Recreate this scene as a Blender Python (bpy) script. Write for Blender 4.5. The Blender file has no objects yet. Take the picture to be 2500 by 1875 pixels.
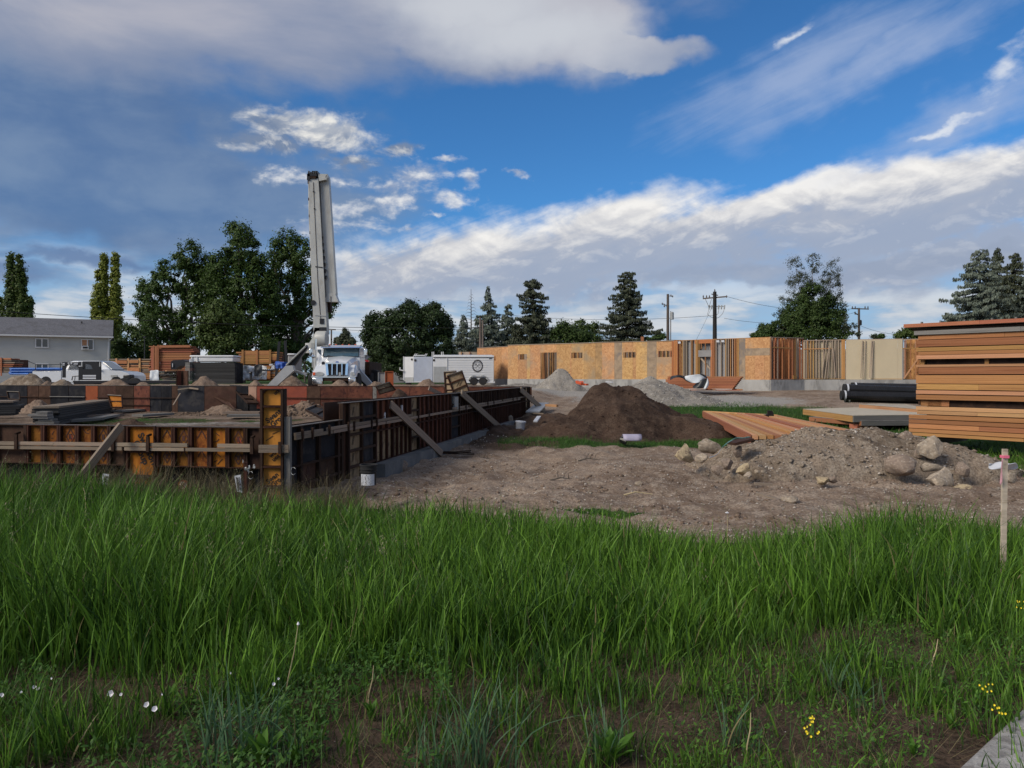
import bpy, math, random
import numpy as np
from mathutils import Vector, Matrix, Euler, noise as mnoise

random.seed(7)
RNG = np.random.default_rng(7)
SC = bpy.context.scene
COL = SC.collection

# ---------------------------------------------------------------- camera
F, CX, HY, CZ = 1850.0, 1250.0, 918.0, 1.65     # focal length in photo pixels, eye height 1.65 m
cam_d = bpy.data.cameras.new('camera')
cam = bpy.data.objects.new('camera', cam_d); COL.objects.link(cam)
cam.location = (0, 0, CZ); cam.rotation_euler = (math.radians(90), 0, 0)
cam_d.sensor_width = 36.0; cam_d.lens = 36.0 * F / 2500.0
cam_d.shift_y = -(937.5 - HY) / 2500.0
cam_d.clip_end = 6000; cam_d.clip_start = 0.05
SC.camera = cam

# ---------------------------------------------------------------- exposure
SC.view_settings.view_transform = 'Standard'
SC.view_settings.look = 'None'
EXPO = 1.1
SC.view_settings.exposure = EXPO
SC.view_settings.gamma = 1.0
SC.view_settings.use_curve_mapping = False

# ---------------------------------------------------------------- node helper
class V:
    """tiny expression wrapper over math nodes"""
    def __init__(s, nt, sock): s.nt, s.s = nt, sock
    def _m(s, op, *a, clamp=False):
        n = s.nt.nodes.new('ShaderNodeMath'); n.operation = op; n.use_clamp = clamp
        for i, x in enumerate((s,) + a):
            if isinstance(x, V): s.nt.links.new(x.s, n.inputs[i])
            else: n.inputs[i].default_value = x
        return V(s.nt, n.outputs[0])
    def __add__(s, o): return s._m('ADD', o)
    __radd__ = __add__
    def __sub__(s, o): return s._m('SUBTRACT', o)
    def __rsub__(s, o): return (s * -1.0) + o
    def __mul__(s, o): return s._m('MULTIPLY', o)
    __rmul__ = __mul__
    def __truediv__(s, o): return s._m('DIVIDE', o)
    def __pow__(s, o): return s._m('POWER', o)
    def mx(s, o): return s._m('MAXIMUM', o)
    def mn(s, o): return s._m('MINIMUM', o)
    def sqrt(s): return s._m('SQRT')
    def sstep(s, a, b):
        n = s.nt.nodes.new('ShaderNodeMapRange'); n.interpolation_type = 'SMOOTHSTEP'
        s.nt.links.new(s.s, n.inputs[0]); n.inputs[1].default_value = a; n.inputs[2].default_value = b
        return V(s.nt, n.outputs[0])
def noise_node(nt, vec, scale, detail=5, rough=0.55, dist=0.0, w=None):
    n = nt.nodes.new('ShaderNodeTexNoise'); n.noise_dimensions = '3D'
    n.inputs['Scale'].default_value = scale; n.inputs['Detail'].default_value = detail
    n.inputs['Roughness'].default_value = rough; n.inputs['Distortion'].default_value = dist
    if vec is not None: nt.links.new(vec, n.inputs['Vector'])
    return n
def mixcol(nt, fac, a, b, mode='MIX'):
    n = nt.nodes.new('ShaderNodeMix'); n.data_type = 'RGBA'; n.blend_type = mode
    for sock, x in ((n.inputs[0], fac), (n.inputs[6], a), (n.inputs[7], b)):
        if isinstance(x, V): nt.links.new(x.s, sock)
        elif isinstance(x, bpy.types.NodeSocket): nt.links.new(x, sock)
        elif isinstance(x, (int, float)): sock.default_value = x
        else: sock.default_value = (*x, 1.0) if len(x) == 3 else x
    return n.outputs[2]
def comb(nt, x, y, z):
    n = nt.nodes.new('ShaderNodeCombineXYZ')
    for i, v in enumerate((x, y, z)):
        if isinstance(v, V): nt.links.new(v.s, n.inputs[i])
        else: n.inputs[i].default_value = v
    return n.outputs[0]
def s2l(r, g, b):
    f = lambda c: (c / 255 / 12.92) if c / 255 <= 0.04045 else ((c / 255 + 0.055) / 1.055) ** 2.4
    return (f(r), f(g), f(b))

# ---------------------------------------------------------------- sky
SUN_EL, SUN_AZ = math.radians(36), math.radians(-125)     # azimuth from +Y (view direction), clockwise; sun low behind the camera, to its left
world = bpy.data.worlds.new('World'); SC.world = world
world.use_nodes = True
nt = world.node_tree; nt.nodes.clear()
STR = 0.10
tc = nt.nodes.new('ShaderNodeTexCoord')
sep = nt.nodes.new('ShaderNodeSeparateXYZ'); nt.links.new(tc.outputs['Generated'], sep.inputs[0])
dx, dy, dz = (V(nt, sep.outputs[i]) for i in range(3))
AZ = dx._m('ARCTAN2', dy)
EL = dz / (dx * dx + dy * dy).sqrt().mx(0.02)
EL = EL.mn(6.0)
sky = nt.nodes.new('ShaderNodeTexSky'); sky.sky_type = 'NISHITA'; sky.sun_disc = False
sky.sun_elevation = SUN_EL; sky.sun_rotation = SUN_AZ; sky.altitude = 1400
sky.air_density = 1.0; sky.dust_density = 0.6; sky.ozone_density = 2.0
clear = mixcol(nt, 1.0, sky.outputs[0], tuple(c / 2 ** EXPO for c in (0.39, 0.87, 1.25)), 'MULTIPLY')
n0 = noise_node(nt, comb(nt, dx * 1.6, dy * 1.6, dz * 4.5), 2.2, 6, 0.55, 0.25)      # broad shapes
n1 = noise_node(nt, comb(nt, dx, dy, dz * 1.9), 15.0, 9, 0.58, 0.35)                   # puffs
n1b = noise_node(nt, comb(nt, dx + 0.0035, dy, dz * 1.9 - 0.016), 15.0, 9, 0.58, 0.35) # the same a little lower: lit tops
n2 = noise_node(nt, comb(nt, dx * 1.0, dy, dz * 5.0), 8.0, 6, 0.55, 0.2)             # flat streaks
# fibrous wisps drawn out along a slanting direction
n3 = noise_node(nt, comb(nt, dx * 2.2 - dz * 3.5, dy * 2.2, dz * 8.5 - dx * 2.8), 3.2, 8, 0.62, 0.5)
n4 = noise_node(nt, comb(nt, dx, dy, dz * 1.6), 55.0, 6, 0.6, 0.2)
N4 = V(nt, n4.outputs[0])
N0, N1, N1B, N2, N3 = (V(nt, n.outputs[0]) for n in (n0, n1, n1b, n2, n3))
wA = nt.nodes.new('ShaderNodeSeparateColor'); nt.links.new(noise_node(nt, comb(nt, dx, dy, dz * 1.5), 7.0, 3, 0.5).outputs['Color'], wA.inputs[0])
wB = nt.nodes.new('ShaderNodeSeparateColor'); nt.links.new(noise_node(nt, comb(nt, dx, dy, dz * 1.4), 30.0, 4, 0.55).outputs['Color'], wB.inputs[0])
AZW = AZ + (V(nt, wA.outputs[0]) - 0.5) * 0.16 + (V(nt, wB.outputs[0]) - 0.5) * 0.045
ELW = EL + (V(nt, wA.outputs[1]) - 0.5) * 0.09 + (V(nt, wB.outputs[1]) - 0.5) * 0.028
AZP = AZ + (V(nt, wA.outputs[0]) - 0.5) * 0.03 + (V(nt, wB.outputs[0]) - 0.5) * 0.05
ELP = EL + (V(nt, wA.outputs[1]) - 0.5) * 0.02 + (V(nt, wB.outputs[1]) - 0.5) * 0.030
WSET = [AZW, ELW]
def pxa(px, py):
    a = math.atan((px - CX) / F); return a, (HY - py) / F * math.cos(a)
def ell(px, py, rx, ry, rot=0.0):
    a, e = pxa(px, py); c, s = math.cos(math.radians(rot)), math.sin(math.radians(rot))
    X = WSET[0] - a; Y = WSET[1] - e
    u = (X * c + Y * s) / (rx / F); v = (Y * c - X * s) / (ry / F)
    return 1.0 - (u * u + v * v).sqrt()
def union(*m):
    r = m[0]
    for x in m[1:]: r = r.mx(x)
    return r
def C(r, g, b):
    k = 1.0 / STR / 2 ** EXPO; l = s2l(r, g, b); return (l[0] * k, l[1] * k, l[2] * k)
col = clear
lit = (N1 - N1B).sstep(-0.10, 0.16)
# pale air low over the horizon, broken by flat streaks
lowh = EL.sstep(0.21, 0.07) * ((N2 - 0.5) * 1.5 + 0.95)._m('MULTIPLY', 1.0, clamp=True)
strat = mixcol(nt, (N2 + (N1 - 0.5) * 0.3).sstep(0.40, 0.62), C(158, 180, 204), C(208, 213, 219))
col = mixcol(nt, lowh, col, strat)
# generic cloud cover elsewhere round the sky (behind, overhead)
away = union(AZ._m('ABSOLUTE').sstep(0.75, 1.05), EL.sstep(0.60, 0.85))
gen = (N0 + (N1 - 0.5) * 0.3).sstep(0.42, 0.60) * away
col = mixcol(nt, gen * 0.9, col, mixcol(nt, lit, C(186, 184, 182), C(244, 238, 228)))
# slate cloud, upper left to middle left
m = union(ell(60, 400, 900, 215, -4), ell(500, 480, 360, 110, -8), ell(-200, 200, 900, 260, 0))
a = (m + (N0 - 0.5) * 0.55 + (N1 - 0.5) * 0.35).sstep(-0.05, 0.45)
col = mixcol(nt, a * 0.80, col, mixcol(nt, (N0 + (N1 - 0.5) * 0.5).sstep(0.30, 0.75), C(92, 116, 154), C(124, 142, 168)))
# grey bank along the top, with a pointed lit end to the right
m = union(ell(300, -60, 1150, 270, 2), ell(1250, 60, 420, 170, -4), ell(1500, 120, 280, 52, -3), ell(500, -900, 2600, 900, 0))
a = (m + (N0 - 0.5) * 0.45 + (N1 - 0.5) * 0.18).sstep(-0.02, 0.38)
bank = mixcol(nt, (EL + (N0 - 0.5) * 0.35).sstep(0.36, 0.53), C(132, 145, 172), C(186, 185, 194))
bank = mixcol(nt, union(ell(1330, 80, 380, 110, -8), ell(1180, 20, 300, 90, 0)).sstep(-0.3, 0.9), bank, C(205, 208, 214))
col = mixcol(nt, a * 0.93, col, bank)
# the great white band, rising to the right
m = union(ell(1560, 615, 720, 118, 5), ell(2250, 520, 560, 110, 4), ell(1120, 655, 460, 72, 2), ell(2350, 640, 420, 70, 3), ell(2300, 450, 420, 80, 6), ell(1500, 540, 260, 95, 14), ell(1840, 520, 320, 70, 12))
a = (m + (N1 - 0.5) * 0.55 + (N3 - 0.5) * 0.6 + (N0 - 0.5) * 0.35 + (N4 - 0.5) * 0.25).sstep(-0.18, 0.50)
hgt = (EL + AZ * -0.10 + (N1 - 0.5) * 0.08 + (N3 - 0.5) * 0.09)
bandc = mixcol(nt, hgt.sstep(0.115, 0.215), C(158, 170, 192), C(200, 199, 202))
bandc = mixcol(nt, (hgt.sstep(0.135, 0.225) * 1.0 + (lit - 0.5) * 0.35)._m('MULTIPLY', 1.0, clamp=True), bandc, C(248, 245, 240))
col = mixcol(nt, a * 0.96, col, bandc)
# grey underside right
m = union(ell(2250, 655, 480, 28, 2), ell(1900, 668, 420, 34, 4))
a = (m + (N1 - 0.5) * 0.6).sstep(0.0, 0.5)
col = mixcol(nt, a * 0.7, col, C(150, 163, 186))
# thin wisps right
m = union(ell(1960, 180, 360, 90, 18), ell(2400, 260, 330, 58, 22), ell(2150, 150, 260, 60, 14))
a = (m + (N3 - 0.5) * 1.3 + (N1 - 0.5) * 0.4).sstep(-0.2, 1.1)
col = mixcol(nt, a * 0.62, col, C(176, 190, 218))
m = union(ell(1965, 92, 74, 15, 22), ell(2470, 160, 75, 48, 42), ell(2330, 288, 120, 10, 16))
a = (m + (N3 - 0.5) * 1.2 + (N1 - 0.5) * 1.4 + (N4 - .5) * .8).sstep(0.1, 1.2)
col = mixcol(nt, a * 0.85, col, C(225, 230, 238))
WSET[0], WSET[1] = AZP, ELP
# cumulus and small puffs in the middle
m = union(ell(790, 325, 165, 60, -8), ell(690, 300, 125, 50, 0), ell(955, 372, 60, 22, 8), ell(870, 400, 60, 24), ell(640, 345, 110, 36))
a = (m + (N1 - 0.5) * 1.5 + (N4 - 0.5) * 0.7).sstep(-0.05, 0.75)
cc = mixcol(nt, ((lit * 0.9 + ell(830, 300, 190, 55).sstep(-0.2, 0.7) * 0.55) - 0.18)._m('MULTIPLY', 1.0, clamp=True), C(122, 138, 164), C(240, 238, 232))
col = mixcol(nt, a * 0.95, col, cc)
m = union(ell(1005, 430, 110, 52, 14), ell(940, 460, 70, 34, 20), ell(1150, 432, 40, 30), ell(1265, 424, 45, 14), ell(1090, 388, 70, 15), ell(960, 500, 60, 40, 20), ell(1110, 490, 70, 26), ell(830, 510, 110, 22),
          ell(900, 560, 110, 26), ell(1000, 565, 55, 16), ell(700, 430, 90, 30), ell(840, 445, 70, 28, -10), ell(1060, 525, 30, 12), ell(760, 560, 130, 26))
a = (m * 0.9 + (N1 - 0.5) * 2.2 + (N4 - 0.5) * 1.3).sstep(0.15, 1.05)
col = mixcol(nt, a * 0.9, col, mixcol(nt, lit, C(150, 165, 192), C(236, 236, 236)))
WSET[0], WSET[1] = AZW, ELW
# dark low streak at left
m = union(ell(200, 632, 310, 20, 2), ell(-150, 650, 300, 26, 0), ell(480, 625, 120, 14, 3))
a = (m + (N2 - 0.5) * 0.5 + (N1 - 0.5) * 0.5).sstep(-0.1, 0.8)
col = mixcol(nt, a * 0.85, col, C(100, 126, 166))
# below the horizon: the colour of far ground
col = mixcol(nt, EL.sstep(-0.005, -0.03), col, (0.9, 0.85, 0.8))
bg = nt.nodes.new('ShaderNodeBackground'); bg.inputs['Strength'].default_value = STR
nt.links.new(col, bg.inputs['Color'])
wo = nt.nodes.new('ShaderNodeOutputWorld'); nt.links.new(bg.outputs[0], wo.inputs['Surface'])
world.cycles.sampling_method = 'MANUAL'; world.cycles.sample_map_resolution = 512

# ---------------------------------------------------------------- sun (veiled by cloud: soft)
sd = bpy.data.lights.new('sun', 'SUN'); sd.energy = 1.5; sd.angle = math.radians(26); sd.color = (1.0, 0.89, 0.74)
sun = bpy.data.objects.new('sun', sd); COL.objects.link(sun)
sdir = Vector((math.sin(SUN_AZ) * math.cos(SUN_EL), math.cos(SUN_AZ) * math.cos(SUN_EL), math.sin(SUN_EL)))
sun.rotation_euler = sdir.to_track_quat('Z', 'Y').to_euler()
sun.location = sdir * 50

SC.cycles.max_bounces = 6; SC.cycles.diffuse_bounces = 3; SC.cycles.glossy_bounces = 3
SC.cycles.transmission_bounces = 4; SC.cycles.transparent_max_bounces = 8
SC.cycles.use_denoising = True

# ================================================================ helpers
def P(px, py, d):
    return Vector(((px - CX) / F * d, d, CZ - (py - HY) / F * d))
def XD(px, d): return (px - CX) / F * d
def ZD(py, d): return CZ - (py - HY) / F * d
W = {}                                            # world matrices of everything built

def tag(o, label=None, cat=None, group=None, kind=None):
    if label: o['label'] = label
    if cat: o['category'] = cat
    if group: o['group'] = group
    if kind: o['kind'] = kind
    return o
def link(o, M=None, parent=None):
    COL.objects.link(o)
    M = M if M is not None else Matrix.Identity(4)
    o.matrix_basis = M
    if parent is not None:
        o.parent = parent; o.matrix_parent_inverse = W[parent.name].inverted()
    W[o.name] = M
    return o
def thing(name, loc, label, cat, group=None, rz=0.0):
    o = bpy.data.objects.new(name, None); o.empty_display_size = 0.2
    link(o, Matrix.Translation(Vector(loc)) @ Matrix.Rotation(rz, 4, 'Z'))
    return tag(o, label, cat, group)
def mesh_obj(name, verts, faces, mat, parent=None, M=None, smooth=False, label=None):
    me = bpy.data.meshes.new(name); me.from_pydata([tuple(v) for v in verts], [], faces); me.update()
    if smooth: me.polygons.foreach_set('use_smooth', [True] * len(me.polygons))
    if mat: me.materials.append(mat)
    o = bpy.data.objects.new(name, me); link(o, M, parent)
    if label: o['label'] = label
    return o
CUBE_V = [(-.5, -.5, -.5), (.5, -.5, -.5), (.5, .5, -.5), (-.5, .5, -.5), (-.5, -.5, .5), (.5, -.5, .5), (.5, .5, .5), (-.5, .5, .5)]
CUBE_F = [(0, 3, 2, 1), (4, 5, 6, 7), (0, 1, 5, 4), (1, 2, 6, 5), (2, 3, 7, 6), (3, 0, 4, 7)]
_cubes = {}
def cube_mesh(mat):
    me = _cubes.get(mat.name)
    if me is None:
        me = bpy.data.meshes.new('box_' + mat.name); me.from_pydata(CUBE_V, [], CUBE_F); me.update(); me.materials.append(mat)
        _cubes[mat.name] = me
    return me
def beamM(p0, p1, w, h, up=(0, 0, 1)):
    """matrix of a unit cube stretched from p0 to p1: w across, h along up"""
    p0, p1 = Vector(p0), Vector(p1); x = (p1 - p0); L = x.length; x = x / L
    up = Vector(up); y = up.cross(x)
    if y.length < 1e-4: y = Vector((0, 1, 0)).cross(x)
    y.normalize(); z = x.cross(y)
    R = Matrix((x, y, z)).transposed().to_4x4()
    return Matrix.Translation((p0 + p1) / 2) @ R @ Matrix.Diagonal((L, w, h, 1))
def piece(name, mat, M, parent=None, label=None):
    o = bpy.data.objects.new(name, cube_mesh(mat)); link(o, M, parent)
    if label: o['label'] = label
    return o
def beam(name, mat, p0, p1, w, h, parent=None, up=(0, 0, 1), label=None):
    return piece(name, mat, beamM(p0, p1, w, h, up), parent, label)
def boxM(c, s, R=None):
    return Matrix.Translation(Vector(c)) @ (R.to_4x4() if R else Matrix.Identity(4)) @ Matrix.Diagonal((*s, 1))

class MB:
    """collects shapes that form ONE mesh"""
    def __init__(s): s.v, s.f = [], []
    def add(s, vs, fs):
        k = len(s.v); s.v += [tuple(v) for v in vs]; s.f += [tuple(i + k for i in f) for f in fs]; return s
    def mat(s, M, vs=CUBE_V, fs=CUBE_F): return s.add([M @ Vector(v) for v in vs], fs)
    def box(s, x0, x1, y0, y1, z0, z1):
        return s.mat(boxM(((x0 + x1) / 2, (y0 + y1) / 2, (z0 + z1) / 2), (x1 - x0, y1 - y0, z1 - z0)))
    def beam(s, p0, p1, w, h, up=(0, 0, 1)): return s.mat(beamM(p0, p1, w, h, up))
    def tube(s, pts, r, n=8, cap=True):
        pts = [Vector(p) for p in pts]; rings = []
        rr = r if isinstance(r, (list, tuple)) else [r] * len(pts)
        vs, fs = [], []
        t0 = (pts[1] - pts[0]).normalized(); a = Vector((0, 0, 1)) if abs(t0.z) < .9 else Vector((1, 0, 0))
        nrm = t0.cross(a).normalized()
        for i, p in enumerate(pts):
            t = (pts[min(i + 1, len(pts) - 1)] - pts[max(i - 1, 0)]).normalized()
            nrm = (nrm - t * nrm.dot(t)).normalized(); b = t.cross(nrm)
            for k in range(n):
                an = 2 * math.pi * k / n; vs.append(p + (nrm * math.cos(an) + b * math.sin(an)) * rr[i])
        for i in range(len(pts) - 1):
            for k in range(n):
                k2 = (k + 1) % n; fs.append((i * n + k, i * n + k2, (i + 1) * n + k2, (i + 1) * n + k))
        if cap: fs.append(tuple(range(n))[::-1]); fs.append(tuple((len(pts) - 1) * n + k for k in range(n)))
        return s.add(vs, fs)
    def lathe(s, c, prof, n=24, axis='Z'):
        vs, fs = [], []
        for r, h in prof:
            for k in range(n):
                a = 2 * math.pi * k / n
                q = (r * math.cos(a), r * math.sin(a), h)
                if axis == 'Y': q = (q[0], q[2], q[1])
                if axis == 'X': q = (q[2], q[0], q[1])
                vs.append(Vector(c) + Vector(q))
        for i in range(len(prof) - 1):
            for k in range(n):
                k2 = (k + 1) % n; fs.append((i * n + k, i * n + k2, (i + 1) * n + k2, (i + 1) * n + k))
        fs.append(tuple(range(n))[::-1]); fs.append(tuple((len(prof) - 1) * n + k for k in range(n)))
        return s.add(vs, fs)
    def prism(s, poly, off):
        """poly: 3-D points of one face, off: extrusion vector"""
        n = len(poly); off = Vector(off); a = [Vector(p) for p in poly]; b = [p + off for p in a]
        fs = [tuple(range(n))[::-1], tuple(range(n, 2 * n))] + [(i, (i + 1) % n, n + (i + 1) % n, n + i) for i in range(n)]
        return s.add(a + b, fs)
    def grid(s, pts):
        """pts[i][j] rows of points"""
        h, w = len(pts), len(pts[0])
        return s.add([p for r in pts for p in r], [(i * w + j, i * w + j + 1, (i + 1) * w + j + 1, (i + 1) * w + j) for i in range(h - 1) for j in range(w - 1)])
    def build(s, name, mat, parent=None, M=None, smooth=False, label=None):
        """shapes are in world space unless M is given (then in M's space)"""
        o = mesh_obj(name, s.v, s.f, mat, parent, M, smooth, label)
        return o
def autosmooth(o, ang=35):
    me = o.data; me.polygons.foreach_set('use_smooth', [True] * len(me.polygons))
    me.set_sharp_from_angle(angle=math.radians(ang)); return o
def bevel(o, w=0.01, seg=2):
    m = o.modifiers.new('bevel', 'BEVEL'); m.width = w; m.segments = seg; m.limit_method = 'ANGLE'; m.angle_limit = math.radians(35)
    return autosmooth(o)
def copy_tree(o, dM, name=None, label=None, group=None):
    """copy a thing with its parts; dM moves it in world space"""
    c = o.copy(); COL.objects.link(c); M = dM @ W[o.name]; c.matrix_basis = M; W[c.name] = M
    if label: c['label'] = label
    if group: c['group'] = group
    def rec(src, dst):
        for ch in kids.get(src.name, []):
            d = ch.copy(); COL.objects.link(d); d.parent = dst; d.matrix_parent_inverse = ch.matrix_parent_inverse
            W[d.name] = dM @ W[ch.name]; rec(ch, d)
    kids = {}
    for x in bpy.data.objects:
        if x.parent: kids.setdefault(x.parent.name, []).append(x)
    rec(o, c); return c

# ================================================================ materials
def new_mat(name):
    m = bpy.data.materials.new(name); m.use_nodes = True; nt = m.node_tree
    b = nt.nodes['Principled BSDF']; return m, nt, b
def mat(name, base, rough=0.8, var=0.2, scale=3.0, stretch=(1, 1, 1), bump=0.0, bscale=25.0, metal=0.0, rnd=0.0, second=None, sfac=(0.5, 0.65), sscale=2.0,
        coord='Object', spec=0.4, detail=4, hue=0.0, coat=0.0, sstretch=None, third=None, tfac=(0.55, 0.7), tscale=9.0):
    m, nt, b = new_mat(name)
    b.inputs['Roughness'].default_value = rough; b.inputs['Metallic'].default_value = metal
    b.inputs['Specular IOR Level'].default_value = spec; b.inputs['Coat Weight'].default_value = coat
    if coord == 'World':
        g = nt.nodes.new('ShaderNodeNewGeometry'); cs = g.outputs['Position']
    else:
        t = nt.nodes.new('ShaderNodeTexCoord'); cs = t.outputs['Object']
    info = nt.nodes.new('ShaderNodeObjectInfo')
    mp = nt.nodes.new('ShaderNodeVectorMath'); mp.operation = 'MULTIPLY_ADD'
    nt.links.new(cs, mp.inputs[0]); mp.inputs[1].default_value = stretch
    r3 = V(nt, info.outputs['Random']) * (37.0 if rnd > 0 else 0.0)
    nt.links.new(comb(nt, r3, r3 * 0.7, r3 * 1.3), mp.inputs[2])
    n = noise_node(nt, mp.outputs[0], scale, detail, 0.6)
    f = V(nt, n.outputs[0]).sstep(0.28, 0.72)
    lo = tuple(c * (1 - var) for c in base); hi = tuple(min(c * (1 + var), 1.0) for c in base)
    col = mixcol(nt, f, lo, hi)
    def layer(colr, fac, sc, st, col):
        if st is not None:
            mp2 = nt.nodes.new('ShaderNodeVectorMath'); mp2.operation = 'MULTIPLY_ADD'
            nt.links.new(cs, mp2.inputs[0]); mp2.inputs[1].default_value = st
            nt.links.new(comb(nt, r3 * 1.7, r3, r3 * 0.4), mp2.inputs[2]); vv = mp2.outputs[0]
        else: vv = mp.outputs[0]
        n2 = noise_node(nt, vv, sc, 6, 0.62, 0.3)
        return mixcol(nt, V(nt, n2.outputs[0]).sstep(*fac), col, colr)
    if second: col = layer(second, sfac, sscale, sstretch, col)
    if third: col = layer(third, tfac, tscale, sstretch, col)
    if rnd > 0:
        k = V(nt, info.outputs['Random']) * (2 * rnd) + (1 - rnd)
        hs = nt.nodes.new('ShaderNodeHueSaturation'); nt.links.new(col, hs.inputs['Color'])
        nt.links.new(k.s, hs.inputs['Value'])
        if hue:
            r2 = (V(nt, info.outputs['Random']) * 7.31)._m('FRACT')
            nt.links.new((r2 * (2 * hue) + (0.5 - hue)).s, hs.inputs['Hue'])
        col = hs.outputs[0]
    nt.links.new(col, b.inputs['Base Color'])
    if bump > 0:
        bn = noise_node(nt, mp.outputs[0], bscale, 5, 0.6)
        bp = nt.nodes.new('ShaderNodeBump'); bp.inputs['Strength'].default_value = min(bump, 1.0); bp.inputs['Distance'].default_value = 0.02 * max(bump, 1.0)
        nt.links.new(bn.outputs[0], bp.inputs['Height']); nt.links.new(bp.outputs[0], b.inputs['Normal'])
    return m
def wood(name, base, dark, rnd=0.18, hue=0.012, st=(1.2, 9, 9), rough=0.82, **k):
    """grain along the piece's own long (local X) axis"""
    return mat(name, base, rough, 0.18, 2.2, st, 0.25, 6, rnd=rnd, hue=hue, second=dark, sfac=(0.52, 0.68), sscale=1.3, spec=0.25, **k)
M = {}
M['fir'] = wood('new_fir', (0.38, 0.185, 0.074), (0.23, 0.090, 0.032), 0.30, 0.016, third=(.13, .045, .02), tfac=(.64, .72), tscale=5)
M['fir_red'] = wood('reddish_lumber', (0.36, 0.145, 0.075), (0.23, 0.08, 0.04), 0.16)
M['fir_pale'] = wood('pale_lumber', (0.45, 0.25, 0.125), (0.28, 0.13, 0.06), 0.14)
M['grey_wood'] = wood('weathered_board', (0.22, 0.175, 0.135), (0.10, 0.075, 0.055), 0.25)
M['grey_wood2'] = wood('weathered_plank', (0.17, 0.165, 0.155), (0.07, 0.07, 0.068), 0.25)
M['dark_wood'] = wood('wet_dark_plank', (0.050, 0.050, 0.050), (0.022, 0.022, 0.023), 0.3)
M['deck_top'] = wood('weathered_sheathing', (0.42, 0.37, 0.30), (0.28, 0.24, 0.19), 0.08)
M['rust'] = mat('form_steel', (0.034, 0.021, 0.016), 0.75, 0.4, 3, rnd=0.3, second=(0.065, 0.035, 0.022), sscale=5, bump=0.2, metal=0.2, spec=0.12)
M['rust2'] = mat('form_steel_brown', (0.052, 0.023, 0.016), 0.75, 0.4, 3, rnd=0.3, second=(0.035, 0.018, 0.015), sscale=5, bump=0.2, metal=0.1, spec=0.12)
M['steel_edge'] = mat('form_edge_steel', (0.13, 0.12, 0.11), 0.55, 0.35, 3, rnd=0.2, second=(0.06, 0.04, 0.03), sscale=6, metal=0.4, spec=0.12)
M['ply_org'] = mat('form_plywood_orange', (0.21, 0.078, 0.014), 0.6, 0.35, 3.0, (2, 2, 2), rnd=0.22, hue=0.008, second=(0.10, 0.030, 0.008), sfac=(0.46, 0.66), sscale=3, bump=0.1, spec=0.12)
M['ply_yel'] = mat('form_plywood_yellow', (0.50, 0.215, 0.040), 0.55, 0.16, 2.0, (1, 2, 2), rnd=0.05, second=(0.36, 0.14, 0.027), sfac=(0.5, 0.75), sscale=2, spec=0.12)
M['ply_amb'] = mat('form_plywood_amber', (0.36, 0.13, 0.016), 0.55, 0.2, 2.0, (2, 2, 2), rnd=0.05, second=(0.26, 0.07, 0.015), sfac=(0.5, 0.72), sscale=3, spec=0.12)
M['ply_tan'] = mat('form_plywood_tan', (0.24, 0.18, 0.115), 0.7, 0.2, 2.0, (2, 2, 2), rnd=0.12, second=(0.15, 0.10, 0.06), sscale=3, spec=0.12)
M['ply_brn'] = mat('form_plywood_brown', (0.058, 0.032, 0.022), 0.7, 0.3, 2.0, (2, 2, 2), rnd=0.35, hue=0.01, second=(0.05, 0.025, 0.018), sscale=3, spec=0.12)
M['ply_red'] = mat('form_plywood_red', (0.12, 0.045, 0.028), 0.65, 0.25, 2.0, (2, 2, 2), rnd=0.3, hue=0.006, second=(0.06, 0.022, 0.018), sscale=3, spec=0.12)
M['ply_brick'] = mat('form_plywood_brick', (0.22, 0.058, 0.038), 0.65, 0.15, 2.0, rnd=0.08, second=(0.24, 0.06, 0.035), sscale=3, spec=0.12)
M['ply_rust'] = mat('form_plywood_rust', (0.25, 0.07, 0.03), 0.65, 0.15, 2.0, rnd=0.05, second=(0.28, 0.07, 0.03), sscale=3, spec=0.12)
M['ply_navy'] = mat('form_plywood_navy', (0.018, 0.019, 0.024), 0.85, 0.3, 2.0, rnd=0.3, second=(0.035, 0.034, 0.036), sscale=3, spec=0.12)
M['ply_pink'] = mat('form_plywood_pink', (0.36, 0.22, 0.16), 0.65, 0.15, 2.0, spec=0.12)
M['ink'] = mat('black_ink', (0.018, 0.012, 0.010), 0.7, 0.3)
M['ink_brown'] = mat('faded_ink', (0.050, 0.014, 0.008), 0.7, 0.3)
M['ink_red'] = mat('red_ink', (0.26, 0.04, 0.02), 0.7, 0.3)
M['white'] = mat('white_paint', (0.60, 0.61, 0.62), 0.35, 0.04, 2.0, coat=0.2)
M['white_truck'] = mat('white_truck_paint', (0.58, 0.61, 0.65), 0.22, 0.03, 2.0, coat=0.5)
M['boom'] = mat('boom_paint', (0.40, 0.41, 0.395), 0.40, 0.08, 1.0, second=(0.27, 0.26, 0.235), sfac=(0.5, 0.75), sstretch=(1, 1, .25))
M['leg'] = mat('outrigger_paint', (0.32, 0.33, 0.34), 0.45, 0.1, 2.0)
M['chrome'] = mat('chrome', (0.75, 0.76, 0.78), 0.12, 0.05, metal=1.0)
M['black'] = mat('black_paint', (0.012, 0.012, 0.014), 0.4, 0.2)
M['tyre'] = mat('tyre_rubber', (0.018, 0.018, 0.019), 0.85, 0.3)
M['glass'] = mat('dark_glass', (0.05, 0.09, 0.11), 0.05, 0.1, spec=0.9, coat=0.6)
M['pane'] = mat('window_glass', (0.035, 0.04, 0.045), 0.06, 0.1, spec=0.8)
M['plastic'] = mat('white_plastic', (0.50, 0.52, 0.56), 0.45, 0.08, 3, second=(0.5, 0.5, 0.5), sfac=(0.62, 0.8))
M['tarp_w'] = mat('white_tarp', (0.60, 0.64, 0.68), 0.45, 0.12, 3)
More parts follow.
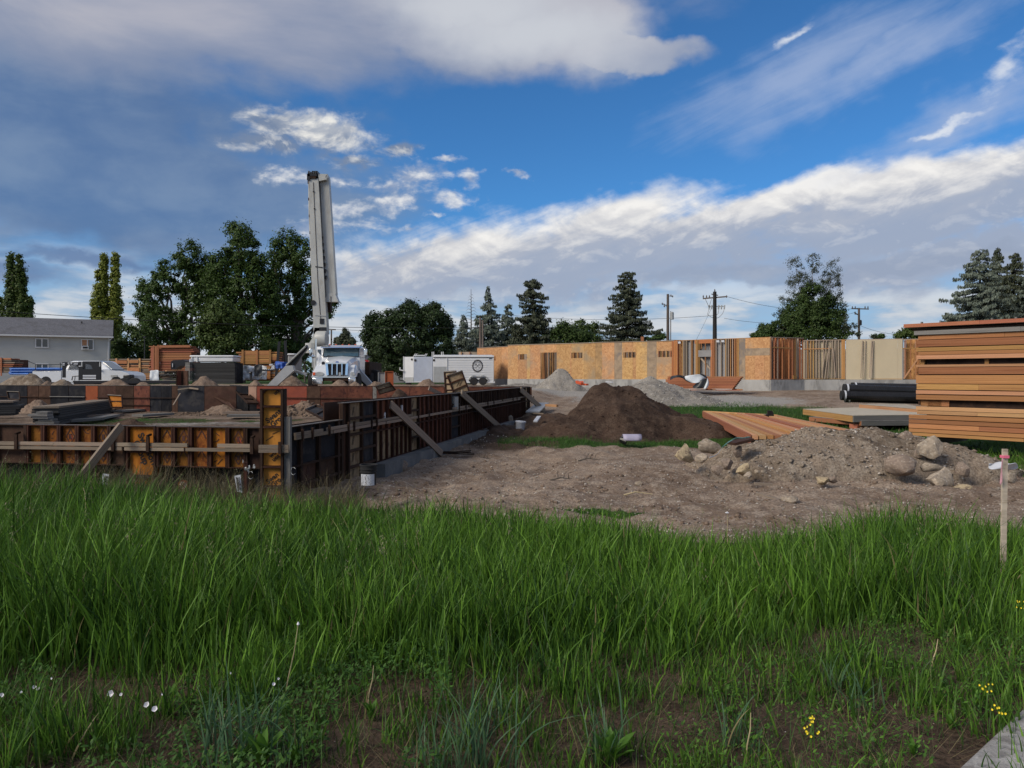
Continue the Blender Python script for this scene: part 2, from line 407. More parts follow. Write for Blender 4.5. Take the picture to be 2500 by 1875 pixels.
M['tarp_k'] = mat('black_tarp', (0.02, 0.022, 0.026), 0.45, 0.2, 3)
M['tarp_b'] = mat('blue_tarp', (0.03, 0.09, 0.36), 0.5, 0.25, 3)
M['blue_pipe'] = mat('blue_pipe', (0.03, 0.15, 0.50), 0.4, 0.2, 2, rnd=0.2)
M['red'] = mat('red_paint', (0.52, 0.035, 0.035), 0.4, 0.15, 2)
M['orange'] = mat('orange_paint', (0.55, 0.09, 0.03), 0.5, 0.2, 2)
M['yellow_dull'] = mat('dull_yellow_paint', (0.36, 0.31, 0.17), 0.6, 0.1, 2)
M['concrete'] = mat('concrete', (0.34, 0.335, 0.32), 0.9, 0.15, 1.2, (1, 1, 0.5), bump=0.3, second=(0.22, 0.215, 0.205), sscale=1.5, coord='World')
M['footing'] = mat('fresh_concrete', (0.115, 0.12, 0.125), 0.85, 0.2, 2.0, bump=0.3, second=(0.18, 0.175, 0.17), sscale=2.5, coord='World')
M['walk'] = mat('sidewalk_concrete', (0.33, 0.32, 0.31), 0.9, 0.22, 6, bump=0.6, bscale=90, second=(0.20, 0.19, 0.18), sscale=9, coord='World', third=(0.42, 0.41, 0.40), tscale=45)
M['osb'] = None
M['stud'] = wood('stud_wood', (0.42, 0.215, 0.09), (0.27, 0.115, 0.045), 0.25, 0.02)
M['stud_grey'] = wood('grey_stud_wood', (0.34, 0.27, 0.21), (0.22, 0.16, 0.12), 0.2, 0.01)
M['stud_red'] = wood('stained_header', (0.40, 0.15, 0.06), (0.24, 0.08, 0.035), 0.15, 0.01)
M['board_grey'] = mat('grey_sheathing', (0.245, 0.24, 0.24), 0.8, 0.1, 1.0, rnd=0.08)
M['board_cream'] = mat('cream_sheathing', (0.46, 0.39, 0.27), 0.75, 0.05, 1.2, rnd=0.03)
M['siding'] = mat('grey_siding', (0.46, 0.47, 0.445), 0.7, 0.05, 0.5)
M['roof'] = mat('asphalt_shingle', (0.115, 0.118, 0.135), 0.95, 0.3, 8, bump=0.3, coord='World', second=(0.09, 0.09, 0.10), sscale=1.2)
M['trim'] = mat('white_trim', (0.66, 0.67, 0.67), 0.5, 0.05)
M['bark'] = mat('bark', (0.10, 0.085, 0.07), 0.95, 0.3, 3, (4, 4, 1), bump=0.5)
M['pole'] = mat('pole_wood', (0.13, 0.105, 0.09), 0.9, 0.3, 3, (5, 5, 0.6), rnd=0.25, bump=0.3)
M['pole_black'] = mat('dark_pole_wood', (0.02, 0.018, 0.018), 0.8, 0.3, 3, (5, 5, 0.6))
M['insul'] = mat('insulator', (0.10, 0.09, 0.09), 0.4, 0.2)
M['galv'] = mat('galvanised_tank', (0.36, 0.37, 0.37), 0.5, 0.1, metal=0.3)
M['pink'] = mat('pink_ribbon', (0.75, 0.16, 0.26), 0.6, 0.1)
M['rock'] = mat('field_stone', (0.33, 0.27, 0.205), 0.92, 0.28, 3.0, rnd=0.2, bump=0.8, bscale=9, second=(0.20, 0.165, 0.135), sfac=(0.50, 0.70), sscale=2.2, third=(0.50, 0.46, 0.38), tfac=(0.56, 0.7), tscale=6)
M['pebble'] = mat('pebbles', (0.33, 0.29, 0.25), 0.95, 0.4, 1.7, coord='World', second=(0.50, 0.46, 0.41), sscale=3.1)
M['pebble_grey'] = mat('gravel_stones', (0.30, 0.285, 0.265), 0.95, 0.4, 1.7, coord='World', second=(0.48, 0.46, 0.42), sscale=3.1)
def osb_mat():
    m, nt, b = new_mat('osb_board')
    t = nt.nodes.new('ShaderNodeTexCoord'); info = nt.nodes.new('ShaderNodeObjectInfo')
    g = nt.nodes.new('ShaderNodeNewGeometry')
    vo = nt.nodes.new('ShaderNodeTexVoronoi'); vo.feature = 'F1'; vo.inputs['Scale'].default_value = 9
    n = noise_node(nt, g.outputs['Position'], 7, 3)
    ad = nt.nodes.new('ShaderNodeVectorMath'); ad.operation = 'MULTIPLY_ADD'; nt.links.new(n.outputs['Color'], ad.inputs[0]); ad.inputs[1].default_value = (0.3, 0.3, 0.3); nt.links.new(g.outputs['Position'], ad.inputs[2])
    nt.links.new(ad.outputs[0], vo.inputs['Vector'])
    sp = nt.nodes.new('ShaderNodeSeparateColor'); nt.links.new(vo.outputs['Color'], sp.inputs[0])
    c = mixcol(nt, V(nt, sp.outputs[0]), (0.40, 0.205, 0.080), (0.57, 0.33, 0.14))
    n2 = noise_node(nt, g.outputs['Position'], 0.5, 4, 0.6)
    c = mixcol(nt, V(nt, n2.outputs[0]).sstep(0.5, 0.72), c, (0.34, 0.245, 0.155))
    hs = nt.nodes.new('ShaderNodeHueSaturation'); nt.links.new(c, hs.inputs['Color'])
    nt.links.new((V(nt, info.outputs['Random']) * 0.22 + 0.88).s, hs.inputs['Value'])
    nt.links.new(((V(nt, info.outputs['Random']) * 5.3)._m('FRACT') * 0.02 + 0.49).s, hs.inputs['Hue'])
    nt.links.new(hs.outputs[0], b.inputs['Base Color']); b.inputs['Roughness'].default_value = 0.8
    return m
M['osb'] = osb_mat()
M['osb_stain'] = mat('stained_osb_board', (0.36, 0.22, 0.10), 0.8, 0.25, 3, coord='World', second=(0.25, 0.20, 0.16), sscale=1.2, third=(0.50, 0.30, 0.12), tscale=5)
M['osb_dark'] = mat('grey_weathered_osb', (0.31, 0.23, 0.155), 0.85, 0.2, 3, coord='World', second=(0.20, 0.165, 0.14), sscale=1.2)

# soils: several scales of tone, strong fine relief
def soil(name, base, dark, light, bump=1.0, attr=False):
    m, nt, b = new_mat(name)
    b.inputs['Roughness'].default_value = 0.97; b.inputs['Specular IOR Level'].default_value = 0.1
    g = nt.nodes.new('ShaderNodeNewGeometry'); p = g.outputs['Position']
    a1 = V(nt, noise_node(nt, p, 0.55, 5, 0.6, 0.3).outputs[0]); a2 = V(nt, noise_node(nt, p, 3.6, 6, 0.65).outputs[0])
    a3 = V(nt, noise_node(nt, p, 26, 5, 0.7).outputs[0])
    c = mixcol(nt, a1.sstep(0.40, 0.58), dark, base)
    c = mixcol(nt, a2.sstep(0.45, 0.68) * 0.7, c, light)
    c = mixcol(nt, a3.sstep(0.60, 0.36) * 0.65, c, tuple(x * 0.45 for x in dark))
    c = mixcol(nt, a3.sstep(0.64, 0.70) * 0.7, c, tuple(min(1, x * 1.5) for x in light))
    if attr:
        at = nt.nodes.new('ShaderNodeAttribute'); at.attribute_name = 'zone'
        sp = nt.nodes.new('ShaderNodeSeparateColor'); nt.links.new(at.outputs['Color'], sp.inputs[0])
        edge = (a2 - 0.5) * 0.9 + (a3 - 0.5) * 0.5
        gz_ = (V(nt, sp.outputs[0]) + edge).sstep(0.40, 0.62)
        grass = mixcol(nt, a3.sstep(0.35, 0.65), (0.018, 0.034, 0.008), (0.045, 0.095, 0.018))
        c = mixcol(nt, gz_, c, grass)
        gr = (V(nt, sp.outputs[1]) + edge).sstep(0.38, 0.62)
        c = mixcol(nt, gr, c, mixcol(nt, a3.sstep(0.3, 0.7), (0.19, 0.18, 0.165), (0.40, 0.38, 0.35)))
        lo = (V(nt, sp.outputs[2]) + edge * 0.6).sstep(0.35, 0.65)
        c = mixcol(nt, lo, c, mixcol(nt, a3.sstep(0.3, 0.7), (0.028, 0.020, 0.015), (0.115, 0.078, 0.055)))
    nt.links.new(c, b.inputs['Base Color'])
    h = (a2 * 0.6 + a3 * 0.35)
    bp = nt.nodes.new('ShaderNodeBump'); bp.inputs['Strength'].default_value = 0.8; bp.inputs['Distance'].default_value = 0.09 * bump
    nt.links.new(h.s, bp.inputs['Height']); nt.links.new(bp.outputs[0], b.inputs['Normal'])
    return m
M['ground'] = soil('bare_soil', (0.305, 0.235, 0.180), (0.200, 0.145, 0.108), (0.43, 0.36, 0.29), 1.0, True)
M['soil_brown'] = soil('brown_soil', (0.085, 0.055, 0.040), (0.052, 0.034, 0.026), (0.125, 0.088, 0.065), 0.9)
M['soil_tan'] = soil('tan_soil', (0.25, 0.18, 0.135), (0.16, 0.115, 0.085), (0.34, 0.26, 0.20), 0.9)
M['soil_grey'] = soil('grey_stony_soil', (0.27, 0.215, 0.165), (0.175, 0.135, 0.10), (0.42, 0.36, 0.29), 1.0)
M['gravel'] = soil('grey_gravel', (0.31, 0.285, 0.25), (0.22, 0.20, 0.175), (0.42, 0.39, 0.35), 0.8)
def leafmat(name, a, bcol, sat=1.0, trans=0.25, attr=None, rough=0.55):
    m, nt, b = new_mat(name)
    g = nt.nodes.new('ShaderNodeNewGeometry')
    f = V(nt, g.outputs['Random Per Island'])
    c = mixcol(nt, f, a, bcol)
    if attr:
        at = nt.nodes.new('ShaderNodeAttribute'); at.attribute_name = attr; c = at.outputs['Color']
    nt.links.new(c, b.inputs['Base Color']); b.inputs['Roughness'].default_value = rough
    b.inputs['Specular IOR Level'].default_value = 0.25
    tr = nt.nodes.new('ShaderNodeBsdfTranslucent'); nt.links.new(c, tr.inputs['Color'])
    mx = nt.nodes.new('ShaderNodeMixShader'); mx.inputs[0].default_value = trans
    nt.links.new(b.outputs[0], mx.inputs[1]); nt.links.new(tr.outputs[0], mx.inputs[2])
    nt.links.new(mx.outputs[0], nt.nodes['Material Output'].inputs['Surface'])
    return m
M['leaf_cotton'] = leafmat('cottonwood_leaves', (0.030, 0.062, 0.013), (0.075, 0.125, 0.026))
M['leaf_elm'] = leafmat('light_leaves', (0.050, 0.085, 0.020), (0.095, 0.135, 0.035))
M['leaf_dark'] = leafmat('dark_leaves', (0.014, 0.028, 0.010), (0.038, 0.068, 0.018), trans=0.12)
M['leaf_poplar'] = leafmat('sunlit_poplar_leaves', (0.13, 0.17, 0.025), (0.24, 0.26, 0.045))  # yellow-green of sunlit foliage, the light put into the colour
M['leaf_poplar2'] = leafmat('shaded_poplar_leaves', (0.045, 0.08, 0.018), (0.095, 0.135, 0.03))  # darker poplar copy, shade put into the leaf colour
M['leaf_bush'] = leafmat('bushy_tree_leaves', (0.034, 0.062, 0.016), (0.072, 0.115, 0.028))
M['leaf_thin'] = leafmat('sparse_grey_leaves', (0.050, 0.065, 0.040), (0.095, 0.11, 0.075))
M['needle_blue'] = leafmat('blue_spruce_needles', (0.085, 0.112, 0.088), (0.17, 0.20, 0.155), trans=0.05)
M['needle'] = leafmat('spruce_needles', (0.038, 0.052, 0.030), (0.080, 0.090, 0.052), trans=0.05)
M['blade'] = leafmat('grass_blades', (0, 0, 0), (0, 0, 0), trans=0.22, attr='tint', rough=0.5)
M['weed'] = leafmat('weed_leaves', (0.035, 0.10, 0.014), (0.11, 0.24, 0.03), trans=0.3)
M['petal_w'] = mat('white_petals', (0.75, 0.74, 0.78), 0.6, 0.05)
M['petal_y'] = mat('yellow_petals', (0.75, 0.62, 0.04), 0.6, 0.05)
M['straw'] = mat('dry_straw', (0.42, 0.34, 0.20), 0.8, 0.3)

# ================================================================ numeric noise
def _hash(ix, iy, seed):
    h = (ix.astype(np.int64) * 374761393 + iy.astype(np.int64) * 668265263 + seed * 974711) & 0x7fffffff
    h = ((h ^ (h >> 13)) * 1274126177) & 0x7fffffff
    return ((h ^ (h >> 16)) & 0xffff) / 65535.0
def vnoise(x, y, seed=0):
    x = np.asarray(x, float); y = np.asarray(y, float)
    ix, iy = np.floor(x), np.floor(y); fx, fy = x - ix, y - iy
    fx = fx * fx * (3 - 2 * fx); fy = fy * fy * (3 - 2 * fy)
    a = _hash(ix, iy, seed); b = _hash(ix + 1, iy, seed); c = _hash(ix, iy + 1, seed); d = _hash(ix + 1, iy + 1, seed)
    return (a * (1 - fx) + b * fx) * (1 - fy) + (c * (1 - fx) + d * fx) * fy
def fbm(x, y, seed=0, oct=4, gain=0.5):
    r = 0; a = 1; t = 0
    for i in range(oct):
        r = r + a * vnoise(x * 2 ** i + 17.3 * i, y * 2 ** i - 9.1 * i, seed + i); t += a; a *= gain
    return r / t
def sst(x, a, b):
    t = np.clip((np.asarray(x, float) - a) / (b - a), 0, 1); return t * t * (3 - 2 * t)

# ================================================================ the dug foundation and the lie of the land
FC = Vector((-3.41, 11.26, 0)); FU = Vector((0.181, 0.983, 0)).normalized(); FT = Vector((-0.983, 0.181, 0)).normalized()
S_END = 22.83; T_END = 48.0
def fpt(s, t, z): p = FC + FU * s + FT * t; return Vector((p.x, p.y, z))
def on_ray(px, A, D):
    """distance s along A + s D where the line meets the sight line of photo column px"""
    k = (px - CX) / F
    return (k * A.y - A.x) / (D.x - k * D.y)
_gy = [-400, 2, 5, 8, 11, 22, 28, 35, 42, 48, 60, 80, 120, 6000]
_gz = [0, 0, -.04, -.14, -.30, -.25, -.15, .08, .40, .68, .82, .80, .70, .70]
def gz(x, y, detail=True):
    x = np.asarray(x, float); y = np.asarray(y, float)
    z = np.interp(y, _gy, _gz)
    # kept ground at the left of the lot reaches the forms a little higher
    z = z + 0.28 * sst(x, -2.0, -5.5) * sst(y, 7.5, 10.5) * (1 - sst(y, 13, 16))
    rx, ry = x - FC.x, y - FC.y
    s = rx * FU.x + ry * FU.y; t = rx * FT.x + ry * FT.y
    inside = sst(s, 0.10, 0.35) * sst(t, 0.10, 0.35) * (1 - sst(s, S_END + .1, S_END + 1.3)) * (1 - sst(t, T_END, T_END + 1))
    zi = -0.12 + 0.16 * (fbm(x * .5, y * .5, 3) - .5)
    z = z * (1 - inside) + zi * inside
    back = sst(s, S_END + .1, S_END + 1.3) * sst(t, -0.5, 1.5) * (1 - sst(y, 60, 75))
    z = z * (1 - back) + np.maximum(z, 0.84) * back
    if detail:
        dirt = sst(y, 7.5, 11) * (1 - inside)
        z = z + dirt * (0.26 * (fbm(x * .45, y * .45, 11) - .5) + 0.24 * (fbm(x * 1.5, y * 1.5, 12) - .5)) * (1 - 0.6 * sst(y, 30, 45))
        z = z + sst(y, 8.5, 10.5) * (1 - sst(y, 30, 40)) * 0.10 * (fbm(x * 4, y * 4, 14, 4, .6) - .5)
        # wheel ruts
        z = z - 0.05 * sst(x, 1, 3) * np.exp(-((y - 11.2 - 0.12 * x - .5 * np.sin(x * .5)) / .22) ** 2) - 0.05 * sst(x, 0, 2) * np.exp(-((y - 12.6 - 0.10 * x) / .25) ** 2)
    return z
def ground_at(px, py, d0=6.0, d1=70.0):
    """where the sight line of a photo point meets the ground"""
    d = np.linspace(d0, d1, 1300); z = CZ - (py - HY) / F * d; g = gz((px - CX) / F * d, d); i = int(np.argmax(z <= g)); i = i if z[i] <= g[i] else len(d) - 1
    return P(px, py, float(d[i]))
def GZ(x, y): return float(gz(np.array([x]), np.array([y]))[0])

def ground_mesh():
    ys = np.concatenate([np.linspace(-60, 1.5, 18)[:-1], 1.5 * (50 / 1.5) ** np.linspace(0, 1, 520), np.geomspace(51, 5500, 50)])
    us = np.concatenate([-np.geomspace(9, 0.86, 16)[:-1], np.linspace(-0.86, 0.86, 430), np.geomspace(0.86, 9, 16)[1:]])
    Y, U = np.meshgrid(ys, us, indexing='ij'); X = U * (np.maximum(Y, 0) + 6.0) * np.where(Y < 0, 1, 1)
    Z = gz(X, Y)
    n, mcols = X.shape
    co = np.stack([X, Y, Z], -1).reshape(-1, 3)
    idx = np.arange(n * mcols).reshape(n, mcols)
    q = np.stack([idx[:-1, :-1], idx[:-1, 1:], idx[1:, 1:], idx[1:, :-1]], -1).reshape(-1, 4)
    me = np_mesh('ground', co, q)
    # zones: R grass-covered soil, G gravel, B dark loam
    x, y = X.ravel(), Y.ravel()
    rx, ry = x - FC.x, y - FC.y; s = rx * FU.x + ry * FU.y; t = rx * FT.x + ry * FT.y
    inside = (s > 0) & (t > 0) & (s < S_END)
    R = np.zeros_like(x); G = np.zeros_like(x); B = np.zeros_like(x)
    nn = fbm(x * .8, y * .8, 21)
    def ellz(cx, cy, rx_, ry_): return np.clip(1.5 - 1.0 * np.sqrt(((x - cx) / rx_) ** 2 + ((y - cy) / ry_) ** 2), 0, 1)
    edge_y = np.where(x < -1.6, 11.2, np.where(x < 0, 9.0, 8.2))
    near = (y < edge_y)
    B = np.where(near, 0.62, 0)                                      # dark loam under the grass
    # worn green strips
    for e in [(3.0, 21.6, 3.6, 1.5), (9.5, 33.5, 6.2, 4.6), (13.0, 21.5, 4.2, 6.0), (16, 27, 6, 5), (6.5, 26, 3, 5), (1.2, 10.9, .8, .35)]:
        R = np.maximum(R, ellz(*e))
    R = np.maximum(R, np.where(inside, ellz(-14.5, 29.5, 3.0, 2.2), 0)); R = np.maximum(R, np.where(inside, ellz(-9.6, 30.0, 1.4, .9), 0))
    R = np.where(y > 75, 0.8, R)
    for e in [(6, 52, 9, 9), (-3, 55, 7, 6), (9.5, 41, 6, 4)]: G = np.maximum(G, ellz(*e))
    G = np.maximum(G, np.where(inside, ellz(-11.5, 28.0, 2.6, 1.1) , 0))
    B = np.where(inside, 0.35 + .3 * nn, B)
    B = np.maximum(B, ellz(1.6, 24.5, 4.2, 3.2) * .8); B = np.maximum(B, ellz(0.0, 22.5, 1.6, 3.0) * .9)
    ca = me.color_attributes.new('zone', 'FLOAT_COLOR', 'POINT')
    ca.data.foreach_set('color', np.stack([R, G, B, np.ones_like(R)], -1).astype(np.float32).ravel())
    me.polygons.foreach_set('use_smooth', np.ones(len(me.polygons), bool))
    me.materials.append(M['ground'])
    o = bpy.data.objects.new('ground', me); link(o); tag(o, kind='structure')
    return o
def np_mesh(name, co, faces):
    me = bpy.data.meshes.new(name)
    nv, (nf, k) = len(co), faces.shape
    me.vertices.add(nv); me.vertices.foreach_set('co', np.ascontiguousarray(co, dtype=np.float32).ravel())
    me.loops.add(nf * k); me.loops.foreach_set('vertex_index', np.ascontiguousarray(faces, dtype=np.int32).ravel())
    me.polygons.add(nf); me.polygons.foreach_set('loop_start', np.arange(0, nf * k, k, dtype=np.int32))
    me.update(calc_edges=True); me.validate()
    return me
ground_mesh()
# sidewalk at the corner of the lot
sw = MB()
e0 = Vector((1.62, 2.945, 0)); e1 = Vector((6.0, 6.77, 0)); n_ = Vector((0.657, -0.754, 0))
sw.prism([e0 - (e1 - e0) * .3 + Vector((0, 0, .02)), e0 + (e1 - e0) * .405 + Vector((0, 0, .02)), e0 + (e1 - e0) * .405 + n_ * 1.5 + Vector((0, 0, .02)), e0 - (e1 - e0) * .3 + n_ * 1.5 + Vector((0, 0, .02))], (0, 0, -.12))
sw_a = sw
sidewalk = bpy.data.objects.new('sidewalk', None); link(sidewalk); tag(sidewalk, kind='structure')
bevel(sw.build('paving_slab', M['walk'], sidewalk), .012)
sb = MB(); a = e0 + (e1 - e0) * .409
sb.prism([a + Vector((0, 0, .02)), e1 + Vector((0, 0, .02)), e1 + n_ * 1.5 + Vector((0, 0, .02)), a + n_ * 1.5 + Vector((0, 0, .02))], (0, 0, -.12))
bevel(sb.build('paving_slab', M['walk'], sidewalk), .012)

def mound(name, cx, cy, rx, ry, h, m, label=None, cat=None, seed=1, rough=.25, lobes=(), peak=1.0, group=None, parent=None, n=70, rot=0.0, base=None, fine=1.0):
    """a heap: height field over an oval, its rim sunk into the ground"""
    us = np.linspace(-1.12, 1.12, n); A, B = np.meshgrid(us, us, indexing='ij')
    r = np.sqrt(A * A + B * B); c, s_ = math.cos(rot), math.sin(rot)
    X = cx + (A * rx * c - B * ry * s_); Y = cy + (A * rx * s_ + B * ry * c)
    wob = (fbm(A * 2.2 + seed * 3.1, B * 2.2, seed, 4) - .5) * rough * 1.6
    rr = np.clip(r + wob, 0, 1.3)
    prof = np.clip(1 - rr, -0.3, 1) ** 1 if peak >= 1 else np.sign(1 - rr) * np.abs(np.clip(1 - rr, -.3, 1)) ** peak
    for (lx, ly, ls_, lh) in lobes:
        r2 = np.sqrt(((A - lx) / ls_) ** 2 + ((B - ly) / ls_) ** 2) + wob * .8; p2 = lh * (1 - r2); prof = np.maximum(prof, p2)
    prof = np.where(prof > .90, .90 + (prof - .90) * .4, prof)
    Z = h * prof / .9 + h * rough * .35 * (fbm(A * 5 + 9, B * 5, seed + 5, 5, .6) - .5) * np.clip(prof * 3, 0, 1)
    Z = Z + .10 * fine * (fbm(X * 4, Y * 4, seed + 7, 4, .6) - .5) * np.clip(prof * 4, 0, 1)
    gb = gz(X, Y) if base is None else np.full_like(X, base)
    Z = gb + Z - 0.03
    Z = np.where(r > 1.08, gb - .4, Z)
    co = np.stack([X, Y, Z], -1).reshape(-1, 3); idx = np.arange(n * n).reshape(n, n)
    q = np.stack([idx[:-1, :-1], idx[1:, :-1], idx[1:, 1:], idx[:-1, 1:]], -1).reshape(-1, 4)
    keep = (r[:-1, :-1] < 1.2).ravel(); q = q[keep]
    me = np_mesh(name, co, q); me.polygons.foreach_set('use_smooth', np.ones(len(me.polygons), bool)); me.materials.append(m)
    o = bpy.data.objects.new(name, me); link(o, None, parent)
    tag(o, label, cat, group)
    return o
def height_on(o, x, y):
    """surface height of a mound at x, y"""
    if '_kd' not in globals(): globals()['_kd'] = {}
    if o.name not in _kd:
        n = len(o.data.vertices); c = np.empty(n * 3, np.float32); o.data.vertices.foreach_get('co', c); _kd[o.name] = c.reshape(-1, 3)
    c = _kd[o.name]; i = np.argmin((c[:, 0] - x) ** 2 + (c[:, 1] - y) ** 2); return float(c[i, 2])

# ================================================================ concrete forms round the foundation
TOP = 1.17; LOW = 0.88
Zv = Vector((0, 0, 1))
def panel(root, A, D, N, a0, a1, z0, z1, face, steel, ribs='v', step=0.305, rib_w=0.045, depth=0.062, faces=None, gap=0.004, rim=0.035, label=None, edge=True):
    """one form panel on the line A + D*a: face sheet set back, steel rims and ribs standing proud toward N.
    returns the panel (its ribs are its sub-parts)"""
    a0 += gap; a1 -= gap
    p = lambda a, z, o: Vector((A.x + D.x * a + N.x * o, A.y + D.y * a + N.y * o, z))
    pl = beam('form_panel', face, p(a0, (z0 + z1) / 2, -.006), p(a1, (z0 + z1) / 2, -.006), .012, z1 - z0, root, label=label)
    def rb(nm, q0, q1, w, h, up=(0, 0, 1)): return beam(nm, steel, q0, q1, w, h, pl, up)
    d2 = depth / 2
    for a in (a0 + rim / 2, a1 - rim / 2): rb('side_rail', p(a, z0, d2), p(a, z1, d2), rim, depth, N)
    for z in (z0 + .006, z1 - .006): rb('end_rail', p(a0 + rim, z, d2), p(a1 - rim, z, d2), depth, .012)
    L = a1 - a0
    if ribs == 'v':
        n = max(1, round(L / step))
        for i in range(1, n): rb('rib', p(a0 + L * i / n, z0 + .012, d2 - .003), p(a0 + L * i / n, z1 - .012, d2 - .003), rib_w, depth - .008, N)
    elif ribs == 'h':
        n = max(1, round((z1 - z0) / step))
        for i in range(1, n): rb('rib', p(a0 + rim, z0 + (z1 - z0) * i / n, d2 - .003), p(a1 - rim, z0 + (z1 - z0) * i / n, d2 - .003), depth - .008, rib_w)
    if edge: beam('top_edge', M['steel_edge'], p(a0, z1 + .004, d2 - .02), p(a1, z1 + .004, d2 - .02), depth + .05, .006, pl)
    return pl
def stencil(root, A, D, N, a, z, size, kind, m=None):
    """printed marks on the plywood, a millimetre thick"""
    p = lambda u, v: Vector((A.x + D.x * (a + u) + N.x * .004, A.y + D.y * (a + u) + N.y * .004, z + v))
    mb = MB(); k = size
    if kind in ('diamond', 'half'):
        c = [(0, k), (k * .62, 0), (0, -k), (-k * .62, 0)]
        for i in range(4 if kind == 'diamond' else 2):
            u0, v0 = c[i - (1 if kind == 'half' else 0)]; u1, v1 = c[(i + 1 - (1 if kind == 'half' else 0)) % 4]
            mb.beam(p(u0, v0), p(u1, v1), .003, .016, up=Zv)
        if kind == 'diamond': mb.beam(p(0, -k * .35), p(0, k * .35), .003, .05, up=D)
    elif kind == 'strokes':
        for o in (-.045, 0.0): mb.beam(p(-k * .35 + o, -k), p(k * .35 + o, k * .7), .003, .015, up=Zv)
    elif kind == 'scribble':
        for i in range(4):
            x0, y0 = random.uniform(-k, k), random.uniform(-k, k)
            mb.beam(p(x0 * .7, y0), p(x0 * .7 + random.uniform(.03, .09), y0 + random.uniform(-.1, .1)), .003, .012, up=Zv)
    return mb.build('stencil_mark', m or M['ink_brown'], root)
def lettering(root, text, loc, size, D, N, rot, m, sx=1.0):
    """printed words; D is the writing direction, N faces the viewer"""
    cu = bpy.data.curves.new('lettering', 'FONT'); cu.body = text; cu.size = size; cu.extrude = .001; cu.offset = size * .028
    cu.space_line = .82; cu.resolution_u = 3; cu.materials.append(m); cu.align_x = 'CENTER'; cu.align_y = 'CENTER'
    tmp = bpy.data.objects.new('lettering_text', cu); me = bpy.data.meshes.new_from_object(tmp); bpy.data.objects.remove(tmp)
    o = bpy.data.objects.new('lettering', me)
    z = Zv; x = Vector(D).normalized(); y = z; nn = Vector(N).normalized()
    R = Matrix((x, y, nn)).transposed().to_4x4() @ Matrix.Rotation(rot, 4, 'Z') @ Matrix.Diagonal((sx, 1, 1, 1))
    link(o, Matrix.Translation(Vector(loc)) @ R, root)
    return o

# ---- the low wall facing the street
NF = -FU                                                      # outward normal, toward the street
fw = thing('foundation_form_wall', fpt(0, 3, -.3), 'low orange plywood concrete form wall in the tall grass, nearest the street', 'form wall', 'concrete forms of the foundation')
A0 = FC + FT * 0.12
TR = -FT                                                       # rightwards along the wall
def tpx(px): return on_ray(px, FC, FT)                         # distance left of the corner for a photo column
cells = [(-60, -8), (-8, 72), (72, 111), (111, 150), (150, 194), (194, 233), (233, 272), (272, 311), (388, 428), (428, 469), (469, 516), (516, 560), (560, 604), (604, 642)]
pal = ['ply_brn', 'ply_brn', 'ply_org', 'ply_org', 'ply_org', 'ply_org', 'ply_org', 'ply_brn', 'ply_org', 'ply_org', 'ply_org', 'ply_amb', 'ply_org', 'ply_brn']
marks = [None, None, None, 'scribble', 'diamond', 'scribble', 'diamond', None, 'half', 'diamond', 'half', 'scribble', 'diamond', None]
for (x0, x1), fm, mk in zip(cells, pal, marks):
    a0, a1 = tpx(x1), tpx(x0)
    pl = panel(fw, FC, FT, NF, a0, a1, .27, LOW, M[fm], M['rust2'] if fm != 'ply_brn' else M['rust'], None, rim=.03 if a1 - a0 < .35 else .05)
    mid = (a0 + a1) / 2
    if mk:
        stencil(pl, FC, FT, NF, mid, .70, .12, mk); stencil(pl, FC, FT, NF, mid, .42, .10, random.choice(['diamond', 'half', 'scribble']))
        if mk == 'diamond' and x0 in (150, 560): stencil(pl, FC, FT, NF, mid + .01, .69, .05, 'strokes', M['ink_red'])
# tall amber panel between them
a0, a1 = tpx(386), tpx(313)
pl = panel(fw, FC, FT, NF, a0, a1, -.28, LOW, M['ply_amb'], M['rust2'], 'h', step=.36, label='tall amber plywood panel with printed lettering')
lettering(pl, 'Swanson\nGroup', FC + FT * (a0 + .24) + NF * .004 + Zv * .50, .15, TR, NF, math.radians(-62), M['ink'])
lettering(pl, 'APA', FC + FT * (a0 + .26) + NF * .004 + Zv * -.06, .12, TR, NF, math.radians(0), M['ink'])
# lower course, its shade painted in with near-black panels, and concrete footing behind the weeds
for (x0, x1) in [(-60, 40), (40, 130), (130, 220), (220, 312), (388, 470), (470, 555), (555, 642)]:
    panel(fw, FC - NF * .20, FT, NF, tpx(x1), tpx(x0), -.34, .262, M['ply_navy'], M['rust'], 'v', edge=False)
lo = MB(); lo.box(-.5, .5, -.5, .5, -.5, .5)
# walers: pairs of 2x4s, with steel clamps
def zline(t, z_at0, z_at9): return z_at0 + (z_at9 - z_at0) * t / 9
for (x0, x1, off) in [(-60, 56, 0), (62, 268, 0), (296, 376, 0), (380, 470, 0), (543, 628, 0)]:
    t0, t1 = tpx(x1), tpx(x0)
    beam('waler_board', M['grey_wood'], fpt(-.12, t0, .617 - .006 * t0), fpt(-.12, t1, .617 - .006 * t1), .038, .056, fw)
for (x0, x1) in [(-60, 58), (62, 312), (318, 376), (380, 462), (466, 628)]:
    t0, t1 = tpx(x1), tpx(x0)
    beam('waler_board', M['grey_wood'], fpt(-.12, t0, .555 - .007 * t0), fpt(-.12, t1, .555 - .007 * t1), .038, .050, fw)
for px in (59, 293, 377, 628):
    t = tpx(px); beam('waler_clamp', M['rust'], fpt(-.155, t, .50), fpt(-.155, t, .73), .05, .03, fw, up=FU)
    beam('clamp_hook', M['rust'], fpt(-.08, t, .76), fpt(-.17, t, .74), .03, .03, fw)

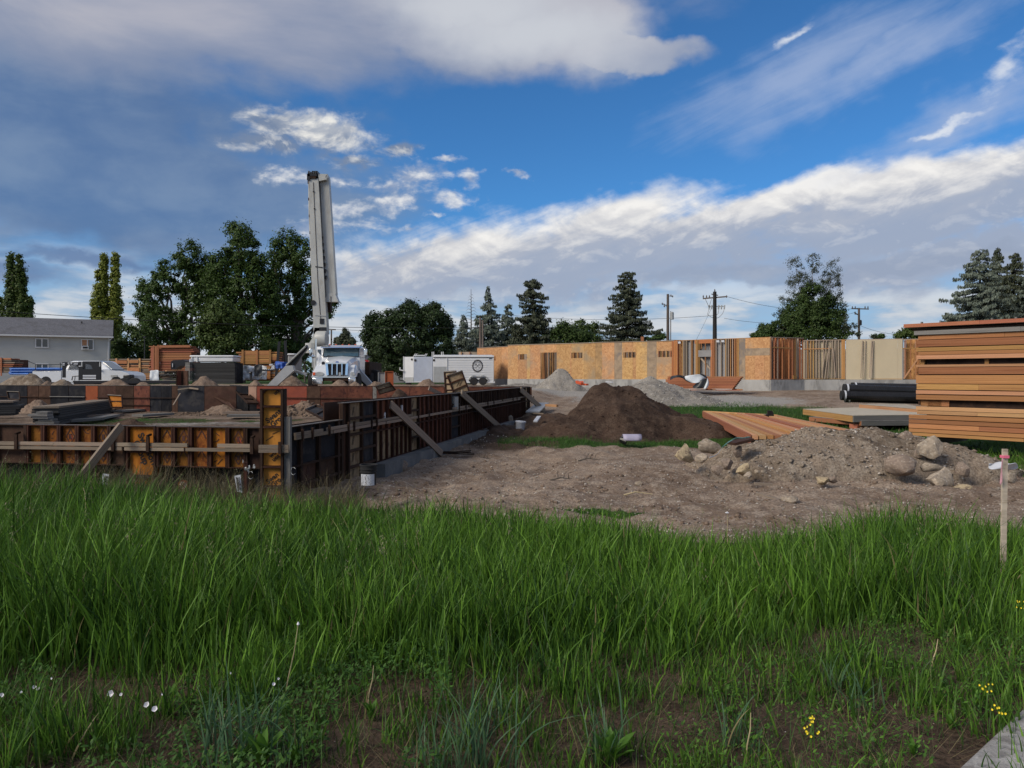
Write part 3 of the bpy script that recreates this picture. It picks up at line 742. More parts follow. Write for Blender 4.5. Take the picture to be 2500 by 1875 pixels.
for z_, h_ in ((.612, .056), (.553, .050)):
    beam('waler_board', M['grey_wood'], Vector((XD(632, 10.98), 10.98, z_ + .012)), Vector((XD(705, 10.98), 10.98, z_ + .012)), .038, h_, fw)
beam('waler_clamp', M['rust'], Vector((XD(683, 10.94), 10.94, .52)), Vector((XD(683, 10.94), 10.94, .70)), .04, .03, fw, up=(0, 1, 0))
# ---- tall corner form, its top well above the wall
cp = thing('corner_form', fpt(-.08, 0, -.35), 'tall narrow yellow plywood corner form printed with black lettering', 'form panel', 'concrete forms of the foundation')
NC = Vector((0.30, -1, 0)).normalized(); DC = Vector((1, .30, 0)).normalized()
DC = Vector((1, 0, 0)); NC = Vector((0, -1, 0))
cA = Vector((XD(638, 11.1), 11.1, 0)); cw = XD(694, 11.1) - XD(638, 11.1)
zt, zb = ZD(949, 11.1), -.42
plc = beam('form_panel', M['ply_yel'], cA + Vector((0, .01, (zt + zb) / 2)), cA + Vector((cw, .01, (zt + zb) / 2)), .012, zt - zb, cp)
for xx in (.018, cw - .018): beam('side_rail', M['rust'], cA + Vector((xx, -.03, zb)), cA + Vector((xx, -.03, zt)), .034, .07, plc, up=(0, 1, 0))
beam('top_rail', M['rust'], cA + Vector((0, -.03, zt - .01)), cA + Vector((cw, -.03, zt - .01)), .07, .02, plc)
for py in (992, 1042, 1139, 1187, 1236): beam('rib', M['rust2'], cA + Vector((.036, -.028, ZD(py, 11.1))), cA + Vector((cw - .036, -.028, ZD(py, 11.1))), .06, .032, plc)
for sx in (0, 1):
    g = MB(); x0 = .036 if sx == 0 else cw - .036; dd = .05 if sx == 0 else -.05
    g.prism([cA + Vector((x0, -.012, zt - .02)), cA + Vector((x0 + dd, -.012, zt - .02)), cA + Vector((x0, -.012, zt - .08))], (0, -.03, 0)); g.build('gusset', M['rust2'], plc)
for py, tx, sz in ((954, 'uo', .075), (1021, 'Swans\nGrou', .105), (1113, 'wo\nuos', .085), (1172, 'Swan\nGro', .095)):
    off = .075 if py == 1021 else (.10 if py > 1100 else .055)
    lettering(plc, tx, cA + Vector((cw - .036 - .05 - off * .62, -.0015, ZD(py, 11.1) + (0 if py != 954 else -.02))), sz, DC, NC, math.radians(40), M['ink'])
stk = MB()
for (u, v0, v1) in ((.07, 1064, 1076), (.16, 1052, 1060)):
    stk.beam(cA + Vector((u, -.002, ZD(v1, 11.1))), cA + Vector((u + .10, -.002, ZD(v0, 11.1))), .003, .008)
stk.build('printed_strokes', M['ink'], plc)['kind'] = 'stuff'
beam('side_form', M['grey_wood2'], cA + Vector((cw + .05, .02, zb)), cA + Vector((cw + .05, .02, ZD(1018, 11.1))), .085, .09, cp, up=(0, 1, 0))
beam('side_form', M['rust'], cA + Vector((cw + .002, .045, zb)), cA + Vector((cw + .002, .045, zt)), .006, .14, cp, up=(0, 1, 0))

# ---- the long wall running away to the back
NR = -FT                                                      # outward normal, toward the dirt
rw = thing('foundation_form_wall', fpt(11, 0, -.3), 'long dark form wall with close upright ribs running away from the yellow corner form', 'form wall', 'concrete forms of the foundation')
def spx(px): return on_ray(px, FC, FU)
def rcol(px0, px1, z0, z1, face, steel, ribs, **k): return panel(rw, FC, FU, NR, spx(px0), spx(px1), z0, z1, M[face], M[steel], ribs, **k)
for (x0, x1, f0, f1, mk) in [(700, 728, 'ply_navy', 'ply_navy', None), (728, 773, 'ply_navy', 'ply_brn', 'diamond'), (773, 820, 'ply_navy', 'ply_brn', 'scribble')]:
    rcol(x0, x1, .27, LOW, f0, 'rust', None); b = rcol(x0, x1, -.34, .266, f1, 'rust', 'h', edge=False)
    if mk:
        s_ = (spx(x0) + spx(x1)) / 2
        stencil(b, FC, FU, NR, s_, .12, .10, mk, M['ink_brown']); stencil(b, FC, FU, NR, s_, -.20, .09, 'diamond', M['ink_brown'])
rcol(820, 829, -.34, LOW, 'ply_brn', 'rust', 'h')
rcol(829, 846, -.30, TOP, 'ply_brn', 'rust', None)
q = rcol(846, 879, -.30, TOP, 'ply_tan', 'rust', 'h', rim=.02, label='pale tan plywood panel with faded marks'); s_ = (spx(846) + spx(879)) / 2
for z in (1.02, .48, .17, -.12): stencil(q, FC, FU, NR, s_, z, .09, 'strokes', M['ink'])
rcol(879, 912, -.30, TOP, 'ply_navy', 'rust', 'h', rim=.02)
# ribbed panels, two courses
xs = [912, 955, 998]
for a, b in zip(xs[:-1], xs[1:]):
    rcol(a, b, .565, TOP, 'ply_red', 'rust2', 'v'); q = rcol(a, b, -.06, .56, 'ply_tan', 'rust2', 'v', edge=False)
    s0, s1 = spx(a), spx(b)
    for k in range(3): stencil(q, FC, FU, NR, s0 + (s1 - s0) * (k + .5) / 3, random.uniform(.1, .3), .08, 'strokes', M['ink'])
q = rcol(998, 1018, -.06, TOP, 'ply_tan', 'rust', 'h', rim=.02, label='pale tan plywood panel with faded marks'); s_ = (spx(998) + spx(1018)) / 2
for z in (1.02, .2): stencil(q, FC, FU, NR, s_, z, .09, 'strokes', M['ink'])
s = spx(1018); e = spx(1097); n = 4
for i in range(n):
    for z0, z1 in ((.565, TOP), (-.06, .56)): panel(rw, FC, FU, NR, s + (e - s) * i / n, s + (e - s) * (i + 1) / n, z0, z1, M['ply_red'], M['rust2'], 'v', edge=z1 == TOP)
q = rcol(1097, 1119, -.06, TOP, 'ply_navy', 'rust', 'h', rim=.02)
tb = MB(); s_ = spx(1106); tb.tube([fpt(s_, -.05, .74), fpt(s_, -.05, 1.08)], .10, 12); tb.build('sleeve', M['galv'], q)
s = spx(1119); e = spx(1280); n = 8
for i in range(n):
    f = 'ply_red' if i < 5 else 'ply_brn'
    for z0, z1 in ((.565, TOP), (-.06, .56)): panel(rw, FC, FU, NR, s + (e - s) * i / n, s + (e - s) * (i + 1) / n, z0, z1, M[f], M['rust2'] if z0 < .5 else M['rust'], 'v', edge=z1 == TOP)
rcol(1280, 1287, -.06, TOP, 'ply_tan', 'rust', 'h', rim=.03)
rcol(1287, 1291, -.06, TOP, 'ply_navy', 'rust', None, rim=.02)
# inner face of the form, seen over the top
for i in range(8):
    a, b = spx(829) + (S_END - spx(829)) * i / 8, spx(829) + (S_END - spx(829)) * (i + 1) / 8
    beam('inner_form_panel', M['ply_brn'], fpt(a + .003, .30, .56), fpt(b - .003, .30, .56), .02, 1.24, rw)
    beam('inner_edge', M['steel_edge'], fpt(a + .003, .315, TOP + .004), fpt(b - .003, .315, TOP + .004), .05, .006, rw)
beam('inner_form_panel', M['ply_brn'], fpt(.1, .30, .28), fpt(spx(829), .30, .28), .02, 1.18, rw)
beam('inner_form_panel', M['ply_brn'], fpt(.30, .3, .28), fpt(.30, 14, .28), .02, 1.18, fw)
# walers along it
for (x0, x1, z) in [(702, 770, .768), (782, 905, .772), (850, 992, .775), (1095, 1132, .775), (1135, 1175, .775), (1220, 1268, .775), (1177, 1216, .775), (1270, 1300, .775)]:
    beam('waler_board', M['grey_wood'], fpt(spx(x0), -.12, z), fpt(spx(x1) if x1 < 1291 else S_END + .15, -.12, z), .038, .050, rw)
for (x0, x1, z) in [(702, 794, .715), (796, 925, .713), (928, 1092, .712), (1094, 1120, .712), (1122, 1262, .712)]:
    beam('waler_board', M['grey_wood'], fpt(spx(x0), -.125, z), fpt(spx(x1), -.125, z), .038, .052, rw)
for px in (716, 741, 783, 831, 845, 889, 902, 1006, 1033, 1108, 1125, 1180, 1195, 1243, 1253):
    s_ = spx(px); beam('waler_clamp', M['rust'], fpt(s_, -.155, .66), fpt(s_, -.155, .84), .04, .03, rw, up=FT)
for px in (1297, 1303):
    beam('form_tie', M['rust'], P(px, 985, 33.4), P(px, 967, 33.4), .03, .03, rw)
tg = MB(); s_ = spx(931); tg.lathe(fpt(s_, -.075, .86), [(.0, -.01), (.05, -.01), (.05, .01), (0, .01)], 16, 'X'); tg.beam(fpt(s_, -.075, .82), fpt(s_, -.075, .76), .03, .05); tg.build('hanging_tag', M['plastic'], rw)
s_ = spx(973); beam('white_sleeve', M['plastic'], fpt(s_, -.075, .80), fpt(s_, -.075, 1.02), .05, .03, rw, up=FT)
# footing
ft = MB(); ft.box(0, 0.01, 0, 0.01, 0, 0.01); ft = MB()
ft.prism([fpt(spx(905), -.30, -.065), fpt(S_END - .3, -.30, -.065), fpt(S_END - .3, .5, -.065), fpt(spx(905), .5, -.065)], (0, 0, -.33))
ft.prism([fpt(.0, -.24, -.345), fpt(spx(905), -.24, -.345), fpt(spx(905), .5, -.345), fpt(.0, .5, -.345)], (0, 0, -.3))
ft.build('footing', M['footing'], rw)

# ---- the far wall, seen from inside the pit
bw = thing('foundation_form_wall', fpt(S_END, 14, -.1), 'far form wall of flat coloured panels closing the foundation pit', 'form wall', 'concrete forms of the foundation')
BA = FC + FU * S_END; NI = -FU
def bpx(px): return on_ray(px, BA, FT)
segs = [(-150, -40, 'ply_brn'), (-40, 30, 'ply_navy'), (30, 68, 'ply_navy'), (68, 95, 'ply_brn'), (95, 124, 'ply_brn'), (124, 168, 'ply_navy'), (168, 210, 'ply_navy'), (210, 240, 'ply_rust'), (240, 284, 'ply_brn'), (284, 328, 'ply_brn'), (328, 367, 'ply_red'),
        (367, 394, 'ply_navy'), (394, 420, 'ply_navy'), (420, 435, 'ply_brn'), (435, 500, 'ply_navy'), (500, 578, 'ply_brn'), (578, 607, 'ply_navy'), (607, 627, 'ply_pink'), (627, 690, 'ply_brick'), (690, 750, 'ply_brick'),
        (750, 783, 'ply_brn'), (783, 848, 'ply_red'), (848, 910, 'ply_red'), (910, 920, 'grey_wood2'), (920, 1000, 'ply_red'), (1000, 1085, 'ply_red'), (1085, 1180, 'ply_red'), (1180, 1291, 'ply_red')]
for x0, x1, f in segs:
    a0, a1 = bpx(x1) + .01, bpx(x0) - .01
    z0 = .34 if f == 'ply_pink' else (0.1 if f == 'ply_brick' else -.1)
    o = random.uniform(0, .03)
    p = beam('flat_panel', M[f], BA.to_3d() + FT.to_3d() * a0 + NI.to_3d() * o + Zv * (z0 + TOP) / 2, BA.to_3d() + FT.to_3d() * a1 + NI.to_3d() * o + Zv * (z0 + TOP) / 2, .03, TOP - z0, bw)
    beam('top_edge', M['steel_edge'] if x0 < 600 else M['rust2'], BA.to_3d() + FT.to_3d() * a0 + Zv * (TOP + .012) + NI.to_3d() * (o + .01), BA.to_3d() + FT.to_3d() * a1 + Zv * (TOP + .012) + NI.to_3d() * (o + .01), .05, .02, p)
for (x0, x1, z) in [(-150, 125, .60), (125, 210, .62), (240, 430, .58), (640, 905, .62), (240, 367, .22)]:
    a, b = bpx(x1), bpx(x0); beam('waler_pipe', M['rust'] if x0 != 125 else M['grey_wood2'], fpt(S_END - .09, a, z), fpt(S_END - .09, b, z), .04, .035, bw)
beam('lower_course', M['ply_navy'], fpt(S_END + .04, .1, .25), fpt(S_END + .04, 34, .25), .04, .9, bw)
beam('outer_edge', M['rust2'], fpt(S_END + .35, -.1, .9), fpt(S_END + .35, 30, .9), .03, .5, bw)

# ---- braces propping the forms
def brace(p0, p1, label, w=.14, h=.045, up=(0, 0, 1), m='grey_wood'):
    o = thing('brace_board', p1, label, 'brace board', 'boards bracing the forms')
    beam('board', M[m], p0, p1, h, w, o, up); return o
brace(fpt(spx(943), -.10, 1.06), Vector((-1.72, 18.55, -.25)), 'grey brace board leaning on the long form wall, nearest the black bucket', w=.17)
brace(fpt(spx(1118), -.10, 1.17), Vector((-.36, 25.2, -.10)), 'grey brace board leaning on the middle of the long form wall', w=.19)
brace(fpt(spx(1265), -.10, 1.10), Vector((1.42, 33.2, .12)), 'short grey brace board leaning on the far end of the long form wall', w=.22)
brace(fpt(-.20, tpx(318), .90), Vector((XD(170, 10.7), 10.7, .02)), 'dark grey brace board slanting down into the grass from the orange form wall', w=.115, m='grey_wood')
brace(P(1047, 948, 31), P(1075, 962, 31.5), 'pale board end poking up behind the long form wall', w=.16)

# ---- odd form panels standing or leaning about
def loose_panel(corners, label, face, steel='rust2', ribs=3, thick=.07, marks=True, name='loose_form_panel', face_dir=1, edge_m='steel_edge'):
    """corners: four world points (top-left, top-right, bottom-right, bottom-left)"""
    a, b, c, d = [Vector(q) for q in corners]
    nn = (b - a).cross(d - a).normalized()
    if nn.y > 0: nn = -nn
    o = thing(name, (c + d) / 2, label, 'form panel', 'loose form panels')
    mb = MB(); mb.prism([a, b, c, d], -nn * .012); f = mb.build('plywood_face', M[face], o)
    for p0, p1 in ((a, b), (b, c), (c, d), (d, a)):
        beam('rail', M[edge_m] if p0 is a else M[steel], p0 + nn * thick / 2, p1 + nn * thick / 2, .035, thick, o, up=nn)
    for i in range(1, ribs):
        t = i / ribs; beam('rib', M[steel], a.lerp(d, t) + nn * .03, b.lerp(c, t) + nn * .03, .04, .05, o, up=nn)
    if marks:
        m_ = MB(); cc = (a + b + c + d) / 4; ux = (b - a).normalized(); uy = (a - d).normalized(); L = (b - a).length * .12
        for k in (0, 1.4): m_.beam(cc + ux * (k * .09 - .12) - uy * L + nn * .003, cc + ux * (k * .09 + .05) + uy * L + nn * .003, .004, .03, up=nn)
        m_.build('stencil_mark', M['ink'], o)
    return o
loose_panel([P(1086, 909, 29.2), P(1114, 907, 29.0), P(1122, 968, 28.6), P(1090, 968, 28.8)], 'brown form panel standing behind the tilted one, by the white trailers', 'ply_tan', ribs=4)
loose_panel([P(1093, 916, 28.3), P(1128, 905, 28.1), P(1146, 955, 28.2), P(1113, 972, 28.4)], 'tilted brown form panel leaning in front of the long white trailer', 'ply_tan', ribs=3)
loose_panel([P(917, 943, 31.0), P(950, 933, 31.2), P(965, 952, 31.4), P(927, 963, 31.0)], 'small brown form panel lying tilted on the dirt beside the far form wall', 'ply_tan', ribs=2)
loose_panel([P(941, 907, 44), P(960, 907, 44), P(960, 943, 44), P(941, 943, 44)], 'rust orange form panel standing upright right of the truck', 'ply_rust', ribs=1, marks=False, edge_m='ply_rust', steel='ply_rust')
loose_panel([P(924, 909, 44.6), P(940, 909, 44.6), P(940, 938, 44.6), P(924, 938, 44.6)], 'plain grey form panel standing by the black wheel', 'board_grey', ribs=1, marks=False, steel='galv')
loose_panel([P(264, 965, 33), P(298, 967, 33), P(300, 995, 32.6), P(273, 995, 32.8)], 'small amber form panel leaning on the far brown form panels', 'ply_amb', ribs=2, marks=False)
loose_panel([P(561, 943, 37), P(588, 944, 37.4), P(630, 987, 35.0), P(604, 986, 34.6)], 'slanting dark form panel propped on the rubble left of the yellow corner form', 'ply_brn', ribs=4, marks=False, steel='rust')
loose_panel([P(746, 1003, 25.5), P(772, 992, 27.5), P(828, 1012, 22.5), P(797, 1030, 21.0)], 'dark square form panel lying tilted just behind the long form wall', 'ply_navy', ribs=2, marks=False, steel='rust')
loose_panel([P(18, 957, 37), P(48, 958, 37), P(50, 977, 36.6), P(22, 975, 36.8)], 'small dark form panel propped up in the pit by the far wall', 'ply_navy', ribs=1, marks=False, steel='rust')
# upright dark form box at the wall step
ub = thing('upright_form', P(447, 950, 39.2), 'dark brown upright form standing above the far form wall', 'form panel', 'loose form panels')
for x0, x1, f in ((432, 445, 'ply_red'), (446, 460, 'ply_brn')):
    a = P(x0, 905, 38.9 if x0 == 432 else 39.1); b = P(x1, 905, 39.1 if x0 == 432 else 38.9)
    z1, z0 = ZD(905, 39), ZD(951, 39)
    beam('form_panel', M[f], Vector((a.x, a.y, (z0 + z1) / 2)), Vector((b.x, b.y, (z0 + z1) / 2)), .03, z1 - z0, ub)
    beam('side_rail', M['rust'], Vector((a.x, a.y - .05, z0)), Vector((a.x, a.y - .05, z1)), .04, .05, ub)
    beam('side_rail', M['rust'], Vector((b.x, b.y - .05, z0)), Vector((b.x, b.y - .05, z1)), .04, .05, ub)
# lean-to of form sheets
lt = thing('leaning_form_sheet', P(500, 985, 36), 'wide dark form sheet leaning outward over the rubble in the pit', 'form panel', 'loose form panels')
mb = MB(); mb.prism([P(436, 950, 37.4), P(485, 948, 37.6), P(560, 982, 35.5), P(575, 1000, 34.5), P(525, 968, 37)], (0, .05, -.02)); mb.build('sheet', M['ply_brn'], lt)
beam('edge_board', M['grey_wood'], P(434, 951, 36.5), P(463, 947, 36.6), .06, .06, lt); beam('edge_board', M['grey_wood'], P(463, 947, 36.6), P(485, 950, 36.4), .06, .07, lt)
sk = thing('prop_stick', P(423, 989, 35), 'pale stick propping up the leaning dark form sheet', 'stick', None)
beam('stick', M['grey_wood'], P(423, 989, 35), P(440, 961, 36), .05, .05, sk)

# ================================================================ framed building at the back of the lot
fb = thing('unfinished_building', Vector((12, 56, .7)), 'unfinished one storey building with OSB sheathed and open stud walls', 'building')
ZS, ZT = 1.43, 4.17
def hd(px, py): d = (ZT - CZ) * F / (HY - py); return Vector((XD(px, d), d))
segA = (hd(1165, 849), hd(1241, 845)); segB = (hd(1240, 842), hd(1454, 836)); segC = (hd(1454, 835.5), hd(1646, 831))
segD = (hd(1646, 831), hd(1880, 822.5)); segF = (hd(1880, 822.5), hd(1960, 825)); segG = (hd(1960, 830.5), hd(2204, 826.5)); segI = (hd(2204, 826.5), hd(2330, 823))
def frame(seg):
    A, B = seg; D = (B - A).normalized(); N = Vector((D.y, -D.x)); return A, D, N, (B - A).length
def at(seg, px): A, D, N, L = frame(seg); return on_ray(px, A, D)
def zpx(seg, px, py): A, D, N, L = frame(seg); q = A + D * at(seg, px); return CZ - (py - HY) / F * q.y
def wp(seg, a, z, o=0): A, D, N, L = frame(seg); q = A + D * a + N * o; return Vector((q.x, q.y, z))
def sheets(seg, a0, a1, openings=(), m='osb', z0=ZS - .02, z1=ZT - .04, width=1.22, off=.0, phase=0.0, label=None, seam=.006):
    """sheathing sheets one beside the other, cut round the openings"""
    cuts = []; a = a0 - phase
    while a < a1 - .02: cuts.append((max(a, a0), min(a + width, a1))); a += width
    for (s0, s1) in cuts:
        if s1 - s0 < .03: continue
        rects = [(s0 + seam / 2, s1 - seam / 2, z0, z1)]
        for (o0, o1, q0, q1) in openings:
            nr = []
            for (r0, r1, y0, y1) in rects:
                if o1 <= r0 or o0 >= r1 or q1 <= y0 or q0 >= y1: nr.append((r0, r1, y0, y1)); continue
                if o0 > r0: nr.append((r0, o0, y0, y1))
                if o1 < r1: nr.append((o1, r1, y0, y1))
                c0, c1 = max(r0, o0), min(r1, o1)
                if q1 < y1: nr.append((c0, c1, q1, y1))
                if q0 > y0: nr.append((c0, c1, y0, q0))
            rects = nr
        pr = off + random.uniform(0, .006)
        for (r0, r1, y0, y1) in rects:
            if r1 - r0 > .02 and y1 - y0 > .02:
                beam('sheathing_panel', M[m], wp(seg, r0, (y0 + y1) / 2, pr), wp(seg, r1, (y0 + y1) / 2, pr), .012, y1 - y0, fb, label=label)
def studs(seg, a0, a1, step=.406, m='stud', z0=ZS, z1=ZT, off=-.08, w=.04, jitter=.0):
    a = a0
    while a <= a1 + 1e-3:
        j = random.uniform(-jitter, jitter)
        beam('stud', M[m] if random.random() < .75 else M['stud_grey'], wp(seg, a, z0, off), wp(seg, a + j, z1, off), w, .14, fb, up=frame(seg)[2].to_3d()); a += step * random.choice([1, 1, 1, .55, .25])
def plate(seg, a0, a1, z, m='stud', off=-.08, h=.04): beam('wall_plate', M[m], wp(seg, a0, z, off), wp(seg, a1, z, off), .14, h, fb)
def opn(seg, px0, px1, py0, py1):
    return (at(seg, px0), at(seg, px1), zpx(seg, px0, py1), zpx(seg, px0, py0))
LA, LB, LC, LD, LF, LG, LI = (frame(s)[3] for s in (segA, segB, segC, segD, segF, segG, segI))
sheets(segA, 0, LA + .4, m='osb')
oB = [opn(segB, 1265, 1287, 865, 878), opn(segB, 1320, 1359.5, 861, 932), opn(segB, 1395, 1422, 861, 874.5)]
sheets(segB, 0, LB, oB, phase=.3)
oC = [opn(segC, 1522, 1553, 860, 873.5), opn(segC, 1606, 1641, 857, 872)]
sheets(segC, 0, at(segC, 1470), m='osb_stain', width=.9)
sheets(segC, at(segC, 1470), at(segC, 1500), m='osb', phase=0)
sheets(segC, at(segC, 1500), at(segC, 1519), m='osb_dark', width=2, label='grey weathered sheathing panel')
sheets(segC, at(segC, 1519), at(segC, 1580), oC, m='osb', phase=.4)
sheets(segC, at(segC, 1580), at(segC, 1603), m='osb_dark', width=2, label='grey weathered sheathing panel')
sheets(segC, at(segC, 1603), at(segC, 1642), oC, m='osb')
for sg, L_ in ((segA, LA), (segB, LB), (segC, LC)):
    plate(sg, 0, L_, ZT - .02, 'stud_grey', off=-.02); 
    studs(sg, .1, L_ - .1, .406, off=-.085)
# inner partitions glimpsed through the openings
pt0 = (segB[0] + frame(segB)[2] * -3.0, segB[1] + frame(segB)[2] * -3.0)
for k in range(34):
    beam('inner_stud', M['stud'] if k % 3 else M['stud_grey'], wp(pt0, k * .28, ZS), wp(pt0, k * .28, ZT), .05, .14, fb, up=frame(segB)[2].to_3d())
pt1 = (segC[0] + frame(segC)[2] * -3.0, segC[1] + frame(segC)[2] * -3.0)
for k in range(22):
    beam('inner_stud', M['stud'], wp(pt1, k * .3, ZS), wp(pt1, k * .3, ZT), .05, .14, fb, up=frame(segC)[2].to_3d())
sheets(pt0, 0, 9.5, m='osb_dark', off=-.15, width=2.4); sheets(pt1, 0, 7, m='osb_dark', off=-.15, width=2.4)
bkw = (Vector((XD(1120, 70), 70)), Vector((XD(2420, 60), 60)))
sheets(bkw, .0, (bkw[1] - bkw[0]).length, m='stud_grey', width=1.22, z1=ZT - .3)
for k in range(60): beam('inner_stud', M['stud'], wp(bkw, .3 + k * .8, ZS, .1), wp(bkw, .3 + k * .8, ZT - .3, .1), .05, .12, fb, up=frame(bkw)[2].to_3d())
# door bracing
for (x0, y0, x1, y1) in ((1338, 866, 1357, 905), (1357, 868, 1336, 912), (1340, 862, 1340, 915), (1352, 862, 1350, 915), (1326, 862, 1328, 915)):
    d = (segB[0].y + segB[1].y) / 2 + .3; beam('door_brace', M['stud'], P(x0, y0, d), P(x1, y1, d), .06, .03, fb)
# stained corner boards, then the open stud wall with grey boards behind
stp = (segC[0] + (segC[1] - segC[0]), segC[1])
for k, px in enumerate((1641, 1645.5, 1650)):
    a = at(segC, px); beam('corner_board', M['stud_red'], wp(segC, a + .04, ZS - .05, .03), wp(segC, a + .04, ZT, .03), .12, .03, fb, up=frame(segC)[2].to_3d())
plate(segD, 0, LD, ZT - .02, 'stud'); plate(segD, 0, LD, ZS + .02, 'stud')
studs(segD, at(segD, 1654), at(segD, 1668), .2); 
bkD = lambda x0, x1, m, off=-.20, y0=None, y1=None: sheets(segD, at(segD, x0), at(segD, x1), m=m, off=off, width=1.22)
bkD(1654, 1668, 'osb', -.25)
bkD(1671, 1694, 'board_grey'); bkD(1694, 1704, 'stud_grey'); bkD(1704, 1740, 'board_grey', -.3); bkD(1747, 1771, 'board_grey'); bkD(1772, 1800, 'osb_dark')
for px in (1668, 1672, 1676, 1686, 1689, 1696, 1698, 1745, 1748, 1760, 1771, 1774, 1778, 1783, 1788, 1793, 1797, 1801, 1803):
    a = at(segD, px); beam('stud', M['stud'] if px % 2 else M['stud_grey'], wp(segD, a, ZS, -.08), wp(segD, a, ZT - .04, -.08), .05, .14, fb, up=frame(segD)[2].to_3d())
# door frame
for px, m in ((1700.5, 'fir'), (1704, 'fir'), (1738.5, 'fir'), (1742.5, 'fir')):
    a = at(segD, px); beam('door_post', M[m], wp(segD, a, ZS, -.03), wp(segD, a, ZT - .04, -.03), .09, .14, fb, up=frame(segD)[2].to_3d())
beam('door_header', M['stud_red'], wp(segD, at(segD, 1696), ZT - .16, -.02), wp(segD, at(segD, 1741), ZT - .16, -.02), .06, .24, fb)
d_ = segD[0].y * .7 + segD[1].y * .3
beam('header_board', M['board_grey'], wp(segD, at(segD, 1704), zpx(segD, 1720, 863), .02), wp(segD, at(segD, 1738), zpx(segD, 1720, 863), .02), .03, .45, fb)
for px in (1707, 1712, 1722, 1735): a = at(segD, px); beam('cripple_stud', M['stud'], wp(segD, a, ZS if px in (1707, 1722, 1735) else zpx(segD, px, 852), -.05), wp(segD, a, ZT - .28, -.05), .045, .12, fb, up=frame(segD)[2].to_3d())
beam('diagonal_brace', M['stud_grey'], wp(segD, at(segD, 1707), zpx(segD, 1707, 872), -.12), wp(segD, at(segD, 1733), zpx(segD, 1733, 902), -.12), .03, .12, fb)
for px in (1659, 1753, 1765): a = at(segD, px); beam('white_label', M['plastic'], wp(segD, a - .1, ZT - .17, .02), wp(segD, a + .1, ZT - .17, .02), .01, .14, fb)
sheets(segD, at(segD, 1805), at(segD, 1820), m='osb_dark', off=.02, width=3, label='grey weathered sheathing panel')
zz = [zpx(segD, 1850, y) for y in (927, 868, 850, 822)]
sheets(segD, at(segD, 1820), LD, m='osb', off=.02, width=.66, z0=ZS - .02, z1=zz[1]); sheets(segD, at(segD, 1820), LD, m='osb_dark', off=.025, width=3, z0=zz[1], z1=zz[2]); sheets(segD, at(segD, 1820), LD, m='osb', off=.02, width=3, z0=zz[2], z1=ZT - .04)
# open stud corner
plate(segF, 0, LF, ZT - .02, 'stud_grey', off=0); plate(segF, 0, LF, ZS + .02, off=0)
for k, px in enumerate((1881.5, 1885, 1890, 1893, 1898, 1901, 1906, 1910, 1914, 1917, 1921, 1926, 1930, 1934, 1938, 1941, 1945, 1949, 1953, 1956, 1959)):
    a = at(segF, px); off = random.choice([0, 0, -.25, -.5]); m = random.choice(['stud', 'stud', 'fir', 'stud_grey', 'stud_red'])
    beam('stud', M[m if k else 'fir_pale'], wp(segF, a, ZS, off), wp(segF, a + random.uniform(-.02, .02), ZT - .04, off), .05 if k else .10, .09, fb, up=frame(segF)[2].to_3d())
beam('blocking', M['stud'], wp(segF, at(segF, 1886), zpx(segF, 1886, 848), .03), wp(segF, at(segF, 1930), zpx(segF, 1930, 850), .03), .04, .06, fb)
sheets(segF, 0, LF, m='stud_red', off=-.75, width=.35); beam('bottom_block', M['fir'], wp(segF, at(segF, 1934), ZS + .14, .08), wp(segF, at(segF, 1942), ZS + .14, .08), .08, .26, fb)
# long wall with cream boards
plate(segG, 0, LG, ZT - .02, 'stud_grey'); plate(segG, 0, LG, ZS + .02)
aG = at(segG, 2055)
sheets(segG, at(segG, 1961), aG, m='board_cream', off=-.20, width=1.22)
for k, px in enumerate((1964, 1968, 1973, 1979, 1986, 1993, 2001, 2010, 2019, 2031, 2037, 2042, 2048)):
    a = at(segG, px); beam('stud', M[random.choice(['stud', 'stud_grey', 'stud_grey'])], wp(segG, a, ZS, -.08), wp(segG, a + random.uniform(-.04, .04), ZT - .04, -.08), .055, .12, fb, up=frame(segG)[2].to_3d())
for (x0, y0, x1, y1) in ((2006, 922, 2018, 832), (2020, 924, 2027, 832), (2013, 925, 2024, 845), (2033, 850, 2040, 922)):
    beam('leaning_stud', M['stud_grey'], wp(segG, at(segG, x0), zpx(segG, x0, y0), .12), wp(segG, at(segG, x1), zpx(segG, x1, y1), .0), .05, .09, fb, up=frame(segG)[2].to_3d())
beam('blocking', M['stud'], wp(segG, at(segG, 1962), zpx(segG, 1962, 852.5), .0), wp(segG, at(segG, 2030), zpx(segG, 2030, 850.5), .0), .04, .05, fb)
for px in (2056.5, 2061): beam('corner_post', M['fir'], wp(segG, at(segG, px), ZS, -.02), wp(segG, at(segG, px), ZT, -.02), .12, .14, fb, up=frame(segG)[2].to_3d())
sheets(segG, at(segG, 2065), LG, m='board_cream', off=-.02, width=1.6)
for (x0, x1) in ((2101, 2106), (2107, 2113), (2122, 2128), (2126, 2132)):
    beam('leaning_stud', M['stud_grey'], wp(segG, at(segG, x0), ZS + .1, .25), wp(segG, at(segG, x1), ZT - .1, .06), .045, .07, fb, up=frame(segG)[2].to_3d())
beam('end_board', M['board_grey'], wp(segG, LG, ZS, .02), wp(segG, LG, ZT, .02), .06, .06, fb)
plate(segI, 0, LI, ZT - .06, 'stud_grey', off=0); sheets(segI, .1, LI, m='fir', off=-.5, width=.28)
for k in range(9): beam('stud', M['fir'], wp(segI, .15 + k * .33, ZS, 0), wp(segI, .15 + k * .33, ZT - .05, 0), .05, .12, fb, up=frame(segI)[2].to_3d())
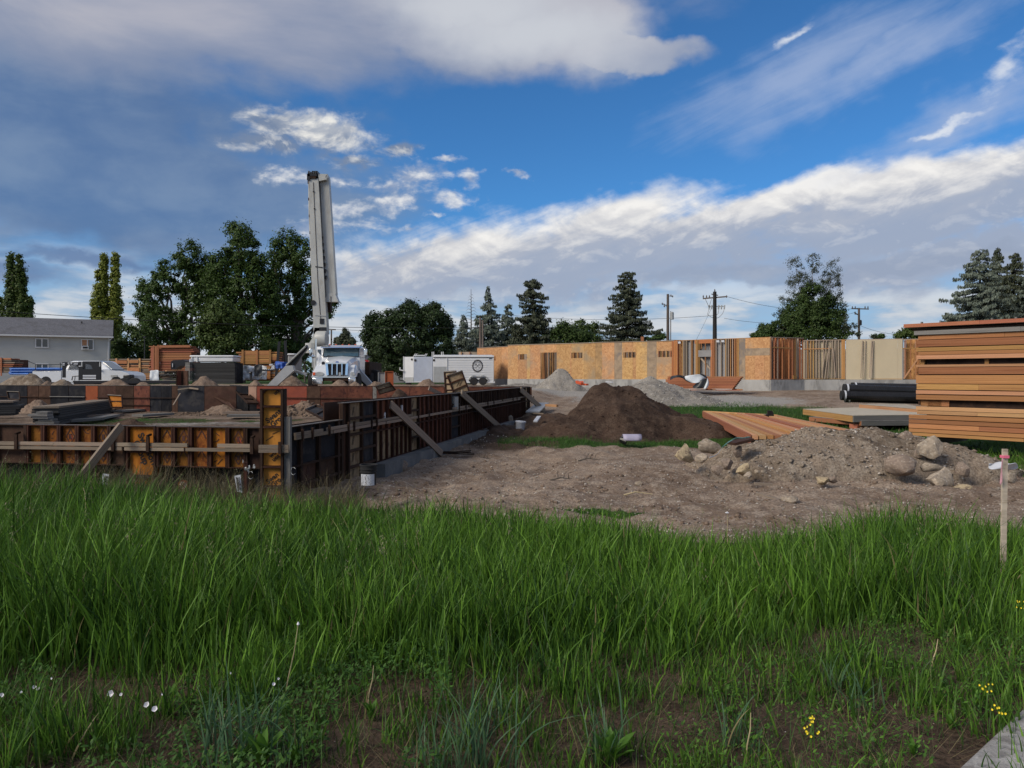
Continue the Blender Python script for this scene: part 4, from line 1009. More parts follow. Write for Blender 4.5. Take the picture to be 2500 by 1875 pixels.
beam('blocking', M['fir'], wp(segI, 0, 3.5, .08), wp(segI, LI, 3.5, .08), .04, .06, fb); beam('diagonal_brace', M['fir_pale'], wp(segI, .1, ZS + .05, .12), wp(segI, 1.3, 3.4, .12), .04, .09, fb)
# concrete foundation
def fnd(seg, a0, a1, off=.06, z1=None):
    mb = MB(); mb.prism([wp(seg, a0, ZS - .02, off), wp(seg, a1, ZS - .02, off), wp(seg, a1, ZS - .02, off - .5), wp(seg, a0, ZS - .02, off - .5)], (0, 0, -1.1)); mb.build('foundation_wall', M['concrete'], fb)
fnd(segA, 0, LA + .5); fnd(segB, 0, LB); fnd(segC, 0, LC); fnd(segD, 0, LD); fnd(segF, 0, LF + .8, .08)
segG2 = (Vector((segF[1].x, segF[1].y)), hd(2330, 823)); fnd(segG2, .1, (segG2[1] - segG2[0]).length, .05)
mb = MB(); mb.prism([Vector((q.x, q.y, ZS - .03)) for q in (segG2[0], segG2[1], segG2[1] + Vector((0, 4)), segG[0] + Vector((0, .2)))], (0, 0, -.2)); mb.build('floor_slab', M['concrete'], fb)
# things standing just above the wall
for px, py in ((1400, 832), (1446, 831)):
    beam('brace_end', M['grey_wood'], P(px, py, 60), P(px + 4, py + 9, 60), .12, .05, fb)
beam('post_end', M['fir_red'], P(1568, 822, 56), P(1568, 836, 56), .2, .1, fb, up=(0, 1, 0))

# ================================================================ house behind on the left
hs = thing('house', P(100, 935, 82), 'two storey grey sided house with a grey shingle roof behind the pickup', 'house')
D0 = 82.0; xr = XD(267, D0); HA = math.radians(27); HC = Vector((xr, D0)); HDv = Vector((-math.cos(HA), -math.sin(HA)))
def hx(px): return xr - on_ray(px, HC, HDv)                    # position along the front (before the house is turned)
def hz(px, py): return ZD(py, D0 + HDv.y * (xr - hx(px)))
xl = hx(-420); zb_, ze = .6, ZD(824, D0)
side = MB(); zz_ = zb_
while zz_ < ze - .02:
    h = .13; side.prism([Vector((xl, D0 - .02, zz_)), Vector((xr, D0 - .02, zz_)), Vector((xr, D0, zz_ + h)), Vector((xl, D0, zz_ + h))], (0, .1, 0)); zz_ += h
o = side.build('siding', M['siding'], hs); o['kind'] = 'stuff'
mb = MB(); mb.box(xl, xr - .01, D0 + .09, D0 + 8, zb_, ze); mb.build('wall', M['siding'], hs)
zr = ze + 2.0; ov = .45
rf = MB()
rf.prism([Vector((xl, D0 - ov, ze - .02)), Vector((xr + .35, D0 - ov, ze - .02)), Vector((xr + .35, D0 + 4.2, zr)), Vector((xl, D0 + 4.2, zr))], (0, 0, .16))
rf.prism([Vector((xl, D0 + 8.8, ze - .02)), Vector((xr + .35, D0 + 8.8, ze - .02)), Vector((xr + .35, D0 + 4.2, zr)), Vector((xl, D0 + 4.2, zr))], (0, 0, .16))
rf.build('roof', M['roof'], hs)
beam('gutter', M['trim'], Vector((xl, D0 - ov - .05, ze + .02)), Vector((xr + .40, D0 - ov - .05, ze + .02)), .12, .16, hs)
beam('soffit', M['trim'], Vector((xl, D0 - .2, ze - .03)), Vector((xr + .3, D0 - .2, ze - .03)), .4, .02, hs)
dn = MB(); dn.tube([Vector((xr + .3, D0 - ov, ze)), Vector((xr - .1, D0 - .08, ze - .5)), Vector((xr - .1, D0 - .08, zb_))], .06, 6); dn.build('downspout', M['trim'], hs)
beam('corner_trim', M['trim'], Vector((xr - .05, D0 - .05, zb_)), Vector((xr - .05, D0 - .05, ze - .05)), .12, .04, hs)
vp = MB(); x_ = hx(196); vp.tube([Vector((x_, D0 + 3, ze + 1.2)), Vector((x_, D0 + 3, ze + 1.85))], .07, 8); vp.build('vent_pipe', M['black'], hs)
def window(px0, px1, py0, py1, parent, d, ac=False):
    pm = (px0 + px1) / 2; z1, z0, x0, x1 = hz(pm, py0), hz(pm, py1), hx(px0), hx(px1)
    fr = MB(); t = .09
    fr.box(x0, x1, d - .07, d, z1 - t, z1); fr.box(x0, x1, d - .07, d, z0, z0 + t); fr.box(x0, x0 + t, d - .07, d, z0 + t, z1 - t); fr.box(x1 - t, x1, d - .07, d, z0 + t, z1 - t)
    fr.box((x0 + x1) / 2 - .05, (x0 + x1) / 2 + .05, d - .065, d, z0 + t, z1 - t)
    w_ = fr.build('window', M['trim'], parent)
    for a, b in ((x0 + t, (x0 + x1) / 2 - .05), ((x0 + x1) / 2 + .05, x1 - t)):
        q = MB(); q.box(a + .002, b - .002, d - .035, d - .03, z0 + t + .002, z1 - t - .002); q.build('pane', M['pane'], w_)
    if ac:
        q = MB(); q.box(x0 + .12, x0 + .70, d - .35, d - .04, z0 + .1, z0 + .45); q.build('air_conditioner', M['trim'], w_)
        q = MB(); q.box(x0 + .18, x0 + .64, d - .355, d - .35, z0 + .16, z0 + .38); q.build('air_grille', M['black'], w_)
        q = MB(); q.box(x0 + t, x0 + .70, d - .036, d - .0352, z0 + .5, z1 - t); q.build('curtain', M['fir_pale'], w_)
window(86, 119, 826, 849, hs, D0 - .05); window(198, 229, 828, 855, hs, D0 - .05, True); window(87, 119, 887, 905, hs, D0 - .05)
piv = Matrix.Translation((xr, D0, 0)) @ Matrix.Rotation(HA, 4, 'Z') @ Matrix.Translation((-xr, -D0, 0))
hs.matrix_basis = piv @ W[hs.name]

# ================================================================ vehicles
def wheel(parent, c, r, w, axis='X', rim_m='chrome', hub=.55, face=1, name='wheel'):
    """tyre and rim; axis is the axle; face is the side the rim dish shows on"""
    t = MB(); k = w / 2
    t.lathe(c, [(r * hub, -k), (r * .92, -k), (r, -k * .75), (r, k * .75), (r * .92, k), (r * hub, k)], 28, axis)
    o = autosmooth(t.build(name, M['tyre'], parent))
    d = MB(); d.lathe(c, [(0, face * k * .55), (r * .16, face * k * .75), (r * .2, face * k * .5), (r * .48, face * k * .35), (r * hub, face * k * .98), (r * (hub + .02), face * k * .98), (r * (hub + .02), -face * k * .5), (0, -face * k * .5)], 24, axis)
    autosmooth(d.build('rim', M[rim_m], o)); return o
def loft(sections, m, name, parent, cap=True, ang=30, label=None):
    """skin a row of equal-length outlines"""
    n = len(sections[0]); mb = MB(); vs = [p for s in sections for p in s]
    fs = [(i * n + k, i * n + (k + 1) % n, (i + 1) * n + (k + 1) % n, (i + 1) * n + k) for i in range(len(sections) - 1) for k in range(n)]
    if cap: fs += [tuple(range(n))[::-1], tuple((len(sections) - 1) * n + k for k in range(n))]
    mb.add(vs, fs); o = mb.build(name, m, parent, label=label); me = o.data
    import bmesh
    bm = bmesh.new(); bm.from_mesh(me); bmesh.ops.recalc_face_normals(bm, faces=bm.faces); bm.to_mesh(me); bm.free()
    return autosmooth(o, ang)

# ---------------------------------------------------------------- concrete pump truck
TD = 43.0; TG = .82
pt = thing('concrete_pump_truck', P(808, 944, TD), 'white concrete pump truck facing the street with its folded boom raised upright', 'pump truck')
def T(px, py, dy=0.0):                                  # photo column / row on the plane of the truck's nose, pushed back dy metres
    q = P(px, py, TD); return Vector((q.x, q.y + dy, q.z))
def TX(px): return XD(px, TD)
def TZ(py): return ZD(py, TD)
xc = TX(820)
# hood: outlines from the grille back to the windscreen
def hood_sec(y, xl, xr, zt, zb, crown, ch=.16):
    return [Vector((xl, y, zb)), Vector((xl + .02, y, zt - ch)), Vector((xl + ch * .9, y, zt)), Vector(((xl + xr) / 2, y, zt + crown)), Vector((xr - ch * .9, y, zt)), Vector((xr - .02, y, zt - ch)), Vector((xr, y, zb))]
loft([hood_sec(TD, TX(798), TX(850), TZ(886), TZ(919), .03), hood_sec(TD + .25, TX(795), TX(852.5), TZ(882.5), TZ(919), .05), hood_sec(TD + 1.15, TX(782), TX(857), TZ(873), TZ(919), .07, .2), hood_sec(TD + 1.75, TX(775), TX(861), TZ(869.5), TZ(919), .06, .22)], M['white_truck'], 'hood', pt)
# cab shell
def rect_sec(y, xl, xr, zt, zb, r=.10):
    return [Vector((xl, y, zb)), Vector((xl, y, zt - r)), Vector((xl + r, y, zt)), Vector((xr - r, y, zt)), Vector((xr, y, zt - r)), Vector((xr, y, zb))]
cabY = TD + 1.75
cab = loft([rect_sec(cabY, TX(766), TX(863), TZ(869), TZ(918), .02), rect_sec(cabY + .28, TX(767), TX(862), TZ(846), TZ(918), .08), rect_sec(cabY + .5, TX(767), TX(862), TZ(840.5), TZ(918), .14), rect_sec(cabY + 1.7, TX(767), TX(862), TZ(840), TZ(918), .16)], M['white_truck'], 'cab', pt)
w1 = MB(); yv = lambda py: cabY + .28 * (869 - py) / 23 - .03
w1.prism([Vector((TX(769), yv(868), TZ(868.5))), Vector((TX(836.5 + 0), yv(868), TZ(868.5))), Vector((TX(836), yv(848), TZ(848))), Vector((TX(770), yv(848), TZ(848)))], (0, .05, 0)) if False else None
w1.prism([Vector((TX(768.5), yv(868.3), TZ(868.3))), Vector((TX(836), yv(868.3), TZ(868.3))), Vector((TX(834.5), yv(847.5), TZ(847.5))), Vector((TX(769.5), yv(847.5), TZ(847.5)))], (0, .04, 0)) if False else None
w1.prism([Vector((TX(770), yv(868), TZ(868))), Vector((TX(860), yv(868), TZ(868))), Vector((TX(858), yv(848), TZ(848))), Vector((TX(771), yv(848), TZ(848)))], (0, .05, 0))
ws = w1.build('windscreen', M['glass'], pt)
for (a, b) in (((769, 847.5), (862, 847.5)), ((769, 868.5), (862, 868.5)), ((769.5, 868.5), (770.5, 847.5)), ((861, 868.5), (859, 847.5))):
    beam('windscreen_seal', M['black'], Vector((TX(a[0]), yv(a[1]) - .01, TZ(a[1]))), Vector((TX(b[0]), yv(b[1]) - .01, TZ(b[1]))), .035, .03, ws)
for (x0, x1) in ((781, 800), (820, 832)): beam('wiper', M['black'], Vector((TX(x0), yv(866) - .04, TZ(865.5))), Vector((TX(x1), yv(868.5) - .05, TZ(869.5))), .025, .02, pt)
vis = MB(); vis.prism([Vector((TX(765), cabY - .12, TZ(846.5))), Vector((TX(864), cabY - .12, TZ(846.5))), Vector((TX(862), cabY + .35, TZ(841))), Vector((TX(767), cabY + .35, TZ(841)))], (0, .02, .05)); vis.build('sun_visor', M['chrome'], pt)
for px in (782, 798, 815, 832, 848):
    q = MB(); q.lathe(Vector((TX(px), cabY + .5, TZ(840))), [(.07, 0), (.06, .07), (.02, .09)], 8); q.build('marker_light', M['orange'], pt)
# door area on the far left of the cab
dr = MB(); dr.prism([Vector((TX(749), cabY + .45, TZ(843))), Vector((TX(766), cabY + .30, TZ(842))), Vector((TX(768), cabY + .05, TZ(869))), Vector((TX(768), cabY - .05, TZ(912))), Vector((TX(749), cabY + .35, TZ(914)))], (0, .8, 0)); door = dr.build('door', M['white_truck'], pt)
sw_ = MB(); sw_.prism([Vector((TX(751.5), cabY + .40, TZ(850))), Vector((TX(761.5), cabY + .29, TZ(850))), Vector((TX(763), cabY + .24, TZ(869))), Vector((TX(752), cabY + .39, TZ(869)))], (0, -.03, 0)); sw_.build('side_window', M['pane'], door)
for y0, y1, x0, x1 in ((884, 898, 760, 763.5), (897, 903, 752, 754), (877, 883, 765, 767.5)):
    q = MB(); q.prism([Vector((TX(x0), cabY + .26, TZ(y0))), Vector((TX(x1), cabY + .2, TZ(y0))), Vector((TX(x1), cabY + .16, TZ(y1))), Vector((TX(x0), cabY + .24, TZ(y1)))], (0, -.04, 0)); q.build('grab_handle', M['black'], door)
tri = MB(); tri.prism([Vector((TX(752.6), cabY + .30, TZ(890))), Vector((TX(758), cabY + .26, TZ(890))), Vector((TX(755.5), cabY + .28, TZ(881)))], (0, -.02, 0)); tri.build('door_emblem', M['galv'], door)
beam('door_writing', M['galv'], Vector((TX(752), cabY + .27, TZ(893))), Vector((TX(758.5), cabY + .22, TZ(893))), .02, .05, door); 
hl = MB(); hl.lathe(Vector((TX(780), cabY - .9, TZ(886))), [(.10, 0), (.10, .05)], 10, 'Y'); hl.build('hood_intake', M['black'], pt)
# grille
gr = MB(); gr.prism([Vector((TX(798.5), TD - .07, TZ(887.5))), Vector((TX(848.5), TD - .07, TZ(887.5))), Vector((TX(847), TD - .12, TZ(915.5))), Vector((TX(801.5), TD - .12, TZ(915.5)))], (0, .1, 0)); grl = gr.build('grille', M['black'], pt)
for x0, x1 in ((798.5, 801.5), (848.5, 847.2)): beam('grille_frame', M['chrome'], Vector((TX(x0), TD - .12, TZ(887))), Vector((TX(x1), TD - .16, TZ(916))), .13, .05, grl, up=(0, 1, 0))
beam('grille_frame', M['chrome'], Vector((TX(798), TD - .12, TZ(887))), Vector((TX(849), TD - .12, TZ(887))), .08, .08, grl)
for px in (812.5, 824.5, 836.5): beam('grille_bar', M['chrome'], Vector((TX(px), TD - .14, TZ(888))), Vector((TX(px), TD - .17, TZ(915))), .055, .05, grl, up=(0, 1, 0))
for k in range(10): beam('grille_slat', M['rust'], Vector((TX(802), TD - .10, TZ(890 + k * 2.6))), Vector((TX(847), TD - .10, TZ(890 + k * 2.6))), .02, .015, grl)
em = MB(); c_ = Vector((TX(824.5), TD - .10, TZ(884.3))); 
em.prism([c_ + Vector((math.cos(a) * .10, 0, math.sin(a) * .05)) for a in [i * math.pi / 8 for i in range(16)]], (0, -.03, 0)); em.build('badge', M['tarp_b'], pt)
# fenders: arched shells over the wheels
def fender(x0, x1, sgn):
    secs = []
    for i in range(11):
        a = math.pi * (i / 10.0); y = TD + .62 - math.cos(a) * .72; zt = TZ(919) + .06 + math.sin(a) * .62
        if i == 0: zt = TZ(919) + .02
        o_ = x0 if sgn < 0 else x1; i_ = x1 if sgn < 0 else x0
        secs.append([Vector((o_, y, TZ(919) - .02 + 0 * a)), Vector((o_ + .02 * -sgn, y, max(zt - .22, TZ(919)))), Vector((o_ - sgn * .14, y, zt)), Vector((i_, y, zt + .02)), Vector((i_, y, TZ(919) - .02))])
    return loft(secs, M['white_truck'], 'fender', pt)
f1 = fender(TX(762), TX(800), -1); f2 = fender(TX(847), TX(870), 1)
for f_, x0, x1, xm in ((f1, 770, 792, 769), (f2, 856, 868, 868)):
    q = MB(); cx_ = TX((x0 + x1) / 2); hw = (TX(x1) - TX(x0)) / 2
    q.prism([Vector((cx_ + math.cos(a) * hw, TD - .13, TZ(913) + math.sin(a) * .12)) for a in [i * math.pi / 7 for i in range(14)]], (0, .1, 0)); q.build('headlight', M['galv'], f_)
q = MB(); q.box(TX(765), TX(771), TD - .14, TD, TZ(916), TZ(909)); q.build('turn_signal', M['orange'], f1)
# bumper with bright end pieces and plate
bp_ = MB(); bp_.box(TX(766), TX(871), TD - .55, TD - .35, TZ(922), TZ(919)); bmp = bp_.build('bumper', M['chrome'], pt)
for x0, x1 in ((769, 794), (856, 872)):
    q = MB(); q.box(TX(x0), TX(x1), TD - .6, TD - .35, TZ(938.5), TZ(922.2)); bevel(q.build('bumper_end', M['chrome'], bmp), .04)
q = MB(); q.box(TX(794), TX(856), TD - .5, TD - .3, TZ(930), TZ(922)); q.build('bumper_centre', M['rust'], bmp)
q = MB(); q.box(TX(780), TX(790), TD - .62, TD - .6, TZ(933), TZ(928)); q.build('number_plate', M['plastic'], bmp)
q = MB(); q.box(TX(829), TX(834), TD - .2, TD - .12, TZ(918), TZ(909)); q.build('tow_tag', M['galv'], grl)
for px in (757, 866): wheel(pt, Vector((TX(px), TD + .62, TG + .5)), .52, .34, 'X', face=-1 if px < 800 else 1)
for yy in (4.9, 6.2):
    for xx in (xc - .95, xc + .95): wheel(pt, Vector((xx, TD + yy, TG + .5)), .52, .6, 'X', face=1)
ch = MB(); ch.box(xc - .45, xc + .45, TD + .6, TD + 8, TG + .55, TG + .85); ch.build('chassis', M['black'], pt)
bx = MB(); bx.box(TX(757), TX(868), TD + 4.2, TD + 8.6, TZ(915), TZ(880)); bx.build('deck_body', M['rust'], pt)
# exhaust stack and air cleaner at the cab's side, mirrors
ex = MB(); ex.tube([Vector((TX(741), cabY + 1.0, TZ(908))), Vector((TX(741), cabY + 1.0, TZ(850)))], .17, 14); ex.build('exhaust_muffler', M['galv'], pt)
ex = MB(); ex.tube([Vector((TX(741), cabY + 1.0, TZ(850))), Vector((TX(741), cabY + 1.0, TZ(822)))], .045, 8); ex.build('exhaust_pipe', M['chrome'], pt)
ex = MB(); ex.tube([Vector((TX(733), cabY + .9, TZ(896))), Vector((TX(732.5), cabY + .9, TZ(857)))], .035, 6); ex.build('grab_rail', M['galv'], pt)
for s_, xs_ in ((-1, (749, 741, 738)), (1, (862, 879, 883))):
    q = MB(); q.tube([Vector((TX(xs_[0]), cabY + .1, TZ(846))), Vector((TX(xs_[1]), cabY - .1, TZ(847))), Vector((TX(xs_[1]), cabY - .1, TZ(868))), Vector((TX(xs_[0]), cabY + .1, TZ(870)))], .022, 6); a_ = q.build('mirror_arm', M['galv'], pt)
    q = MB(); q.box(TX(xs_[1]) - .10, TX(xs_[1]) + .10, cabY - .2, cabY - .1, TZ(866), TZ(849)); bevel(q.build('mirror', M['chrome'], a_), .03)
q = MB(); q.lathe(Vector((TX(743), cabY + .2, TZ(868))), [(.02, .1), (.10, .06), (.11, 0), (.02, -.02)], 12, 'Y'); q.build('round_mirror', M['chrome'], pt)
# pedestal and turret
BD = 47.5
def Bp(px, py, dy=0.0): q = P(px, py, BD); return Vector((q.x, q.y + dy, q.z))
q = MB(); q.prism([Bp(752, 842), Bp(783, 842), Bp(780, 800), Bp(768, 800), Bp(762, 826)], (0, 1.2, 0)); q.build('turret', M['boom'], pt)
q = MB(); q.tube([Bp(765, 862), Bp(765, 838)], .5, 16); q.build('pedestal', M['boom'], pt)
q = MB(); q.lathe(Bp(786, 828, -.25), [(.45, -.3), (.5, -.2), (.5, .35), (.45, .4)], 20, 'X'); autosmooth(q.build('hose_drum', M['boom'], pt))
q = MB(); q.box(XD(779, BD), XD(802, BD), BD - .5, BD + .1, ZD(837, BD), ZD(815, BD)); bevel(q.build('drum_cover', M['boom'], pt), .05)
# boom sections (folded back on one another)
def boom_sec(p0, p1, w0, w1, dep, name, m='boom', dy=0):
    a, b = Bp(*p0), Bp(*p1); w0 = w0 / F * BD / 2; w1 = w1 / F * BD / 2
    rd = lambda c, w: [c + Vector((-w, dy, 0)), c + Vector((w, dy, 0)), c + Vector((w, dy + dep, 0)), c + Vector((-w, dy + dep, 0))]
    n = 8; o = loft([rd(a.lerp(b, i / n), w0 + (w1 - w0) * i / n) for i in range(n + 1)], M[m], name, pt); return o
s1 = boom_sec((782, 815), (765, 436), 33, 24, .62, 'boom_section')
s2 = boom_sec((806, 718), (788, 428), 24, 23, .5, 'boom_section', dy=.25)
s3 = boom_sec((797, 760), (780, 440), 10, 6, .5, 'boom_section', 'rust', dy=.55)  # dark strip standing in for shade between the folded sections
s4 = boom_sec((808, 736), (806, 715), 32, 20, .55, 'boom_section', dy=.2)
# top hinge
for (x0, x1, y0, y1, m) in ((752, 774, 422, 431, 'black'), (750, 757, 425, 440, 'black'), (757, 772, 430, 436, 'rust'), (766, 776, 418, 424, 'black')):
    q = MB(); q.box(XD(x0, BD), XD(x1, BD), BD - .08, BD + .6, ZD(y1, BD), ZD(y0, BD)); q.build('hinge', M[m], pt)
for k in range(5):
    q = MB(); q.tube([Bp(754 + k * 4.5, 425, -.06), Bp(755 + k * 4.5, 418 + (k % 2) * 2, -.06)], .05, 6); q.build('hinge_pin', M['black'], pt)
q = MB(); q.prism([Bp(776, 424), Bp(798, 425), Bp(796, 438), Bp(779, 442)], (0, .8, 0)); q.build('boom_head', M['boom'], pt)
q = MB(); q.prism([Bp(795, 430), Bp(799, 424), Bp(799, 433), Bp(796, 440)], (0, .3, 0)); q.build('head_ear', M['boom'], pt)
# pipeline up the side, hose line, seams
pl_ = MB(); pl_.tube([Bp(751, 432, .35), Bp(752, 520, .35), Bp(757, 640, .35), Bp(763, 760, .35), Bp(766, 800, .4)], .06, 8); pipe_o = pl_.build('delivery_pipe', M['boom'], pt)
for k in range(9): t = k / 8; q = MB(); a = Bp(751 + 12 * t, 445 + 330 * t, .35); q.tube([a, a + Vector((0, 0, .16))], .10, 8); q.build('pipe_clamp', M['rust'], pipe_o)
pl_ = MB(); pl_.tube([Bp(777.5, 440, .2), Bp(783, 560, .2), Bp(790, 690, .2), Bp(793, 756, .2)], .05, 6); pl_.build('hydraulic_line', M['black'], pt)
for k in range(7): q = MB(); a = Bp(784 + k * 1.5, 585 + k * 16, .15); q.tube([a, a + Vector((.03, 0, .22))], .07, 6); q.build('line_clamp', M['black'], pt)
for (x0, y0, x1, y1) in ((765, 445, 776, 690), (776, 690, 783, 780)): beam('seam', M['rust'], Bp(x0, y0, -.012), Bp(x1, y1, -.012), .02, .035, s1, up=(0, 1, 0))
for (x, y) in ((766, 468), (768, 510)): q = MB(); q.tube([Bp(x, y, -.05), Bp(x, y, .0)], .05, 8); q.build('bolt', M['black'], s1)
beam('band', M['black'], Bp(770, 651, -.02), Bp(788, 653, -.02), .03, .05, s1)
beam('band', M['galv'], Bp(769, 769.5, -.02), Bp(797, 771, -.02), .03, .05, s1)
q = MB(); q.box(XD(781, BD), XD(791, BD), BD - .04, BD, ZD(791, BD), ZD(778, BD)); q.build('access_hole', M['black'], s1)
q = MB(); q.box(XD(780, BD), XD(797, BD), BD - .06, BD, ZD(811, BD), ZD(799, BD)); q.build('access_hole', M['black'], s1)
q = MB(); q.lathe(Bp(765, 739, -.05), [(.16, 0), (.16, .3)], 12, 'Y'); q.build('joint_box', M['black'], pt)
beam('tip_seam', M['rust'], Bp(806, 722, .18), Bp(806, 735, .18), .02, .03, s4, up=(0, 1, 0))
# outriggers
def plank_poly(pts, d, thick, m, name, parent, dy=0):
    q = MB(); q.prism([Vector((XD(x, d), d + dy, ZD(y, d))) for x, y in pts], (0, thick, 0)); return q.build(name, M[m], parent)
o1 = plank_poly([(651, 942), (697, 893), (714, 892), (717, 905), (676, 942)], 41.6, .4, 'leg', 'outrigger', pt)
q = MB(); q.tube([Vector((XD(664, 41.7), 41.7, ZD(938, 41.7))), Vector((XD(664, 41.7), 41.7, .8))], .09, 8); q.build('jack', M['galv'], o1)
plank_poly([(697, 893), (748, 842), (751, 850), (713, 898)], 43.2, .3, 'black', 'outrigger_arm', pt); 
a_ = MB(); a_.beam(Vector((XD(700, 43.1), 43.1, ZD(891, 43.1))), Vector((XD(746, 43.1), 43.1, ZD(846, 43.1))), .3, .06, up=Zv); a_.build('outrigger_rail', M['boom'], pt)
plank_poly([(697, 893), (700, 897), (748, 911), (746, 917), (712, 906)], 42.2, .25, 'leg', 'outrigger_link', pt)
o2 = plank_poly([(857, 884), (866, 888), (908, 936), (897, 942), (866, 913)], 44.6, .4, 'leg', 'outrigger', pt)
q = MB(); q.tube([Vector((XD(898, 44.7), 44.7, ZD(938, 44.7))), Vector((XD(898, 44.7), 44.7, .8))], .09, 8); q.build('jack', M['galv'], o2)
q = MB(); q.box(TX(726), TX(752), cabY + 1.5, cabY + 2.4, TZ(930), TZ(908)); q.build('side_tank', M['black'], pt)

# ---------------------------------------------------------------- red machine and wheel behind the truck
rm = thing('red_loader', P(880, 940, 50), 'red loader arm and dull yellow bucket parked behind the pump truck', 'loader')
plank_poly([(846, 872), (868, 870), (876, 888), (872, 892), (857, 890)], 48.5, 1.0, 'yellow_dull', 'bucket', rm)
plank_poly([(872, 874), (887, 876), (889, 892), (880, 896), (876, 889)], 49.3, .3, 'orange', 'arm_plate', rm)
plank_poly([(884, 878), (899, 879), (899, 912), (899, 922), (889, 906), (886, 895)], 49.0, .4, 'red', 'boom_arm', rm)
q = MB(); q.lathe(Vector((XD(891, 48.95), 48.95, ZD(885, 48.95))), [(.09, 0), (.09, .05)], 14, 'Y'); q.build('round_decal', M['plastic'], rm)
q = MB(); q.box(XD(868, 50), XD(905, 50), 50, 51.5, ZD(932, 50), ZD(896, 50)); bevel(q.build('body', M['black'], rm), .15)
wheel(rm, P(914, 920, 48.2), .46, .5, 'Y', 'galv', .35, -1)
wheel(rm, P(896, 926, 50.6), .40, .5, 'Y', 'black', .4, -1)

# ---------------------------------------------------------------- enclosed trailers
TRD = 62.0
def Q(px, py, dy=0.0): q = P(px, py, TRD); return Vector((q.x, q.y + dy, q.z))
t1 = thing('enclosed_trailer', Q(1130, 945), 'long white enclosed trailer with ribbed side and a black round saw blade logo', 'trailer', 'white enclosed trailers')
q = MB(); q.box(XD(1057.5, TRD), XD(1205, TRD), TRD, TRD + 2.2, ZD(934, TRD), ZD(871, TRD)); bevel(q.build('body', M['white'], t1), .05)
secs = []
for x in (1057, 1060, 1200, 1206): 
    zt = ZD(866 if 1057 < x < 1206 else 868, TRD); secs.append([Vector((XD(x, TRD), TRD - .05, ZD(872, TRD))), Vector((XD(x, TRD), TRD - .02, zt - .06)), Vector((XD(x, TRD), TRD + .25, zt)), Vector((XD(x, TRD), TRD + 2.0, zt)), Vector((XD(x, TRD), TRD + 2.25, ZD(872, TRD)))])
loft(secs, M['white'], 'roof', t1)
beam('roof_seam', M['black'], Q(1058, 872, -.06), Q(1206, 872, -.06), .03, .04, t1)
for k in range(9):
    y = 877.5 + k * 5.9
    beam('siding_strip', M['white'], Q(1094, y, -.015), Q(1203.5, y, -.015), .03, .15, t1)
q = MB(); q.box(XD(1058.5, TRD), XD(1090, TRD), TRD - .02, TRD, ZD(932, TRD), ZD(895, TRD)); q.build('stone_guard', M['galv'], t1)
for x in (1091.5, 1204.5): beam('corner_trim', M['white'], Q(x, 873, -.03), Q(x, 932, -.03), .05, .10, t1, up=(0, 1, 0))
beam('bottom_rail', M['white'], Q(1128, 933, -.03), Q(1208, 933, -.03), .05, .14, t1)
lc = Q(1166, 893.5, -.036); lg = MB()
for i in range(24):
    a = 2 * math.pi * i / 24; r0, r1 = .36, .47
    c = lambda an, r: lc + Vector((math.cos(an) * r, 0, math.sin(an) * r * 1.18))
    lg.prism([c(a, r0), c(a + .22, r0), c(a + .20, r1), c(a + .02, r1 * .9)], (0, -.006, 0))
for r0, r1 in ((.34, .37), (.21, .225)):
    for i in range(24):
        a = 2 * math.pi * i / 24; b = 2 * math.pi * (i + 1) / 24; lg.prism([c(a, r0), c(b, r0), c(b, r1), c(a, r1)], (0, -.006, 0))
for sx in (-1, 1):
    lg.beam(lc + Vector((-sx * .13, -.003, -.12)), lc + Vector((sx * .13, -.003, .12)), .006, .03, up=Zv); lg.beam(lc + Vector((sx * .06, -.003, .13)), lc + Vector((sx * .17, -.003, .08)), .006, .05, up=Zv)
for i in range(14):
    a = math.pi * (.12 + .76 * i / 13); lg.prism([c(a, .26), c(a + .07, .26), c(a + .07, .31), c(a, .31)], (0, -.006, 0))
    if i % 2: a = -a; lg.prism([c(a, .26), c(a + .06, .26), c(a + .06, .29), c(a, .29)], (0, -.006, 0))
lgo = lg.build('saw_blade_logo', M['ink'], t1); lgo['kind'] = 'stuff'
q = MB(); q.box(XD(1194, TRD), XD(1202, TRD), TRD - .04, TRD - .03, ZD(877, TRD), ZD(875, TRD)); q.build('side_vent', M['black'], t1)
q = MB(); q.box(XD(1206, TRD), XD(1210, TRD), TRD - .05, TRD + .3, ZD(880, TRD), ZD(869, TRD)); q.build('rear_hinge', M['fir'], t1)
q = MB(); q.box(XD(1057.5, TRD), XD(1062, TRD), TRD - .02, TRD - .01, ZD(882, TRD), ZD(877, TRD)); q.build('corner_decal', M['ink'], t1)
# wheels and arched guard
for px in (1157, 1179): wheel(t1, Q(px, 930.5, -.05), .33, .22, 'Y', 'galv', .62, -1)
q = MB()
def arc(cx, a0, a1, r=.43, n=9): return [Q(cx, 930, 0) + Vector((math.cos(a) * r, 0, math.sin(a) * r)) for a in [a0 + (a1 - a0) * i / n for i in range(n + 1)]]
pts = arc(1157, math.pi * 1.0, math.pi * .33) + arc(1179, math.pi * .67, 0)
q.tube([p + Vector((0, -.1, 0)) for p in pts], .035, 6); q.build('wheel_arch', M['galv'], t1)
q = MB(); q.prism([p + Vector((0, -.02, 0)) for p in pts], (0, .03, 0)); q.build('wheel_well', M['black'], t1)
for px in (1054, 1058, 1077, 1081): beam('ladder_rack', M['white'], Q(px, 872 if px < 1060 else 866, .3), Q(px, 858.5, .3), .06, .06, t1)
t2 = thing('enclosed_trailer', P(1010, 940, 64), 'plain grey white enclosed trailer with a roof ladder rack', 'trailer', 'white enclosed trailers')
R_ = lambda px, py, dy=0.0: P(px, py, 63.6) + Vector((0, dy, 0))
